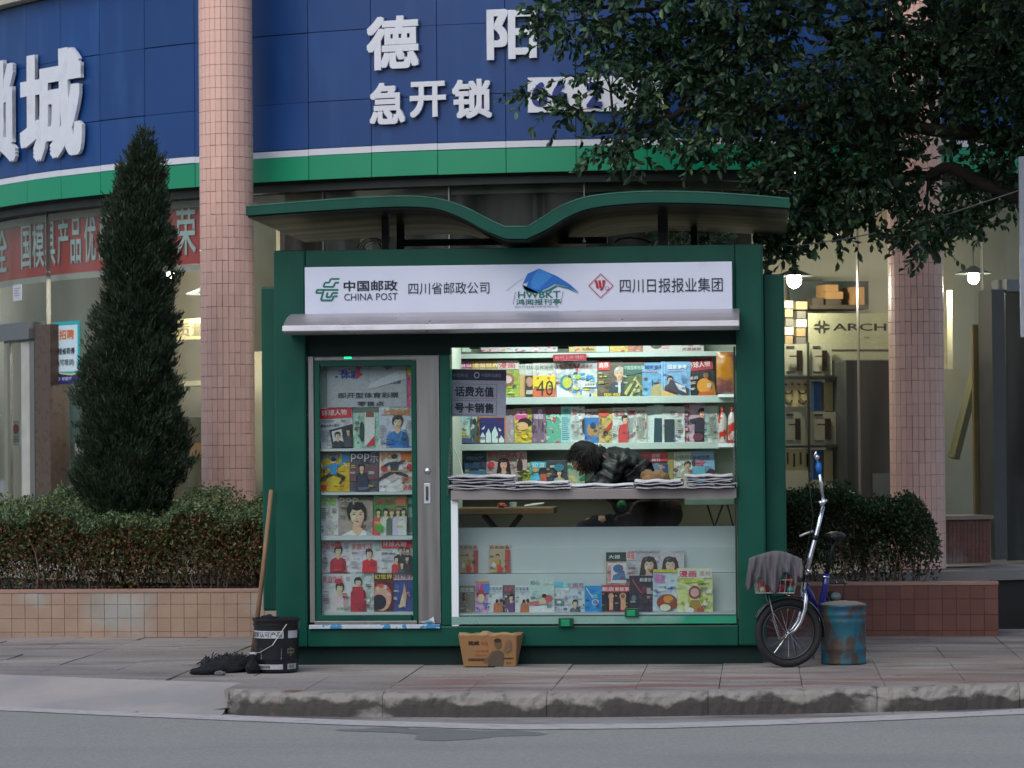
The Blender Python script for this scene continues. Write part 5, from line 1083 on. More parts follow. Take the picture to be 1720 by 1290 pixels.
row(.2, [
 (771, 984, 798, 1029, 0, '6f6a60', [('t', '国史故', .08, .07, .92, .24, 'b4b4aa', .03), ('n', 12, 0, .25, 1, 1, ['8a8478', '50483e', '9c9484', '7a5c44', '3c3830'], 22)], 'grey brown history magazine at the left end of the bottom display ledge'),
 (798, 976, 822, 1029, 0, 'b08ab0', [('r', 0, 0, 1, .05, 'b88a3a'), ('t', '儿画', .05, .08, .6, .34, 'a8407c', .05), ('e', .42, .45, .32, .18, 'a02c34'), ('e', .42, .56, .25, .14, SK), ('n', 9, 0, .68, 1, 1, ['3a5aa0', 'a83444', 'b8bcd0', '4a7ab0'], 12), ('r', .62, .1, 1, .4, '3a6ab0')], 'pink and blue comic with a red-capped child'),
 (820, 984, 844, 1029, 0, 'b4bcc8', BJ, 'pale blue story magazine between the red-cap comic and the dark slim one'),
 (844, 983, 865, 1029, 0, '5a4a50', [('t', '故事', .15, .08, .75, .22, 'b84a6a', .03), ('m', .68, .45, .13, SK, HR, '5a3a6a'), ('n', 7, 0, .3, .6, 1, ['8a8078', 'b0a090', '4a3a44', '7a5a80'], 14)], 'slim dark magazine with a woman in purple on the bottom ledge'),
 (865, 984, 889, 1029, 0, 'b4bcc8', BJ, 'pale blue story magazine right of the slim dark one'),
 (889, 971, 931, 1029, 0, '9cb0ac', [('t', '知心', .05, .08, .42, .2, '40484c', .0), ('g', [(.1, .75), (.5, .62), (.62, .5), (.8, .62), (.85, .75)], 'c09a78'), ('e', .78, .6, .16, .1, 'a04450'), ('g', [(0, .7), (.4, .66), (.4, .8), (0, .78)], 'a85058'), ('e', .6, .52, .1, .06, HR), ('r', 0, .82, 1, 1, 'b4bcc4')], 'pale grey green magazine with a reclining figure'),
 (930, 978, 948, 1029, 0, 'b0bcc6', [('r', 0, 0, 1, .16, '4aa0b8'), ('r', 0, .55, 1, .78, '5a6a70'), ('e', .5, .66, .2, .05, 'c8ccd0'), txt(.1, .85, .9, .96, 3, 'a890b0')], 'narrow pale magazine edge with a turquoise top'),
 (946, 978, 982, 1029, 0, 'a8b0bc', [('r', 0, 0, 1, .18, '7ab4c4'), ('t', '文摘周', .15, .03, .95, .18, 'a03c60', .04), ('t', '红豆', .1, .44, .7, .54, '4a7aa0', .0), ('m', .55, .68, .12, SK, BK, '50545c'), ('n', 7, 0, .6, 1, 1, ['c8a89a', '40444c', 'a8a4ac'], 5)], 'magazine with red and blue title and a dark-haired face near the bottom'),
 (982, 984, 1011, 1029, 0, '1878b4', [('g', [(.08, .1), (.12, .08), (.5, .45), (.46, .48)], 'a8c8dc'), ('e', .62, .62, .2, .12, '8ac0dc'), ('e', .62, .62, .15, .09, '1878b4'), ('e', .64, .64, .1, .05, 'a04a6a'), txt(.4, .35, .9, .48, 2, '8ac0dc')], 'bright blue magazine on the bottom display ledge'),
 (1010, 983, 1033, 1028, 0, '1c1418', [('r', 0, 0, 1, .27, 'a81c30'), ('t', '新故', .06, .07, .95, .23, 'd8c8c8', .04), ('e', .72, .42, .2, .12, 'a8826c'), ('r', .58, .5, .86, .95, 'b8826a'), ('r', .6, .92, .86, .97, 'a81c30')], 'black magazine with red title bar and a raised fist, left of the pair'),
 (1032, 983, 1058, 1028, 0, '1c1418', [('r', 0, 0, 1, .27, 'a81c30'), ('t', '新故事', .04, .07, .96, .23, 'd8c8c8', .04), ('e', .55, .42, .22, .13, 'a8826c'), ('e', .55, .42, .13, .08, '6a4a3c'), ('r', .4, .52, .72, .95, 'b8826a'), ('r', .4, .92, .72, .97, 'a81c30')], 'black magazine with red title bar and a raised fist, right of the pair'),
], GL)
row(.16, [
 (1057, 967, 1099, 1028, 0, '26242e', [('t', '剧漫世界', .42, .07, 1.05, .17, 'b4b4bc', .03), ('g', [(.1, .12), (.14, .1), (.55, .5), (.5, .54)], '8a3a44'), ('e', .62, .38, .12, .1, '6a2c38'), ('n', 5, .3, .4, .9, .95, ['3a2834', '5a2c3a', '30303e'], 12), ('e', .18, .62, .1, .08, '50606a')], 'black comic magazine with a dim red figure'),
 (1096, 957, 1138, 1028, -1, 'a0b0c8', [('r', 0, 0, 1, .07, 'a89a2a'), ('t', '漫友', .05, .1, .5, .32, 'b0609a', .05), ('n', 6, 0, .35, 1, .62, ['3a5aa8', 'b8c4dc', '7a9ac8', 'd0d4dc'], 12), ('e', .58, .78, .42, .2, '7a3420'), ('e', .62, .7, .2, .09, 'b8762c'), ('e', .5, .9, .22, .08, 'b8b4a0')], 'blue comic with a brown round shape in front'),
 (1137, 955, 1197, 1029, 0, 'b0b67a', [('r', .02, .02, .98, .22, 'b8b4ac'), ('t', '漫画', .06, .05, .55, .2, 'a8284c', .05), ('t', '派对', .62, .06, .95, .18, 'c08a8a', .02), ('n', 8, .02, .25, .98, 1, ['8fa02a', 'a8b83c', 'c4c8a0', '7a9028', 'b8b89a'], 22), ('e', .5, .55, .17, .15, '7a3434'), ('e', .5, .55, .12, .1, 'b08a8a'), ('g', [(.3, 1), (.4, .72), (.62, .72), (.75, 1)], '8a6a28'), ('e', .36, .95, .12, .06, 'c8c4b4'), ('e', .66, .94, .1, .06, '8a4030')], 'lime green comic with red title at the right end of the bottom ledge'),
], GL)
# back shelves, top row (cut off by the header)
row(1.40, [
 (757, 556, 775, 591, 0, '8a9a5a', [('n', 1, 0, 0, 1, 1, ['7a8a3a', 'a84a3a', 'b8a040', '5a7a3a'], 14)], 'green magazine foot showing at the left end of the top shelf'),
 (776, 556, 791, 591, 0, 'b8c8b8', [], 'plain pale green magazine foot on the top shelf'),
 (808, 556, 848, 591, 0, 'b0a4b0', [('n', 2, 0, .3, 1, 1, ['a83a40', 'c8a0a0', '8a90b0', 'b88a2c'], 16)], 'pale comic foot with purple and red patches on the top shelf'),
 (848, 556, 892, 591, 0, 'b0b8b8', [('n', 3, 0, .4, 1, 1, ['3a8aa0', 'b84a5a', 'c0c0c0', 'a05a6a'], 18)], 'comic foot with blue and pink print on the top shelf'),
 (892, 556, 936, 591, 0, 'b4a8ac', [('n', 4, 0, .4, 1, 1, ['c04454', '3a9a94', 'd0b0b4', 'a83848'], 18)], 'pink and teal comic foot left of centre on the top shelf'),
 (956, 556, 1000, 591, 0, 'b09a5a', [('n', 5, 0, .4, 1, 1, ['c0402c', '2a6aa0', 'c8a42c', '2a2a20'], 18), ('t', 'Schedu', .5, .82, .95, .94, '30240c', .02)], 'red and yellow magazine foot near the middle of the top shelf'),
 (1000, 556, 1023, 591, 0, 'a8b4b0', [], 'plain grey white magazine foot on the top shelf'),
 (1024, 556, 1055, 591, 0, 'b4983c', [('n', 7, 0, .4, 1, 1, ['b04434', 'c8b84a', '7a8a3c'], 18)], 'yellow patterned magazine foot with a red edge on the top shelf'),
 (1055, 556, 1078, 591, 0, 'a05a3c', [('n', 8, 0, .3, 1, 1, ['3a8a5a', 'b84a34', 'a89a3c', '5a4a9a'], 18)], 'red and green patterned magazine foot on the top shelf'),
 (1079, 556, 1131, 591, 0, 'b0aaa6', [('e', .45, .65, .2, .22, '241e20'), txt(.62, .7, .95, .9, 3, 'b06a6a')], 'pale magazine foot with a black rounded shape on the top shelf'),
 (1131, 556, 1182, 591, 0, 'a8a8a4', [('n', 2, .1, .4, 1, .75, ['4a5250', '6f7a76', '8a4a4a'], 10), ('t', '天涯旅热', .28, .8, .92, .95, '8a2c34', .03)], 'grey magazine foot with dark red title on the top shelf'),
], GB)
row(1.42, [
 (757, 606, 793, 666, 0, 'b8a0b0', [('r', 0, .02, 1, .2, 'c04a80'), ('t', '漫画世', .05, .05, 1.0, .19, 'e0c8d4', .03), ('n', 2, 0, .22, 1, 1, ['c8a04a', 'a0508a', '6a8ab0'], 12)], 'pink titled comic behind the phone service sign'),
 (792, 606, 838, 666, 0, 'b8a880', [('r', 0, .02, 1, .2, 'c88a2c'), ('t', '漫画世界', .05, .05, .98, .19, 'e4d8b0', .03), ('n', 3, 0, .22, 1, 1, ['c8a04a', '8ab05a', '6a8ab0'], 12)], 'orange titled comic behind the phone service sign'),
 (836, 606, 872, 667, 0, '8fa03a', [('r', 0, .0, 1, .24, 'bcb8b4'), ('t', '漫画', .05, .03, .8, .22, 'b83048', .03), ('e', .45, .52, .32, .18, '8a4a44'), ('e', .45, .52, .22, .11, 'c0a8a0'), ('n', 3, 0, .7, 1, 1, ['a8b83c', '7a9028', 'c4c8a0'], 8)], 'lime comic with a red boxed title on the upper middle shelf'),
 (870, 611, 884, 667, 0, 'b8b8b0', [('t', '世', .1, .05, .9, .16, '6a6e72', .0), ('r', 0, .32, 1, 1, 'b8965e')], 'white and tan magazine, first of the white topped three'),
 (882, 611, 897, 667, 0, 'bcbcb6', [('t', '世', .1, .05, .9, .16, '6a6e72', .0), ('r', 0, .36, 1, 1, '2a2422'), ('e', .5, .55, .4, .15, 'a87a60'), ('r', .1, .8, .9, .92, 'a8a8a0')], 'white and black magazine, second of the white topped three'),
 (895, 609, 933, 667, 0, 'c0c0b8', [('t', '世界博览', .1, .08, .88, .22, '70746c', .0), ('r', 0, .38, 1, .76, 'd0b41c'), ('r', 0, .76, 1, 1, 'c05a38'), ('t', '400', .15, .52, 1.3, .98, '1c1a14', -.01), ('e', .22, .46, .06, .04, 'a8642c'), ('e', .7, .46, .06, .04, 'a8642c')], 'white magazine with big dark numerals on yellow and red'),
 (932, 603, 963, 667, 0, 'b0b8b8', [('r', 0, .0, 1, .08, '9a2c3c'), ('t', 'Y看天下', .05, .14, .95, .25, 'b02c38', .0), ('e', .62, .62, .35, .2, '2a7a8a'), ('e', .66, .62, .25, .15, 'b0b040'), ('g', [(.1, .7), (1, .95), (1, 1), (.1, 1)], 'c8d0d0')], 'silvery wrapped news magazine, left of the two with red V titles'),
 (962, 606, 1003, 667, 0, 'b8bcbc', [('g', [(.02, .08), (.1, .08), (.17, .22), (.24, .08), (.3, .08), (.18, .32)], 'b8242e'), ('t', '看天下', .38, .1, .82, .22, 'b04048', .0), ('r', .02, .34, .5, .4, '2a84b8'), ('n', 9, .0, .36, 1, 1, ['2a84b8', '8ab03a', 'c8d0d0', '204a6a', 'c8b83c', '3a9ac0'], 26), ('r', .35, .58, .95, .74, 'c0c8c0'), ('t', '台湾故事', .5, .63, .9, .7, '30343a', .02)], 'news magazine with red V title and blue and green picture boxes'),
 (1003, 606, 1047, 667, 0, '5c5444', [('r', .03, .0, .48, .26, 'c02830'), ('t', '商界', .08, .05, .44, .2, 'e8d8d4', .03), ('m', .84, .34, .19, 'c8a084', 'a8a298', '353c44'), ('n', 3, .05, .4, .5, .7, ['a8a830', '6a6a3a', '40443a'], 7), ('r', .8, .56, .9, .9, 'a8b8c8'), ('t', '联想', .25, .9, .9, .99, 'c4a82c', .03)], 'business magazine with a grey-haired man in a suit'),
 (1045, 608, 1082, 667, 0, '4c6040', [('r', 0, 0, .06, 1, 'b82c30'), ('r', 0, 0, 1, .03, 'b82c30'), ('g', [(.06, .03), (1, .03), (1, .3), (.06, .4)], '2c5a50'), ('t', '中国国家地理', .08, .11, .98, .22, 'b0c8b8', .01), ('g', [(.06, .9), (.6, .42), (.66, .44), (.2, .96)], 'a8a468'), ('g', [(.6, .45), (1, .8), (1, .9), (.6, .55)], '9a9658'), ('g', [(.3, 1), (.7, .6), (.75, .65), (.45, 1)], 'b4b078'), ('n', 4, .1, .45, 1, 1, ['54602c', '7a7a40', '3a4a2c'], 10)], 'green landscape magazine with a red edge and folded mountains'),
 (1079, 609, 1114, 667, 0, '5c94bc', [('t', '国家参考', .12, .08, 1.0, .19, '1c3c84', .06), ('r', 0, .24, .95, .27, 'a88aa0'), ('g', [(.4, .7), (.9, .6), (1, .65), (1, 1), (.4, 1)], 'a09468'), ('r', .45, .5, .5, .7, '2a4a50'), ('r', .5, .58, .9, .61, '3a5a60')], 'sky blue magazine with dark blue round title characters'),
 (1111, 607, 1160, 667, 0, '6f9cc4', [('r', 0, 0, .04, 1, '88b4d4'), ('r', .09, 0, .12, 1, '88b4d4'), ('t', '国家参考', .22, .09, .88, .22, 'c4d4e4', .06), ('r', .22, .27, .85, .29, 'a08ab0'), ('m', .3, .5, .11, SK, BK, '4a2430'), ('g', [(.18, .8), (.3, .5), (.6, .62), (.95, .78), (.9, 1)], '34303c'), ('g', [(.45, .6), (.8, .7), (.85, .9), (.6, .8)], 'b0b4bc'), ('g', [(0, .8), (.6, .98), (.6, 1), (0, 1)], 'b89a5c')], 'sky blue magazine with white round title and a lying figure'),
 (1157, 603, 1203, 667, 6, '1c1a1c', [('r', 0, 0, 1, .3, '9c2030'), ('t', '环球人物', .08, .06, .9, .22, 'dccccc', .03), ('m', .7, .42, .13, '8a5a40', '1a1210', 'c8801c'), ('e', .6, .72, .26, .2, 'c8841c'), ('g', [(.3, 1), (.4, .86), (.8, .88), (.9, 1)], 'b0501c'), ('t', '重返', .08, .44, .42, .52, 'b8b8b8', .02), txt(.08, .58, .35, .66, 2, 'b0b0b0')], 'tilted black magazine with red banner and a person in orange robes'),
], GB)
row(1.42, [
 (757, 690, 792, 744, 0, 'a4c0c0', [('r', 0, 0, 1, .1, '3a9ca0'), ('n', 3, .05, .5, .95, .85, ['b89a1c', 'c8b43c', '8a8a2c'], 12), ('r', 0, .86, 1, 1, '46507a'), ('g', [(0, .85), (.5, .92), (0, 1)], '1c2024')], 'pale aqua magazine with yellow trees at the left of the middle shelf'),
 (790, 688, 806, 744, 0, '4a5a54', [('n', 5, 0, 0, 1, 1, ['2a3a34', '8a948c', '5a6a5c', 'b0b4ac'], 18)], 'slim dark grey green magazine beside the yellow trees'),
 (804, 684, 849, 744, 0, 'b8702c', [('r', 0, 0, 1, .2, 'c07a2c'), ('r', .2, .02, .7, .16, 'c8b83c'), ('r', .04, .3, .96, 1, '2a2a5e'), ('g', [(.06, 1), (.06, .82), (.15, .7), (.24, .82), (.24, 1)], 'b8c8c8'), ('g', [(.27, 1), (.27, .76), (.37, .6), (.46, .76), (.46, 1)], 'b8c8c8'), ('g', [(.49, 1), (.49, .72), (.61, .54), (.72, .74), (.72, 1)], 'b8c8c8'), ('g', [(.75, 1), (.75, .9), (.84, .8), (.95, .92), (.95, 1)], 'b8c8c8'), ('g', [(.1, .62), (.24, .52), (.2, .62)], 'c4d0d4'), ('g', [(.72, .58), (.86, .66), (.78, .68)], 'c4d0d4')], 'orange and navy book with white picket fence and birds'),
 (849, 688, 866, 744, 0, '9a8a92', [('n', 8, 0, 0, 1, 1, ['a87a84', '8a9a94', 'b0a8a8'], 12)], 'blurry mauve magazine edge right of the picket fence book'),
 (864, 686, 893, 744, 0, 'b8a848', [('r', .05, .04, .75, .34, 'c04a80'), ('t', '女友', .1, .06, .7, .2, 'e0d0d8', .03), ('e', .6, .42, .4, .14, '241c1c'), ('e', .45, .52, .35, .12, 'c8a070'), ('n', 5, 0, .6, 1, 1, ['d0b81c', 'c8a42c', 'b8863c'], 12)], 'yellow magazine with a pink title patch on the middle shelf'),
 (893, 684, 917, 744, 0, '6f5a6c', [('n', 15, 0, 0, 1, 1, ['4a3a48', 'a08a98', '8a6a80', 'b09aa8'], 20), ('t', '瑞丽', .15, .2, .8, .34, 'c8b8c8', .03)], 'mauve fashion magazine on the middle shelf'),
 (916, 684, 943, 744, 0, '5a9a84', [('r', 0, 0, 1, .2, '7a3a44'), ('n', 16, 0, .2, 1, 1, ['4aa084', 'b84a54', '8ac0a8', '3a6a5a', 'c8a090'], 22)], 'green magazine with red patches on the middle shelf'),
 (942, 683, 959, 744, 0, '8ab8b8', [('e', .5, .12, .3, .06, '3a9a90'), txt(.1, .3, .9, .95, 12, '4a7a84')], 'slim teal magazine on the middle shelf'),
 (958, 683, 982, 744, 0, 'b4bcb8', [('n', 17, 0, 0, .8, .25, ['b83a4a', 'a85a64'], 8), txt(.1, .4, .7, .9, 12, '8a928e'), ('g', [(.8, .4), (1, .3), (1, .8), (.85, .7)], '2a2c30')], 'white magazine with red scribbled title behind the seller head'),
 (981, 687, 1006, 744, 0, 'b4b8b8', [('t', 'HINO', .08, .08, 1.0, .16, 'b03440', .03), ('r', .06, .26, 1, 1, '2c6aa8'), ('e', .6, .62, .4, .2, '9a7a4a'), ('e', .6, .5, .2, .1, '1c3a5a'), ('n', 5, .06, .7, 1, 1, ['a8763c', '4a7a3c', '8a3a2c'], 9)], 'white bordered magazine with a blue and brown picture'),
 (1005, 686, 1029, 744, 0, 'b0985c', [('e', .4, .15, .4, .1, 'b8503c'), ('g', [(.5, .6), (1, .35), (1, .5), (.6, .7)], 'a8342c'), ('e', .5, .72, .18, .08, '2c2824'), ('n', 5, .1, .75, .9, 1, ['b8a474', '6a4a34'], 6)], 'sand coloured magazine with a small dark figure'),
 (1028, 685, 1054, 744, 0, 'b8bcb8', [('t', '家庭', .12, .08, .85, .25, 'a83444', -.01), ('m', .85, .33, .13, SK, '221a1a', 'b03a38'), ('g', [(.4, .85), (.5, .5), (1, .45), (1, 1), (.5, 1)], 'b03a38'), txt(.02, .6, .25, .9, 5, '7a8a86')], 'white family magazine with a woman in a red dress on the middle shelf'),
 (1053, 684, 1069, 744, 0, 'b4b8b2', [('t', '家', .15, .08, .9, .22, 'a03040', .05), txt(.1, .75, .9, .86, 3, 'a04a54'), txt(.1, .3, .8, .7, 8, 'a0a4a0')], 'slim white magazine with one dark red character'),
 (1068, 684, 1086, 744, 0, 'b0b4a8', [('t', '人之', .1, .08, .9, .2, '8a3040', .03), txt(.1, .28, .9, .9, 12, '8f948a'), ('e', .9, .5, .08, .1, 'a0504a')], 'slim pale magazine with small red title beside the folded papers'),
], GB)
row(1.43, [
 (1086, 682, 1098, 744, 0, 'b4c0bc', [], 'plain folded newspaper standing first in the newspaper group'),
 (1096, 680, 1113, 744, -2, 'b8c4c0', [('r', .1, .35, .95, 1, '1f3a44')], 'leaning folded newspaper with dark green lower block'),
 (1112, 683, 1150, 744, 0, 'b4bcb8', [('t', '读者', .35, .12, .6, .24, '7a4a54', .0), ('t', '报', .68, .16, .9, .26, 'b04a5a', .0), ('r', .1, .35, .55, 1, '20343a'), txt(.6, .35, .95, .8, 9, '8a948e'), ('n', 4, .5, .78, 1, 1, ['4a4a7a', '6a6a94'], 5)], 'wide folded newspaper with dark picture and small red characters'),
 (1148, 677, 1183, 744, 0, 'b094a0', [('r', 0, 0, .6, .03, 'b03444'), ('t', 'H', .04, .04, .26, .14, '6a2034', .05), ('e', .15, .28, .14, .07, '6a2034'), ('e', .15, .28, .08, .035, 'b094a0'), ('t', 'M', .04, .42, .26, .54, '6a2034', .05), ('e', .15, .66, .14, .07, '6a2034'), ('e', .15, .66, .08, .035, 'b094a0'), ('t', 'N', .06, .84, .26, .96, '6a2034', .05), ('m', .9, .25, .13, SK, BK, '26242e'), ('g', [(.3, .42), (.8, .36), (1, .4), (1, .75), (.5, .75), (.6, .5), (.3, .5)], '26242e'), ('e', .7, .86, .25, .1, '5a2c3a')], 'pink magazine with tall dark red letters and a person in black'),
 (1182, 682, 1207, 744, 0, 'a8b0a8', [('r', .08, 0, .12, 1, '8aa8b0'), ('r', .2, 0, .23, 1, '8aa8b0'), txt(.3, .3, .95, .9, 12, '808a84')], 'grey folded paper left of the red and white bottles'),
], 'folded papers on the middle shelf')
row(1.40, [
 (780, 763, 817, 812, 0, '28425a', [('t', 'MIRROR', .1, .08, .9, .22, '8aa0a8', .03), ('g', [(0, .6), (1, .55), (1, .8), (0, .85)], '3a6480'), ('e', .3, .85, .1, .14, '8a8454'), ('e', .85, .3, .1, .2, '34304a')], 'dark navy magazine at the left of the lowest shelf'),
 (817, 758, 869, 812, 0, 'a89490', [('t', '都市女报', .04, .04, .8, .2, 'b8505a', .02), ('t', 'A', .8, .04, .98, .2, 'b8505a', .02), ('e', .15, .42, .11, .1, 'b83040'), ('m', .56, .4, .2, 'd0a088', '241818', '4a4a48', 1), ('n', 6, .8, .4, 1, .9, ['b04450', '8a7a74'], 5)], 'pale pink magazine of a smiling long-haired girl on the lowest shelf'),
 (868, 758, 885, 790, 0, 'a8908c', [('t', 'A', .15, .06, .7, .5, 'b8505a', .02), ('e', .3, .8, .3, .4, '2a2020')], 'pink magazine corner peeping behind the smiling girl'),
 (867, 776, 892, 813, 0, '7a8a34', [('t', '知音漫', .05, .05, .95, .26, 'a8b89a', .03), ('e', .3, .38, .18, .1, 'c8a01c'), ('n', 6, 0, .45, 1, 1, ['5a3a1c', 'a8902c', '6a5020', '3a3018'], 14)], 'olive and yellow comic on the lowest shelf'),
 (891, 776, 918, 813, 0, '4aa0b4', [('t', '知音', .1, .05, .9, .26, 'a8d0d0', .03), ('e', .3, .38, .15, .1, 'c8842c'), ('e', .8, .45, .3, .2, '2a1c18'), ('r', .62, .55, 1, 1, 'a8503a')], 'turquoise comic with a reddish figure on the lowest shelf'),
 (917, 774, 953, 813, 0, '343a40', [('r', .2, .2, .4, .3, '9aa4a0'), ('m', .62, .52, .16, SK, '20201e', '8a9490'), ('e', .62, .3, .24, .16, '2a6a7a')], 'dark magazine with a face under a teal hat on the lowest shelf'),
 (950, 778, 982, 813, 0, '7a8a74', [('n', 6, 0, 0, 1, 1, ['1f6a44', 'a83840', 'b0b09a', 'a89a6a', '205a3a'], 16)], 'green and red magazine partly behind the seller head'),
 (1075, 760, 1122, 812, 0, '3a3c4a', [('r', 0, 0, 1, .3, 'a02a2c'), ('t', '南都', .42, .04, .72, .16, 'c8a8a8', .03), ('t', '周刊', .42, .17, .72, .29, 'c8a8a8', .03), ('g', [(.0, .3), (.25, .3), (.2, .9), (.0, 1)], 'a8842c'), ('e', .6, .6, .25, .25, '4a6a7a'), ('e', .25, .6, .12, .25, '141418'), ('r', .8, .4, 1, 1, '1f3454')], 'dark magazine with a red top band right of the seller'),
 (1121, 760, 1132, 812, 0, '7a7444', [], 'plain olive magazine edge right of the seller'),
 (1129, 759, 1168, 814, 0, 'a4ac9c', [('t', '小说月刊', .08, .1, .95, .22, '4a4c4a', .0), ('r', .1, .0, .13, 1, 'c0c8bc'), ('m', .65, .4, .13, 'b08a74', '2a2220', '8a8474'), ('e', .95, .35, .1, .1, '2a2a30')], 'grey green magazine with a thoughtful man, resting chin on hand'),
 (1164, 757, 1202, 814, 3, '6a8aa4', [('t', '读者文摘', .05, .14, .8, .26, '3a4c64', .02), ('r', .08, .3, .6, .36, 'a05060'), ('r', .12, .38, .5, .43, 'a05060'), ('g', [(0, .5), (.6, .45), (.5, 1), (0, 1)], '4f8a9c'), ('e', .82, .8, .28, .25, '1c1c26')], 'blue grey magazine with two red lines and a black head shape'),
], GB)
# wrapped snacks and bottles at the right end
t = empty('snack_bag', W(1219, 660, 1.2), 'shiny orange snack bag hanging at the right end of the shelves', 'bag')
m = MB(); q = random.Random(2); c = W(1219, 625, 1.2); nx, nz = 8, 12; vs = []
for j in range(nz+1):
    for i in range(nx+1):
        x = (i/nx-.5)*.13; z = (.5-j/nz)*.29; b = .022*math.sin(math.pi*i/nx)**.6*math.sin(math.pi*j/nz)**.5+q.uniform(0, .003); vs.append((c.x+x, 1.2-b, c.z+z))
for j in range(nz+1):
    for i in range(nx+1):
        x = (i/nx-.5)*.13; z = (.5-j/nz)*.29; vs.append((c.x+x, 1.2+.02*math.sin(math.pi*i/nx)*math.sin(math.pi*j/nz)+.001, c.z+z))
N_ = (nx+1)*(nz+1); fs = [(j*(nx+1)+i, (j+1)*(nx+1)+i, (j+1)*(nx+1)+i+1, j*(nx+1)+i+1) for j in range(nz) for i in range(nx)]; fs += [tuple(a+N_ for a in reversed(f)) for f in fs]
m.add(vs, fs); m.build('bag_body', M('orange_foil', 'b8761c', rough=.25, var=.2, scale=8, col2='6a3a3c', fac=(.5, .62), spec=.8), t, smooth=True)
for i, (u, nm) in enumerate(((1214, 'left'), (1230, 'right'))):
    t = empty('bottle', W(u, 744, 1.25), f'white and red bottle, {nm} of the pair ending the middle shelf', 'bottle', 'red and white bottles on the shelf')
    p = W(u, 744, 1.25); m = MB(); m.lathe([(0, 0), (.028, .0), (.031, .01), (.031, .16), (.024, .195), (.012, .215), (.012, .225)], p, 18); m.build('bottle_body', M('bottle_white_red', 'c4bcb8', rough=.3, col2='b8301f', fac=(.5, .54), scale=9, var=.04), t, smooth=True)
    m = MB(); m.lathe([(.014, .22), (.014, .255), (0, .256)], p, 14); m.build('cap', M('cap_red', '8a2024', rough=.4), t, smooth=True)
MB().pbox(1206, 744.5, 1234, 751, 1.18, 1.33).build('shelf_step', WPAN, K)
MB().pbox(1206, 662, 1234, 667, 1.18, 1.33).build('shelf_step', WPAN, K)
magazine('red_strip', 929, 595, 985, 606, 1.3, 1, '8c2030', [('t', '新刊上市 特价', .06, .2, .94, .8, 'b87880', 0)], 'dark red printed strip pinned over the wrapped news magazines', 'strip', lean=0)
# phone service sign hanging in the window
magazine('service_sign', 757, 621, 849, 700, .2, -1.5, '8c8f9c', [('r', 0, 0, 1, .23, '1c1c34'), ('t', '中国移动', .03, .09, .3, .17, '6a6c84', 0), ('e', .46, .12, .055, .07, '8a8ca0'), ('e', .46, .12, .035, .045, '1c1c34'), ('t', '中国移动通信', .55, .08, .9, .16, '7a7c90', 0)]
    + [('r', .03, .31, .83, .315, '2a2c40'), ('r', .03, .615, .83, .62, '2a2c40'), ('r', .825, .31, .83, .62, '2a2c40'), ('r', .03, .66, .83, .665, '2a2c40'), ('r', .03, .965, .83, .97, '2a2c40'), ('r', .825, .66, .83, .97, '2a2c40'), ('t', '话费充值', .07, .36, .78, .58, '1c1f34', .05), ('t', '号卡销售', .07, .71, .78, .92, '1c1f34', .05)], 'grey card with navy header for phone top-ups hanging in the window corner', 'sign', lean=0)

# ------------------------------------------------------------ counter goods
PAPER = M('newsprint', 'a9a6ae', rough=.75, var=.12, scale=14, stretch=(1, 1, 3), grime='77747e', gfac=(.56, .68), gscale=9, gstretch=(1, 1, 4))
def newspaper(u0, u1, Yc, dep, z, th, yaw, label, sag=.0, seed=0):
    q = random.Random(seed); xa, xb = W(u0, 820, Yc).x, W(u1, 820, Yc).x; w = xb-xa; nx, ny = 14, 5; vs = []
    ph = q.uniform(0, 6)
    def zf(i, j): return .004*math.sin(i*.9+ph)+.003*math.sin(j*1.3+ph*2)+sag*(abs(i/nx-.5)*2)**2.5
    for lay in (0, 1):
        for j in range(ny+1):
            for i in range(nx+1):
                x = (i/nx-.5)*w; y = (j/ny-.5)*dep; k = (1-lay*.55*(j == 0)); vs.append((x+.004*math.sin(j*2+ph), y+.006*math.sin(i*.8+ph)*(j == 0), zf(i, j)+(th*k if lay else 0)))
    N_ = (nx+1)*(ny+1); top_ = [(j*(nx+1)+i, j*(nx+1)+i+1, (j+1)*(nx+1)+i+1, (j+1)*(nx+1)+i) for j in range(ny) for i in range(nx)]
    fs = [tuple(a+N_ for a in f) for f in top_]+[tuple(reversed(f)) for f in top_]
    b = list(range(nx+1)); fs += [(i, i+1, i+1+N_, i+N_) for i in b[:-1]]; o_ = ny*(nx+1); fs += [(o_+i+1, o_+i, o_+i+N_, o_+i+1+N_) for i in b[:-1]]
    fs += [((j+1)*(nx+1), j*(nx+1), j*(nx+1)+N_, (j+1)*(nx+1)+N_) for j in range(ny)]+[(j*(nx+1)+nx, (j+1)*(nx+1)+nx, (j+1)*(nx+1)+nx+N_, j*(nx+1)+nx+N_) for j in range(ny)]
    m = MB(); m.add(vs, fs); o = m.build('newspaper', PAPER, local=True, smooth=False); o.location = ((xa+xb)/2, Yc, z); o.rotation_euler = (0, 0, math.radians(yaw)); setp(o, label, 'newspaper', 'folded newspapers on the counter')
zc_ = W(1000, 822, -.03).z+.008
ordn = ['lowest', 'second', 'third', 'fourth', 'fifth', 'sixth']
piles = [('leftmost pile', 760, 872, .12, .34, 5, .0165, 4), ('long pile below the pink magazine girl', 848, 960, .1, .36, 3, .014, 2), ('flat pile in front of the seller', 950, 1066, .14, .3, 2, .013, 5), ('neat white pile right of the seller', 1068, 1150, .06, .33, 3, .016, 8), ('rightmost pile', 1152, 1234, .08, .34, 5, .0145, 3)]
q = random.Random(31)
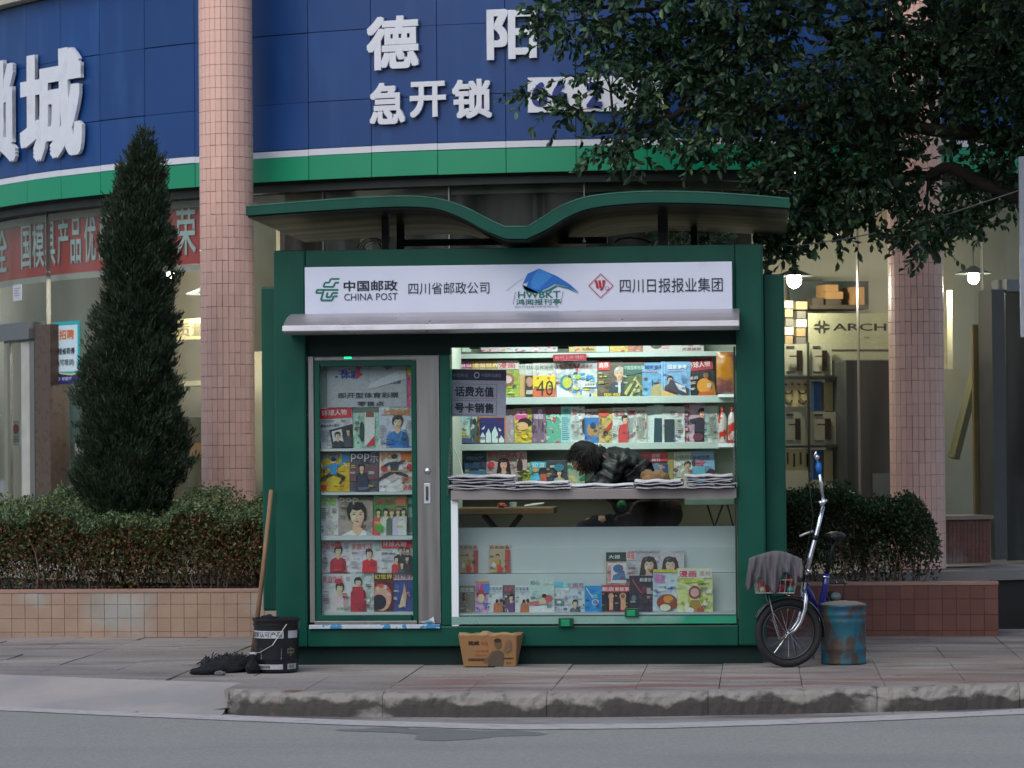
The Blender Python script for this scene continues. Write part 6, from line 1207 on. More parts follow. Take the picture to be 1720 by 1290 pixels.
for nm, ua, ub, Yc, dep, n, th, sd in piles:
    for i in range(n):
        newspaper(ua+q.uniform(-3, 3), ub+q.uniform(-3, 2)-i*1.2, Yc+i*.006+(.012 if nm.startswith('long') else 0), dep, zc_+i*(th+.0035), th*.8, q.uniform(-3, 3), f'{ordn[i]} newspaper of the {nm} on the kiosk counter' if i else f'lowest newspaper of the {nm} on the kiosk counter', .0, q.randint(0, 999))
m = MB(); a = W(770, 752, .5); m.tube([W(763, 753, .3), W(770, 770, .28), W(778, 798, .2), W(790, 812, .1), W(806, 820, .05)], .004, 6); setp(m.build('white_cord', M('white_plastic_cord', 'b4bcb8', rough=.5), origin=W(806, 820, .05)), 'white cord dangling from the shelf to the leftmost newspapers', 'cord')
# hanging chains either side of the opening
def chain(u, v0, v1, Y, lab, du=0):
    m = MB(); n_ = 26
    for i in range(n_):
        c = W(u+du*i/n_, v0+(v1-v0)*i/n_, Y); hx = Vector((1, 0, 0)) if i % 2 else Vector((0, 1, 0)); m.torus(c, hx, Vector((0, 0, 1)), .007, .0018, 8, 4)
    setp(m.build('chain', M('chain_steel', '7c8480', rough=.4, metal=.6), origin=W(u, v0, Y)), lab, 'chain')
chain(757, 736, 834, -.006, 'thin chain hanging down the middle post beside the counter', -5); chain(1232, 735, 826, -.002, 'thin chain hanging at the right edge of the counter', 3)
# bench with things on it, below the counter
t = empty('wooden_bench', W(848, 885, .9), 'wooden bench with crossed legs under the counter at the left', 'bench')
MB().pbox(768, 853, 930, 864, .7, 1.1).build('bench_top', WOOD, t, bevel=.004)
m = MB(); m.tube([W(812, 864, .9), W(836, 892, .9), W(846, 905, .9)], .02, 4); m.build('leg', WOOD, t); m = MB(); m.tube([W(876, 864, .9), W(856, 890, .9), W(846, 905, .92)], .018, 4); m.build('leg', WOOD, t)
m = MB(); p = W(862, 852, .75); m.lathe([(0, 0), (.022, 0), (.026, .035), (0, .036)], p, 16); setp(m.build('paper_cup', M('cup_white', 'b0b8b0', rough=.5), origin=p), 'small white cup on the wooden bench', 'cup')
m = MB(); p = W(843, 849, .75); m.ell(p, .03, .03, .018, noise=.15, seed=3); setp(m.build('red_pouch', M('pouch_red', '9a3a2a', rough=.5), origin=p), 'small red pouch beside the white cup on the bench', 'pouch')
m = MB(); m.tube([W(881, 850, .74), W(898, 848, .74), W(914, 845, .74)], [.009, .014, .006], 6); setp(m.build('rolled_tissue', M('tissue_white', 'b8bcae', rough=.8), origin=W(881, 850, .74)), 'white crumpled tissue roll on the wooden bench', 'tissue')
MB().box(W(756, 850, 1.59).x, W(1240, 850, 1.59).x, 1.585, 1.5985, .5, W(900, 822, 1.59).z).build('lower_lining', BEIGE, K)
kp('side_table', 1150, 838, 1233, 848, .8, 1.1, M('table_grey_green', '66786c', rough=.5), .002)
for pts in ([(1188, 848), (1200, 885)], [(1214, 848), (1200, 885)], [(1222, 848), (1232, 885)]):
    m = MB(); m.tube([W(*pts[0], .9), W(*pts[1], .9)], .006, 5); m.build('table_strut', BLACKM, K)

# ------------------------------------------------------------ the seller
def skin_obj(name, verts, edges, mat, parent, levels=2, root=0, fold=0):
    o0 = top_of(parent).location; me = bpy.data.meshes.new(name); me.from_pydata([tuple(Vector(v[0])-o0) for v in verts], edges, [])
    o = bpy.data.objects.new(name, me); COL.objects.link(o); o.parent = parent
    o.modifiers.new('skin', 'SKIN'); sv = me.skin_vertices[0].data
    for i, v in enumerate(verts): sv[i].radius = (v[1], v[2] if len(v) > 2 else v[1]); sv[i].use_root = (i == root)
    s = o.modifiers.new('sub', 'SUBSURF'); s.levels = levels; s.render_levels = levels
    dg = bpy.context.evaluated_depsgraph_get(); m2 = bpy.data.meshes.new_from_object(o.evaluated_get(dg)); o.modifiers.clear(); o.data = m2; m2.name = name; m2.materials.clear(); m2.materials.append(mat); m2.shade_smooth()
    if fold:
        nn = [v.normal.copy() for v in m2.vertices]
        for v, n_ in zip(m2.vertices, nn):
            c = v.co; v.co = c+n_*fold*(math.sin(c.x*38+c.z*52+2*math.sin(c.y*21))+.7*math.sin(c.x*71-c.z*33+c.y*47)+.5*math.sin(c.z*110+3*math.sin(c.x*30)))
        m2.update()
    return o
pr0 = W(1078, 885, .8); person = empty('person', (pr0.x, .8, zb_+.08), 'person with dark hair in a dark jacket bent over behind the kiosk counter', 'person')
def pw(u, v, Y): return W(u, v, Y)
V = [(pw(1080, 872, .82), .12), (pw(1072, 836, .82), .12), (pw(1052, 796, .8), .13), (pw(1028, 772, .79), .1), (pw(1012, 768, .77), .05), (pw(996, 766, .75), .085), (pw(980, 772, .73), .088), (pw(970, 782, .72), .06),
     (pw(1030, 782, .62), .055), (pw(1012, 824, .55), .042), (pw(978, 826, .50), .03), (pw(962, 814, .44), .026),
     (pw(1026, 780, .98), .055), (pw(1000, 826, .95), .042), (pw(968, 828, .85), .03), (pw(950, 828, .8), .026),
     (pw(1070, 885, .7), .09), (pw(985, 880, .66), .065), (pw(978, 950, .68), .045), (pw(978, 1040, .7), .035), (pw(962, 1048, .66), .03),
     (pw(1070, 885, .93), .09), (pw(985, 880, .95), .065), (pw(980, 950, .95), .045), (pw(980, 1035, .95), .035), (pw(964, 1042, .92), .03),
     (pw(962, 786, .715), .018)]
E_ = [(0, 1), (1, 2), (2, 3), (3, 4), (4, 5), (5, 6), (6, 7), (3, 8), (8, 9), (9, 10), (10, 11), (3, 12), (12, 13), (13, 14), (14, 15), (0, 16), (16, 17), (17, 18), (18, 19), (19, 20), (0, 21), (21, 22), (22, 23), (23, 24), (24, 25), (7, 26)]
k = len(V)
for h_i, (hu, hv, hY, sg) in ((11, (962, 814, .44, 1)), (15, (950, 828, .8, 1))):
    base = Vector(V[h_i][0])
    for f in range(4):
        a = base+Vector((-.045, (f-1.5)*.019, .002)); b = a+Vector((-.032, 0, -.006)); c = b+Vector((-.02, 0, -.014)); n0 = len(V); V += [(a, .0095), (b, .009), (c, .0075)]; E_ += [(h_i, n0), (n0, n0+1), (n0+1, n0+2)]
    a = base+Vector((-.015, -.03, .0)); b = a+Vector((-.028, -.012, -.006)); n0 = len(V); V += [(a, .011), (b, .009)]; E_ += [(h_i, n0), (n0, n0+1)]
SKIN = M('skin', 'a87a62', rough=.55, var=.04)
skin_obj('body', V, E_, SKIN, person)
JK = M('dark_quilted_jacket', '090a0d', rough=.5, spec=.35, var=.3, scale=9, bump=.006)
J = [(pw(1082, 868, .82), .16), (pw(1066, 832, .82), .2), (pw(1048, 788, .8), .205), (pw(1030, 768, .79), .16), (pw(1018, 768, .775), .085), (pw(1030, 786, .60), .085), (pw(1012, 822, .53), .07), (pw(984, 826, .5), .05), (pw(1026, 784, 1.0), .085), (pw(1002, 822, .96), .07), (pw(974, 827, .86), .05)]
skin_obj('jacket', J, [(0, 1), (1, 2), (2, 3), (3, 4), (3, 5), (5, 6), (6, 7), (3, 8), (8, 9), (9, 10)], JK, person, levels=4, fold=.0075)
TRS = M('dark_trousers', '0f1013', rough=.9, var=.15, spec=.15)
skin_obj('trousers', [(pw(1082, 880, .82), .14), (pw(1066, 886, .7), .1), (pw(982, 882, .66), .078), (pw(976, 950, .68), .06), (pw(976, 1030, .7), .055), (pw(1066, 886, .94), .1), (pw(982, 882, .95), .078), (pw(978, 950, .95), .06), (pw(978, 1028, .95), .055)], [(0, 1), (1, 2), (2, 3), (3, 4), (0, 5), (5, 6), (6, 7), (7, 8)], TRS, person, levels=3, fold=.006)
HAIRM = M('dark_hair', '0d0a0a', rough=.75, spec=.2, var=.3, scale=30, stretch=(1, 1, .3))
rs = np.random.default_rng(6); m = MB(); m.ell(pw(985, 764, .735), .102, .1, .094, 20, 14, noise=.03, seed=4); m.ell(pw(1004, 768, .745), .085, .1, .085, 16, 10, noise=.05, seed=5); m.ell(pw(978, 757, .735), .085, .095, .07, 14, 9, noise=.06, seed=8)
m.build('hair', HAIRM, person, smooth=True)
hc = pw(986, 768, .735); nh = 5200; ph = rs.uniform(0, 2*np.pi, nh); th = rs.uniform(0, 1.9, nh); kp_ = ~((np.cos(ph) < -.35) & (th > 1.15)); ph, th = ph[kp_], th[kp_]; nh = len(ph); pos = np.stack([hc.x+.108*np.sin(th)*np.cos(ph), hc.y+.106*np.sin(th)*np.sin(ph), hc.z+.108*np.cos(th)], 1)
dirs = np.stack([np.cos(ph)*np.cos(th)+rs.normal(0, .3, nh)-.3, np.sin(ph)*np.cos(th), -np.sin(th)-.5], 1)
leaf_cloud('hair_strands', pos, dirs, rs.uniform(.05, .13, nh), rs.uniform(.002, .005, nh), np.tile(hexc('14100f'), (nh, 1)), M('hair_strand', attr=True, rough=.6, spec=.25), person, tuple(top_of(person).location), kind='stuff', bent=False, seed=3)
m = MB(); m.ell(pw(1007, 748, .66), .012, .008, .012, 8, 6, noise=.2); m.build('hair_clip', M('clip_silver', 'a8aca8', rough=.3, metal=.5), person)
st_ = empty('stool', W(1080, 900, .82), 'high dark stool the seller sits on behind the counter', 'stool'); st_.location.z = zb_+.08
p = W(1082, 908, .82); m = MB(); m.lathe([(0, p.z-.03), (.17, p.z-.03), (.18, p.z-.01), (.17, p.z+.005), (0, p.z+.006)], (p.x, .82, 0), 24); m.build('seat', BLACKM, st_)
for a in range(4):
    c, s = math.cos(a*math.pi/2+.7), math.sin(a*math.pi/2+.7); m = MB(); m.tube([(p.x+.12*c, .82+.12*s, p.z-.03), (p.x+.17*c, .82+.17*s, zb_+.08)], .012, 6); m.build('leg', BLACKM, st_)
# brown coat and tan bag behind the counter
def blob_cloth(name, pts, mat, label, cat, seed, origin, disp=.02):
    m = MB()
    for c, rx, ry, rz in pts: m.ell(c, rx, ry, rz, 18, 12, noise=.07, seed=seed); seed += 1
    o = m.build(name, mat, origin=origin, smooth=True); return setp(o, label, cat)
blob_cloth('tan_bag', [(W(1098, 810, .42), .085, .08, .07), (W(1112, 808, .44), .06, .07, .06), (W(1088, 800, .46), .05, .05, .045), (W(1106, 797, .45), .05, .04, .03)], M('tan_suede', '6a4c2c', rough=.85, var=.35, scale=18, bump=.006), 'crumpled tan bag on the counter right of the seller', 'bag', 3, W(1092, 822, .42))
blob_cloth('brown_coat', [(W(1088, 862, .5), .13, .08, .1), (W(1115, 872, .52), .1, .08, .12), (W(1060, 876, .5), .12, .07, .06), (W(1130, 862, .55), .07, .08, .1)], M('brown_coat_cloth', '35261b', rough=.9, spec=.15, var=.3, scale=6, bump=.01), 'brown coat heaped below the counter beside the seller', 'coat', 9, W(1100, 885, .5))
m = MB(); m.ell(W(1044, 850, .5), .035, .03, .04, noise=.05); setp(m.build('green_cloth', M('green_cloth', '1f5a30', rough=.9), origin=W(1044, 858, .5)), 'small green cloth patch below the counter by the brown coat', 'cloth')
blob_cloth('cream_plush', [(W(1205, 806, .4), .045, .04, .04)], M('plush_cream', '9c9070', rough=.9, var=.2, scale=30), 'small cream coloured bundle on the counter by the rightmost newspapers', 'bundle', 12, W(1205, 818, .4))

# ------------------------------------------------------------ things on the kiosk roof deck
m = MB(); c = Vector((W(625, 405, .5).x, .5, ZT)); q = random.Random(5)
for k in range(5):
    r_ = .055+.01*k; m.torus(c+Vector((q.uniform(-.01, .01), q.uniform(-.01, .01), .03)), Vector((1, 0, q.uniform(-.2, .2))).normalized(), Vector((q.uniform(-.3, .3), .5, .9)).normalized(), r_, .003, 24, 5)
setp(m.build('cable_coil', BLACKM, origin=c), 'tangled black cable coil on top of the kiosk under the left roof wing', 'cable')
m = MB(); m.tube([W(1032, 408, .5), W(1042, 401, .5), W(1060, 399, .5), W(1080, 402, .5), W(1094, 408, .5)], .006, 6); setp(m.build('cable_loop', BLACKM, origin=W(1032, 408, .5)), 'black cable loop on top of the kiosk under the right roof wing', 'cable')
m = MB(); m.lathe([(.012, 0), (.012, .012), (.005, .018), (.005, .03), (0, .032)], W(981, 407, .3), 12); setp(m.build('small_finial', WPAN, origin=W(981, 407, .3)), 'tiny white peg on the kiosk top edge under the roof valley', 'peg')
m = MB(); P_ = [W(1318, 412, 2.4), W(1340, 413, 2.4), W(1420, 401, 2.4), W(1500, 386, 2.4), W(1600, 357, 2.4), W(1720, 317, 2.4), W(1800, 288, 2.3)]; m.tube(P_, .0045, 5); setp(m.build('overhead_wire', M('wire_grey', '8a8f90', rough=.6), origin=P_[0]), 'thin grey wire slanting up to the right from the kiosk roof', 'wire')
t = empty('edge_sign', (W(1740, 400, 1).x, 1.0, 0), 'pale board cut off by the right edge of the picture', 'sign board')
MB().pbox(1713, 262, 1790, 566, 1.0, 1.05).build('board', M('pale_grey_board', 'a8acb4', rough=.4), t, bevel=.004); xx = W(1752, 400, 1.1).x; MB().box(xx-.03, xx+.03, 1.052, 1.11, -.01, 3.2).build('post', STEEL, t)

# ------------------------------------------------------------ bucket, mop, carton
bp = G(465, 1127, .006); bk = empty('paint_bucket', bp, 'black plastic paint bucket with white labels at the kiosk left corner', 'bucket')
BKM = M('bucket_black_plastic', '121318', rough=.32, var=.1); m = MB(); R_b = .148; m.lathe([(0, 0), (.138, 0), (.142, .01), (.15, .30), (.155, .302), (.155, .312), (.151, .314), (.153, .33), (.159, .333), (.159, .345), (.155, .348), (.148, .345), (.136, .02), (0, .02)], bp, 48); m.build('pail', BKM, bk, smooth=False)
def wrap(a0, a1, z0, z1, shapes, base, name='label_band'):
    m = MB(); nseg = 14; Rz = lambda z: .1421+.0083*(z-.01)/.29+.0016
    asp = (a1-a0)*.147/(z1-z0)
    def mp(x, y, o):
        a = a0+(a1-a0)*x; z = z1-(z1-z0)*y; r = Rz(z)+o; return bp+Vector((r*math.sin(a), -r*math.cos(a), z))
    for i in range(nseg):
        m.add([mp(i/nseg, 1, 0), mp((i+1)/nseg, 1, 0), mp((i+1)/nseg, 0, 0), mp(i/nseg, 0, 0)], [(0, 1, 2, 3)], hexc(base))
    put_print(m, shapes, lambda x, y, o: mp(x, y, o+.0006), asp); m.build(name, PRINT, bk)
wrap(-1.2, .47, .222, .27, [('t', '国家认可产品', .02, .12, .95, .88, '24262c', .02)], 'b4b8bc'); wrap(.68, 1.25, .222, .27, [], 'a8acb0')
wrap(-1.1, .44, .02, .052, [('t', '质量服务保障', .15, .2, .62, .85, '40444a', .04)], 'a8acb0'); wrap(.66, 1.2, .02, .055, [('t', '保修', .1, .1, .7, .9, '24262c', 0)], 'a0a4a8')
wrap(-.6, .38, .085, .155, [('r', .0, y, 1, y+.07, '9c9ea6') for y in (0, .19, .38, .57, .76, .9)], '15161c'); wrap(.6, 1.1, .1, .17, [('t', '中', .1, .05, .8, .95, '6a6a50', .02)], '15161c'); wrap(-1.1, -.75, .16, .21, [('t', '认证', .1, .2, .9, .8, '4a4c54', .01)], '15161c')
m = MB(); m.tube([bp+Vector((-.153, -.03, .12)), bp+Vector((-.09, -.14, .13)), bp+Vector((0, -.168, .18)), bp+Vector((.09, -.14, .315))], .0025, 6); m.build('bail_handle', M('wire_pale', 'c8c4bc', rough=.4, metal=.5), bk)
m = MB(); m.tube([bp+Vector((-.165, -.06, .12)), bp+Vector((-.12, -.105, .122))], .008, 8); m.build('bail_grip', M('grip_white', 'b8b8bc', rough=.4), bk)
m = MB(); m.ell(bp+Vector((-.06, .02, .33)), .06, .05, .035, noise=.2, seed=2); m.ell(bp+Vector((.05, .0, .32)), .08, .06, .03, noise=.2, seed=5); setp(m.build('black_rag', M('black_rag', '0c0c0e', rough=.9, bump=.006), origin=bp+Vector((0, 0, .33)), smooth=True), 'black rag heaped in the mouth of the paint bucket', 'rag')
mp0 = G(424, 1104, .05); mt = Vector((W(463, 823, -.02).x-.03, -.02, W(463, 823, -.02).z)); mo = empty('mop', (mp0.x, mp0.y, 0), 'wooden-handled mop with a black cloth head leaning on the kiosk left corner', 'mop')
m = MB(); m.tube([mp0, mp0.lerp(mt, .5)+Vector((.006, 0, 0)), mt], [.0165, .0155, .0145], 10); m.build('handle', M('mop_wood', '8a6a50', rough=.7, var=.2, scale=8, stretch=(4, 4, .4)), mo, smooth=True)
m = MB(); m.tube([mp0+Vector((0, 0, -.03)), mp0.lerp(mt, .035)], [.03, .022], 10); m.build('collar', BLACKM, mo)
CL = M('mop_cloth', '0b0c0f', rough=.85, var=.4, scale=25, bump=.01)
m = MB(); hp = [(G(375, 1122, .03), .2, .11, .055), (G(345, 1128, .02), .14, .08, .03), (G(405, 1118, .04), .1, .1, .06), (G(388, 1116, .05), .13, .09, .055), (G(425, 1122, .035), .06, .09, .05)]
for i, (c, rx, ry, rz) in enumerate(hp): m.ell((c.x, c.y, c.z), rx*.72, ry, rz, 26, 14, noise=.12, seed=i+3)
m.build('mop_head', CL, mo, smooth=True)
m = MB(); q = random.Random(8)
for i in range(300):
    u = q.gauss(392, 26); b = G(min(max(u, 345), 432), q.uniform(1112, 1128), .0); pts = [b+Vector((0, 0, q.uniform(.04, .075)))]
    for k in range(3): pts.append(pts[-1]+Vector((q.uniform(-.03, .03), q.uniform(-.035, .0), -.024)))
    m.tube([Vector((p.x, p.y, max(.012, p.z))) for p in pts], q.uniform(.003, .006), 4)
m.build('strands', M('mop_strands', '0e1012', rough=.85, col2='5a6a70', fac=(.62, .66), scale=60), mo, kind='stuff')
m = MB(); m.ell(G(369, 1131, .015), .035, .025, .016, noise=.2, seed=2); m.build('grey_patch', M('mop_grey_patch', '6a6a6c', rough=.9), mo)
# carton
zc0 = .006; Yc = -.16; A = [W(780, 1119, Yc), W(866, 1119, Yc)]; T = [W(770, 1066, Yc-.05), W(866, 1066, Yc-.05)]
cb_ = empty('carton', ((A[0].x+A[1].x)/2, Yc+.1, 0), 'open brown cardboard carton with printed man on the pavement before the kiosk', 'carton')
CBM = M('cardboard', '96714a', rough=.85, var=.08, scale=6, grime='7a5a3a', gfac=(.55, .7), gscale=4); hZ = T[0].z-zc0; ht = hZ
def wall(p, name, nseg=14, jag=.008, seed=1):
    (a, b, c, d) = p; q = random.Random(seed); m = MB(); vs = []; nrm = (Vector(b)-Vector(a)).cross(Vector(d)-Vector(a)).normalized()*.004
    for i in range(nseg+1):
        t = i/nseg; lo_ = Vector(a).lerp(Vector(b), t); hi = Vector(d).lerp(Vector(c), t)+Vector((0, 0, q.uniform(-jag, jag))); vs += [lo_, hi, hi+nrm, lo_+nrm]
    m.add(vs, [(4*i+j, 4*i+4+j, 4*i+4+(j+1) % 4, 4*i+(j+1) % 4) for i in range(nseg) for j in range(4)]+[(0, 1, 2, 3), (4*nseg+3, 4*nseg+2, 4*nseg+1, 4*nseg)]); return m.build(name, CBM, cb_)
dB = .26
x0b, x1b, x0t, x1t = A[0].x, A[1].x, T[0].x, T[1].x; y0b, y0t = Yc, Yc-.04; y1 = Yc+dB*.45
Fb = [(x0b, y0b, zc0), (x1b, y0b, zc0), (x1t, y0t, ht), (x0t, y0t, ht)]
xr_b, xr_t = W(868, 1118, y1).x, W(879, 1066, y1+.03).x
wall(Fb, 'front_wall', seed=3); wall([(x1b+.001, y0b, zc0), (xr_b, y1, zc0), (xr_t, y1+.03, ht), (x1t+.001, y0t, ht)], 'side_wall', 8, seed=4)
wall([(x0b, y1, zc0), (x0b, y0b, zc0), (x0t, y0t, ht), (x0t, y1+.03, ht)], 'side_wall', 8, seed=5); wall([(xr_b, y1, zc0), (x0b, y1, zc0), (x0t, y1+.03, ht+.004), (xr_t, y1+.03, ht+.004)], 'rear_wall', 12, seed=6)
m = MB(); m.add([(x0b, y0b, zc0+.003), (x1b, y0b, zc0+.003), (xr_b, y1, zc0+.003), (x0b, y1, zc0+.003)], [(0, 1, 2, 3)]); m.build('bottom_flap', CBM, cb_)
m = MB(); q = random.Random(7); vs = []
for i in range(13):
    t = i/12; p = Vector((x0t, y0t, ht)).lerp(Vector((x1t, y0t, ht)), t); vs += [p+Vector((0, 0, q.uniform(-.004, .008))), p+Vector((0, .07+q.uniform(-.02, .02), .012+q.uniform(-.006, .014)))]
m.add(vs, [(2*i, 2*i+2, 2*i+3, 2*i+1) for i in range(12)]); m.build('torn_flap', M('cardboard_inner', 'a88a60', rough=.9, var=.1), cb_)
def cmap(x, y, o):
    l_ = Vector(Fb[0]).lerp(Vector(Fb[1]), x); h_ = Vector(Fb[3]).lerp(Vector(Fb[2]), x); p = h_.lerp(l_, y); return p+Vector((0, -o-.0055, 0))
m = MB(); put_print(m, [('t', '超威', .15, .18, .35, .32, '2a2420', .05), ('t', '电池', .38, .2, .5, .32, 'a8502c', .03), ('t', '一年保用', .18, .48, .5, .54, 'a8502c', .02), ('t', '质量三包', .24, .61, .46, .67, 'a8502c', .02), ('g', [(.1, .75), (.48, .75), (.44, .82), (.1, .82)], '30241e'), ('r', .72, .73, .96, .76, '30241e'), ('t', '电动车电池', .12, .765, .42, .805, '8a7050', 0), ('t', '蓄电', .82, .87, .92, .92, '50402c', .02),
    ('g', [(.46, 1), (.5, .72), (.56, .52), (.7, .48), (.78, .56), (.76, 1)], '5c5044'), ('g', [(.55, .55), (.62, .5), (.5, .75), (.44, .9), (.38, .86)], '6a5a48'), ('e', .68, .27, .065, .16, '6a5640'), ('e', .68, .17, .066, .07, '3c3028'), ('g', [(.78, .5), (.82, .3), (.86, .12), (.92, .2), (.93, .45), (.84, .58)], '7a6248')], cmap, (x1b-x0b)/hZ); m.build('printing', PRINT, cb_)

# ------------------------------------------------------------ drum
dp = G(1417, 1114, .006); dm = empty('metal_drum', dp, 'rusty blue metal drum standing beside the bicycle front wheel', 'drum')
DRM = M('drum_blue_rust', '17506c', rough=.5, var=.15, scale=5, col2='1b5c66', fac=(.4, .6), grime='43352c', gfac=(.46, .58), gscale=13, gstretch=(1, 1, .6), bump=.003)
r = .148; m = MB(); m.lathe([(0, 0), (r, 0), (r+.003, .008), (r, .02), (r, .09), (r+.003, .1), (r, .11), (r, .27), (r+.004, .28), (r, .29), (r, .315), (r+.005, .325), (r, .335), (r, .37), (r+.005, .378), (r+.005, .39), (r, .392)], dp, 44); m.build('drum_wall', DRM, dm, smooth=True)
m = MB(); m.lathe([(r+.004, .388), (r-.004, .396), (.1, .408), (.03, .414), (0, .414)], dp, 40); m.build('lid', M('lid_grey', '77736d', rough=.7, var=.12, scale=5), dm, smooth=True)

# ------------------------------------------------------------ folding bicycle
bi = empty('folding_bicycle', (W(1325, 1124, -.28).x, -.28, 0), 'blue folding bicycle with chromed fork and a wire front basket leaning by the kiosk', 'bicycle')
TY = M('tyre_rubber', '1a1a1c', rough=.75, var=.15, bump=.001); wc = Vector((W(1324, 1066, -.28).x, -.28, .229)); ax = Vector((.975, .22, 0)).normalized(); az = Vector((0, 0, 1))
def wheel(c, ax, az, R=.2, name='wheel'):
    m = MB(); m.torus(c, ax, az, R, .0255, 56, 10); w = m.build(name, TY, bi, smooth=True)
    m = MB(); m.torus(c, ax, az, R-.031, .009, 48, 6); m.build('rim', M('rim_alu', '4a4b4e', rough=.45, metal=.8), w, smooth=True)
    m = MB(); nrm = ax.cross(az)
    for i in range(20):
        a = 2*math.pi*i/20; sd_ = (-1)**i*.025; h_ = c+nrm*sd_+(ax*math.cos(a+.7)+az*math.sin(a+.7))*.014; e = c+(ax*math.cos(a)+az*math.sin(a))*(R-.034); m.tube([h_, e], .0012, 4, caps=False)
    m.build('spokes', CHROME, w)
    m = MB(); m.tube([c-nrm*.04, c-nrm*.03, c+nrm*.03, c+nrm*.04], [.007, .016, .016, .007], 12); m.build('hub', CHROME, w)
    return w
wheel(wc, ax, az)
nrm = ax.cross(az); A_ = lambda u, v, Y=-.28: W(u, v, Y)
for s_ in (-1, 1):
    o = nrm*(.042*s_)
    m = MB(); m.tube([A_(1349, 990)+o*.5, A_(1351, 1004)+o*.9, A_(1350, 1022)+o, A_(1343, 1044)+o, A_(1333, 1058)+o, wc+o], [.013, .014, .0135, .012, .01, .008], 10); m.build('fork_blade', CHROME, bi, smooth=True)
m = MB(); m.tube([A_(1349, 993), A_(1351, 978)], .017, 10); m.build('fork_crown', CHROME, bi)
BLF = M('frame_blue_paint', '141c78', rough=.22, var=.05, spec=.6, coat=.4)
def tp(name, pts, r, mat, n=10): 
    m = MB(); m.tube(pts, r, n); return m.build(name, mat, bi, smooth=True)
tp('head_tube', [A_(1350, 992, -.26), A_(1354, 968, -.25)], .019, BLACKM)
tp('steering_post', [A_(1354, 966, -.25), A_(1361, 935, -.24), A_(1374, 886, -.22), A_(1382, 850, -.2)], [.0165, .0165, .015, .0145], CHROME)
for u, v in ((1357, 945), (1368, 907)): tp('post_collar', [A_(u, v, -.237), A_(u+2, v-8, -.235)], .0185, BLACKM)
tp('post_hinge', [A_(1352, 957, -.25), A_(1363, 961, -.26)], .013, CHROME)
tp('stem_hinge', [A_(1379, 850, -.2), A_(1387, 838, -.2)], .016, CHROME); tp('stem_clamp', [A_(1377, 845, -.22), A_(1384, 843, -.18)], .014, CHROME)
tp('handlebar', [A_(1383, 843, -.2), A_(1379, 815, -.21), A_(1376, 790, -.22)], .0115, CHROME)
tp('grip', [A_(1376, 795, -.22), A_(1375, 786, -.22), A_(1374.5, 777, -.22)], [.018, .021, .018], M('grip_blue', '1160b0', rough=.4))
tp('brake_lever', [A_(1375, 780, -.225), A_(1369, 764, -.24), A_(1371, 758, -.25)], [.006, .012, .004], CHROME)
m = MB(); m.ell(A_(1372, 768, -.235), .017, .014, .02, 12, 8); m.build('bell', CHROME, bi, smooth=True)
tp('folded_grip_bar', [A_(1343, 901, -.24), A_(1354, 896, -.235), A_(1366, 892, -.23)], .0075, M('lever_grey', 'a4a6a8', rough=.35, metal=.5))
tp('brake_cable', [A_(1372, 778, -.25), A_(1358, 800, -.35), A_(1366, 870, -.3), A_(1352, 940, -.3), A_(1350, 985, -.3)], .0028, BLACKM, 6)
m = MB(); nn = 26
vs = []
for i in range(nn+1):
    a = math.radians(158-i*(158+8)/nn)
    for w_ in (-1, -.5, 0, .5, 1): vs.append(wc+(ax*math.cos(a)+az*math.sin(a))*(.243-.008*abs(w_)**2)+nrm*(.028*w_))
m.add(vs, [(5*i+j, 5*i+5+j, 5*i+6+j, 5*i+1+j) for i in range(nn) for j in range(4)]); mg_ = m.build('mudguard', M('mudguard_dark', '2a2c30', rough=.3), bi, smooth=True)
sol = mg_.modifiers.new('thick', 'SOLIDIFY'); sol.thickness = .003
m = MB(); m.torus(wc-nrm*.03, ax, az, .247, .004, 16, 6, a0=math.radians(-8), a1=math.radians(52)); m.build('mudguard_edge', CHROME, mg_)
tp('basket_stay', [A_(1291, 1000, -.34), A_(1300, 1038, -.34), A_(1312, 1076, -.32), wc-nrm*.05], .0035, M('stay_pale', '9a9c98', rough=.4, metal=.5), 6)
tp('basket_stay', [A_(1286, 1000, -.22), A_(1297, 1038, -.24), A_(1309, 1074, -.26), wc+nrm*.05], .0035, MATS['stay_pale'], 6)
tp('main_tube', [A_(1354, 985, -.24), A_(1366, 1010, -.1), A_(1372, 1030, .2), A_(1376, 1036, .32)], .021, BLF)
tp('seat_tube', [A_(1376, 1040, .34), A_(1381, 1010, .33), A_(1386, 985, .33), A_(1388, 964, .33)], .0205, BLF)
tp('seat_post', [A_(1388, 966, .33), A_(1397, 925, .33), A_(1402, 905, .33)], .0125, BLACKM)
tp('seat_clamp', [A_(1380, 968, .31), A_(1393, 970, .31)], .007, CHROME)
tp('kickstand', [A_(1376, 1040, .3), A_(1366, 1090, .34), A_(1366, 1106, .36)], .008, CHROME)
m = MB(); c = A_(1402, 900, .33); m.ell(c, .075, .12, .03, 18, 10); m.ell(c+Vector((-.02, -.13, .0)), .03, .08, .022, 12, 8); m.build('saddle', M('saddle_black', '101012', rough=.5), bi, smooth=True)
rc = Vector((A_(1398, 1070, .78).x, .78, .229)); ax2 = Vector((.12, .99, 0)).normalized(); wheel(rc, ax2, az)
for s_ in (-1, 1):
    tp('chain_stay', [A_(1376, 1042, .34), rc+ax2.cross(az)*(.05*s_)], .009, BLF, 6); tp('seat_stay', [A_(1384, 992, .34), rc+ax2.cross(az)*(.05*s_)], .007, BLF, 6)
RK = M('rack_black', '141414', rough=.4); m = MB(); a, b = A_(1388, 980, .5), A_(1424, 981, .5)
for Y_ in (.5, .62, .74, .86, .98): m.tube([(a.x, Y_, a.z), (b.x-.01, Y_, a.z)], .005, 5)
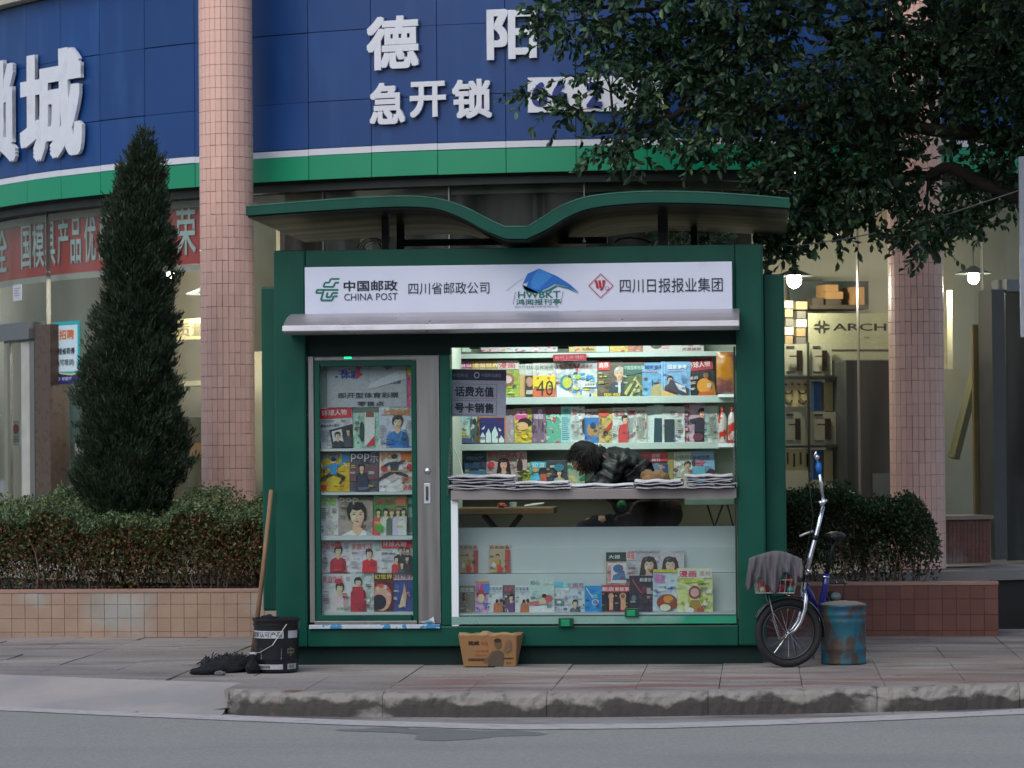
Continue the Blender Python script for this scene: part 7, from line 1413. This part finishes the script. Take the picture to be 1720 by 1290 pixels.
for xx in (a.x, (a.x+b.x)/2, b.x-.01): m.tube([(xx, .48, a.z), (xx, 1.0, a.z)], .006, 5)
m.build('rear_rack', RK, bi); tp('rack_stay', [(b.x-.01, .75, a.z), (b.x-.05, .78, .24)], .005, RK, 5); tp('rack_stay', [(a.x, .75, a.z), (a.x+.02, .78, .24)], .005, RK, 5)
m = MB(); m.ell(A_(1404, 1002, .6), .035, .04, .03, 12, 8); setp(m.build('tail_bundle', M('tail_bundle_pale', '6a7a80', rough=.6, var=.3), origin=A_(1404, 1010, .6)), 'small pale bundle under the bicycle rear rack', 'bundle')
# crank and chainring
m = MB(); m.torus(A_(1378, 1046, .3), Vector((.2, .98, 0)), az, .06, .004, 24, 5); m.build('chainring', CHROME, bi)
# basket
BW = M('basket_wire_white', 'b0b0b0', rough=.4, var=.05); m = MB(); Yb0, Yb1 = -.46, -.24
def bpt(u, v, Y): return W(u, v, Y)
def rect(ut0, ut1, v, Y0, Y1): return [bpt(ut0, v, Y0), bpt(ut1, v, Y0), bpt(ut1-4, v, Y1), bpt(ut0+6, v, Y1), bpt(ut0, v, Y0)]
top_r = rect(1261, 1344, 945, Yb0, Yb1); bot_r = rect(1269, 1334, 996, Yb0+.03, Yb1); mid_r = rect(1265, 1339, 974, Yb0+.015, Yb1); mr2 = rect(1263, 1342, 960, Yb0+.008, Yb1)
for rr in (top_r, mid_r, mr2, bot_r): m.tube(rr, .003, 5)
for side in range(4):
    for k in range(9):
        t_ = k/8; m.tube([top_r[side].lerp(top_r[side+1], t_), bot_r[side].lerp(bot_r[side+1], t_)], .0019, 4, caps=False)
for k in range(7):
    t_ = k/6; m.tube([bot_r[0].lerp(bot_r[1], t_), bot_r[3].lerp(bot_r[2], t_)], .0019, 4, caps=False)
bsk = m.build('basket', BW, bi)
def lump(u, v, Y, rx, ry, rz, colr, label, cat='packet', seed=1):
    m = MB(); m.ell(W(u, v, Y), rx, ry, rz, 14, 9, noise=.1, seed=seed); setp(m.build('basket_item', M('item_'+colr, colr, rough=.4, var=.25, scale=25), origin=W(u, v, Y), smooth=True), label, cat)
lump(1286, 983, -.36, .05, .06, .045, 'a03c30', 'red packet at the left of the bicycle basket', seed=1); lump(1308, 986, -.37, .05, .05, .04, '8a3040', 'dark red packet at the bottom of the bicycle basket', seed=2)
lump(1328, 972, -.35, .04, .05, .05, 'a84a28', 'orange red packet at the right of the bicycle basket', seed=3); lump(1328, 990, -.41, .022, .02, .022, '2f8a8a', 'small teal packet at the lower right of the bicycle basket', seed=4)
lump(1324, 958, -.38, .045, .05, .035, '4a7a9c', 'blue plastic bag on top in the bicycle basket', 'bag', seed=5); lump(1281, 990, -.42, .02, .02, .02, 'b8a890', 'small cream packet in the left of the bicycle basket', seed=6)
# cloth draped over the basket
m = MB(); nu, nv = 72, 26; vs = []
for j in range(nv+1):
    for i in range(nu+1):
        s = i/nu; t_ = j/nv                    # s across the front, t from back to the front hem
        u = 1253+(1352-1253)*s
        back = t_ < .45
        if t_ <= .5:
            k = t_/.5; Y = Yb1+.05+(Yb0-.03-Yb1-.05)*k; v = 927+7*(abs(s-.5)*2)**3*1.6+2*math.sin(s*9); vs.append(W(1258+(1347-1258)*s, v, Y)); continue
        k = (t_-.5)/.5
        hem = 994-8*math.sin(s*3.1)-(26 if .5 < s < .9 else 0)*math.sin((s-.5)/.4*math.pi)-18*math.exp(-((s-.22)/.1)**2)+(14*math.exp(-((s-.5)/.07)**2))-(22 if s > .9 else 0)-(8 if s < .02 else 0)
        v0_ = 929+7*(abs(s-.5)*2)**3*1.6; v = v0_+(hem-v0_)*k
        Y = Yb0-.035-(.016*math.sin(s*26+k*1.9)+.010*math.sin(s*47+2+k*3)+.006*math.sin(s*71-k*4))*(.25+k)-.02*k*(1-k)
        u = 1258+(1347-1258)*s+(s-.5)*12*k*(1 if s < .5 else .2); vs.append(W(u, v, Y))
m.add(vs, [(j*(nu+1)+i, (j+1)*(nu+1)+i, (j+1)*(nu+1)+i+1, j*(nu+1)+i+1) for j in range(nv) for i in range(nu)])
cl = m.build('basket_cloth', M('grey_cloth', '5a585c', rough=.9, var=.08, scale=15), origin=W(1300, 930, -.35), smooth=True); sm = cl.modifiers.new('thick', 'SOLIDIFY'); sm.thickness = .003
setp(cl, 'grey cloth draped over the bicycle basket', 'cloth')
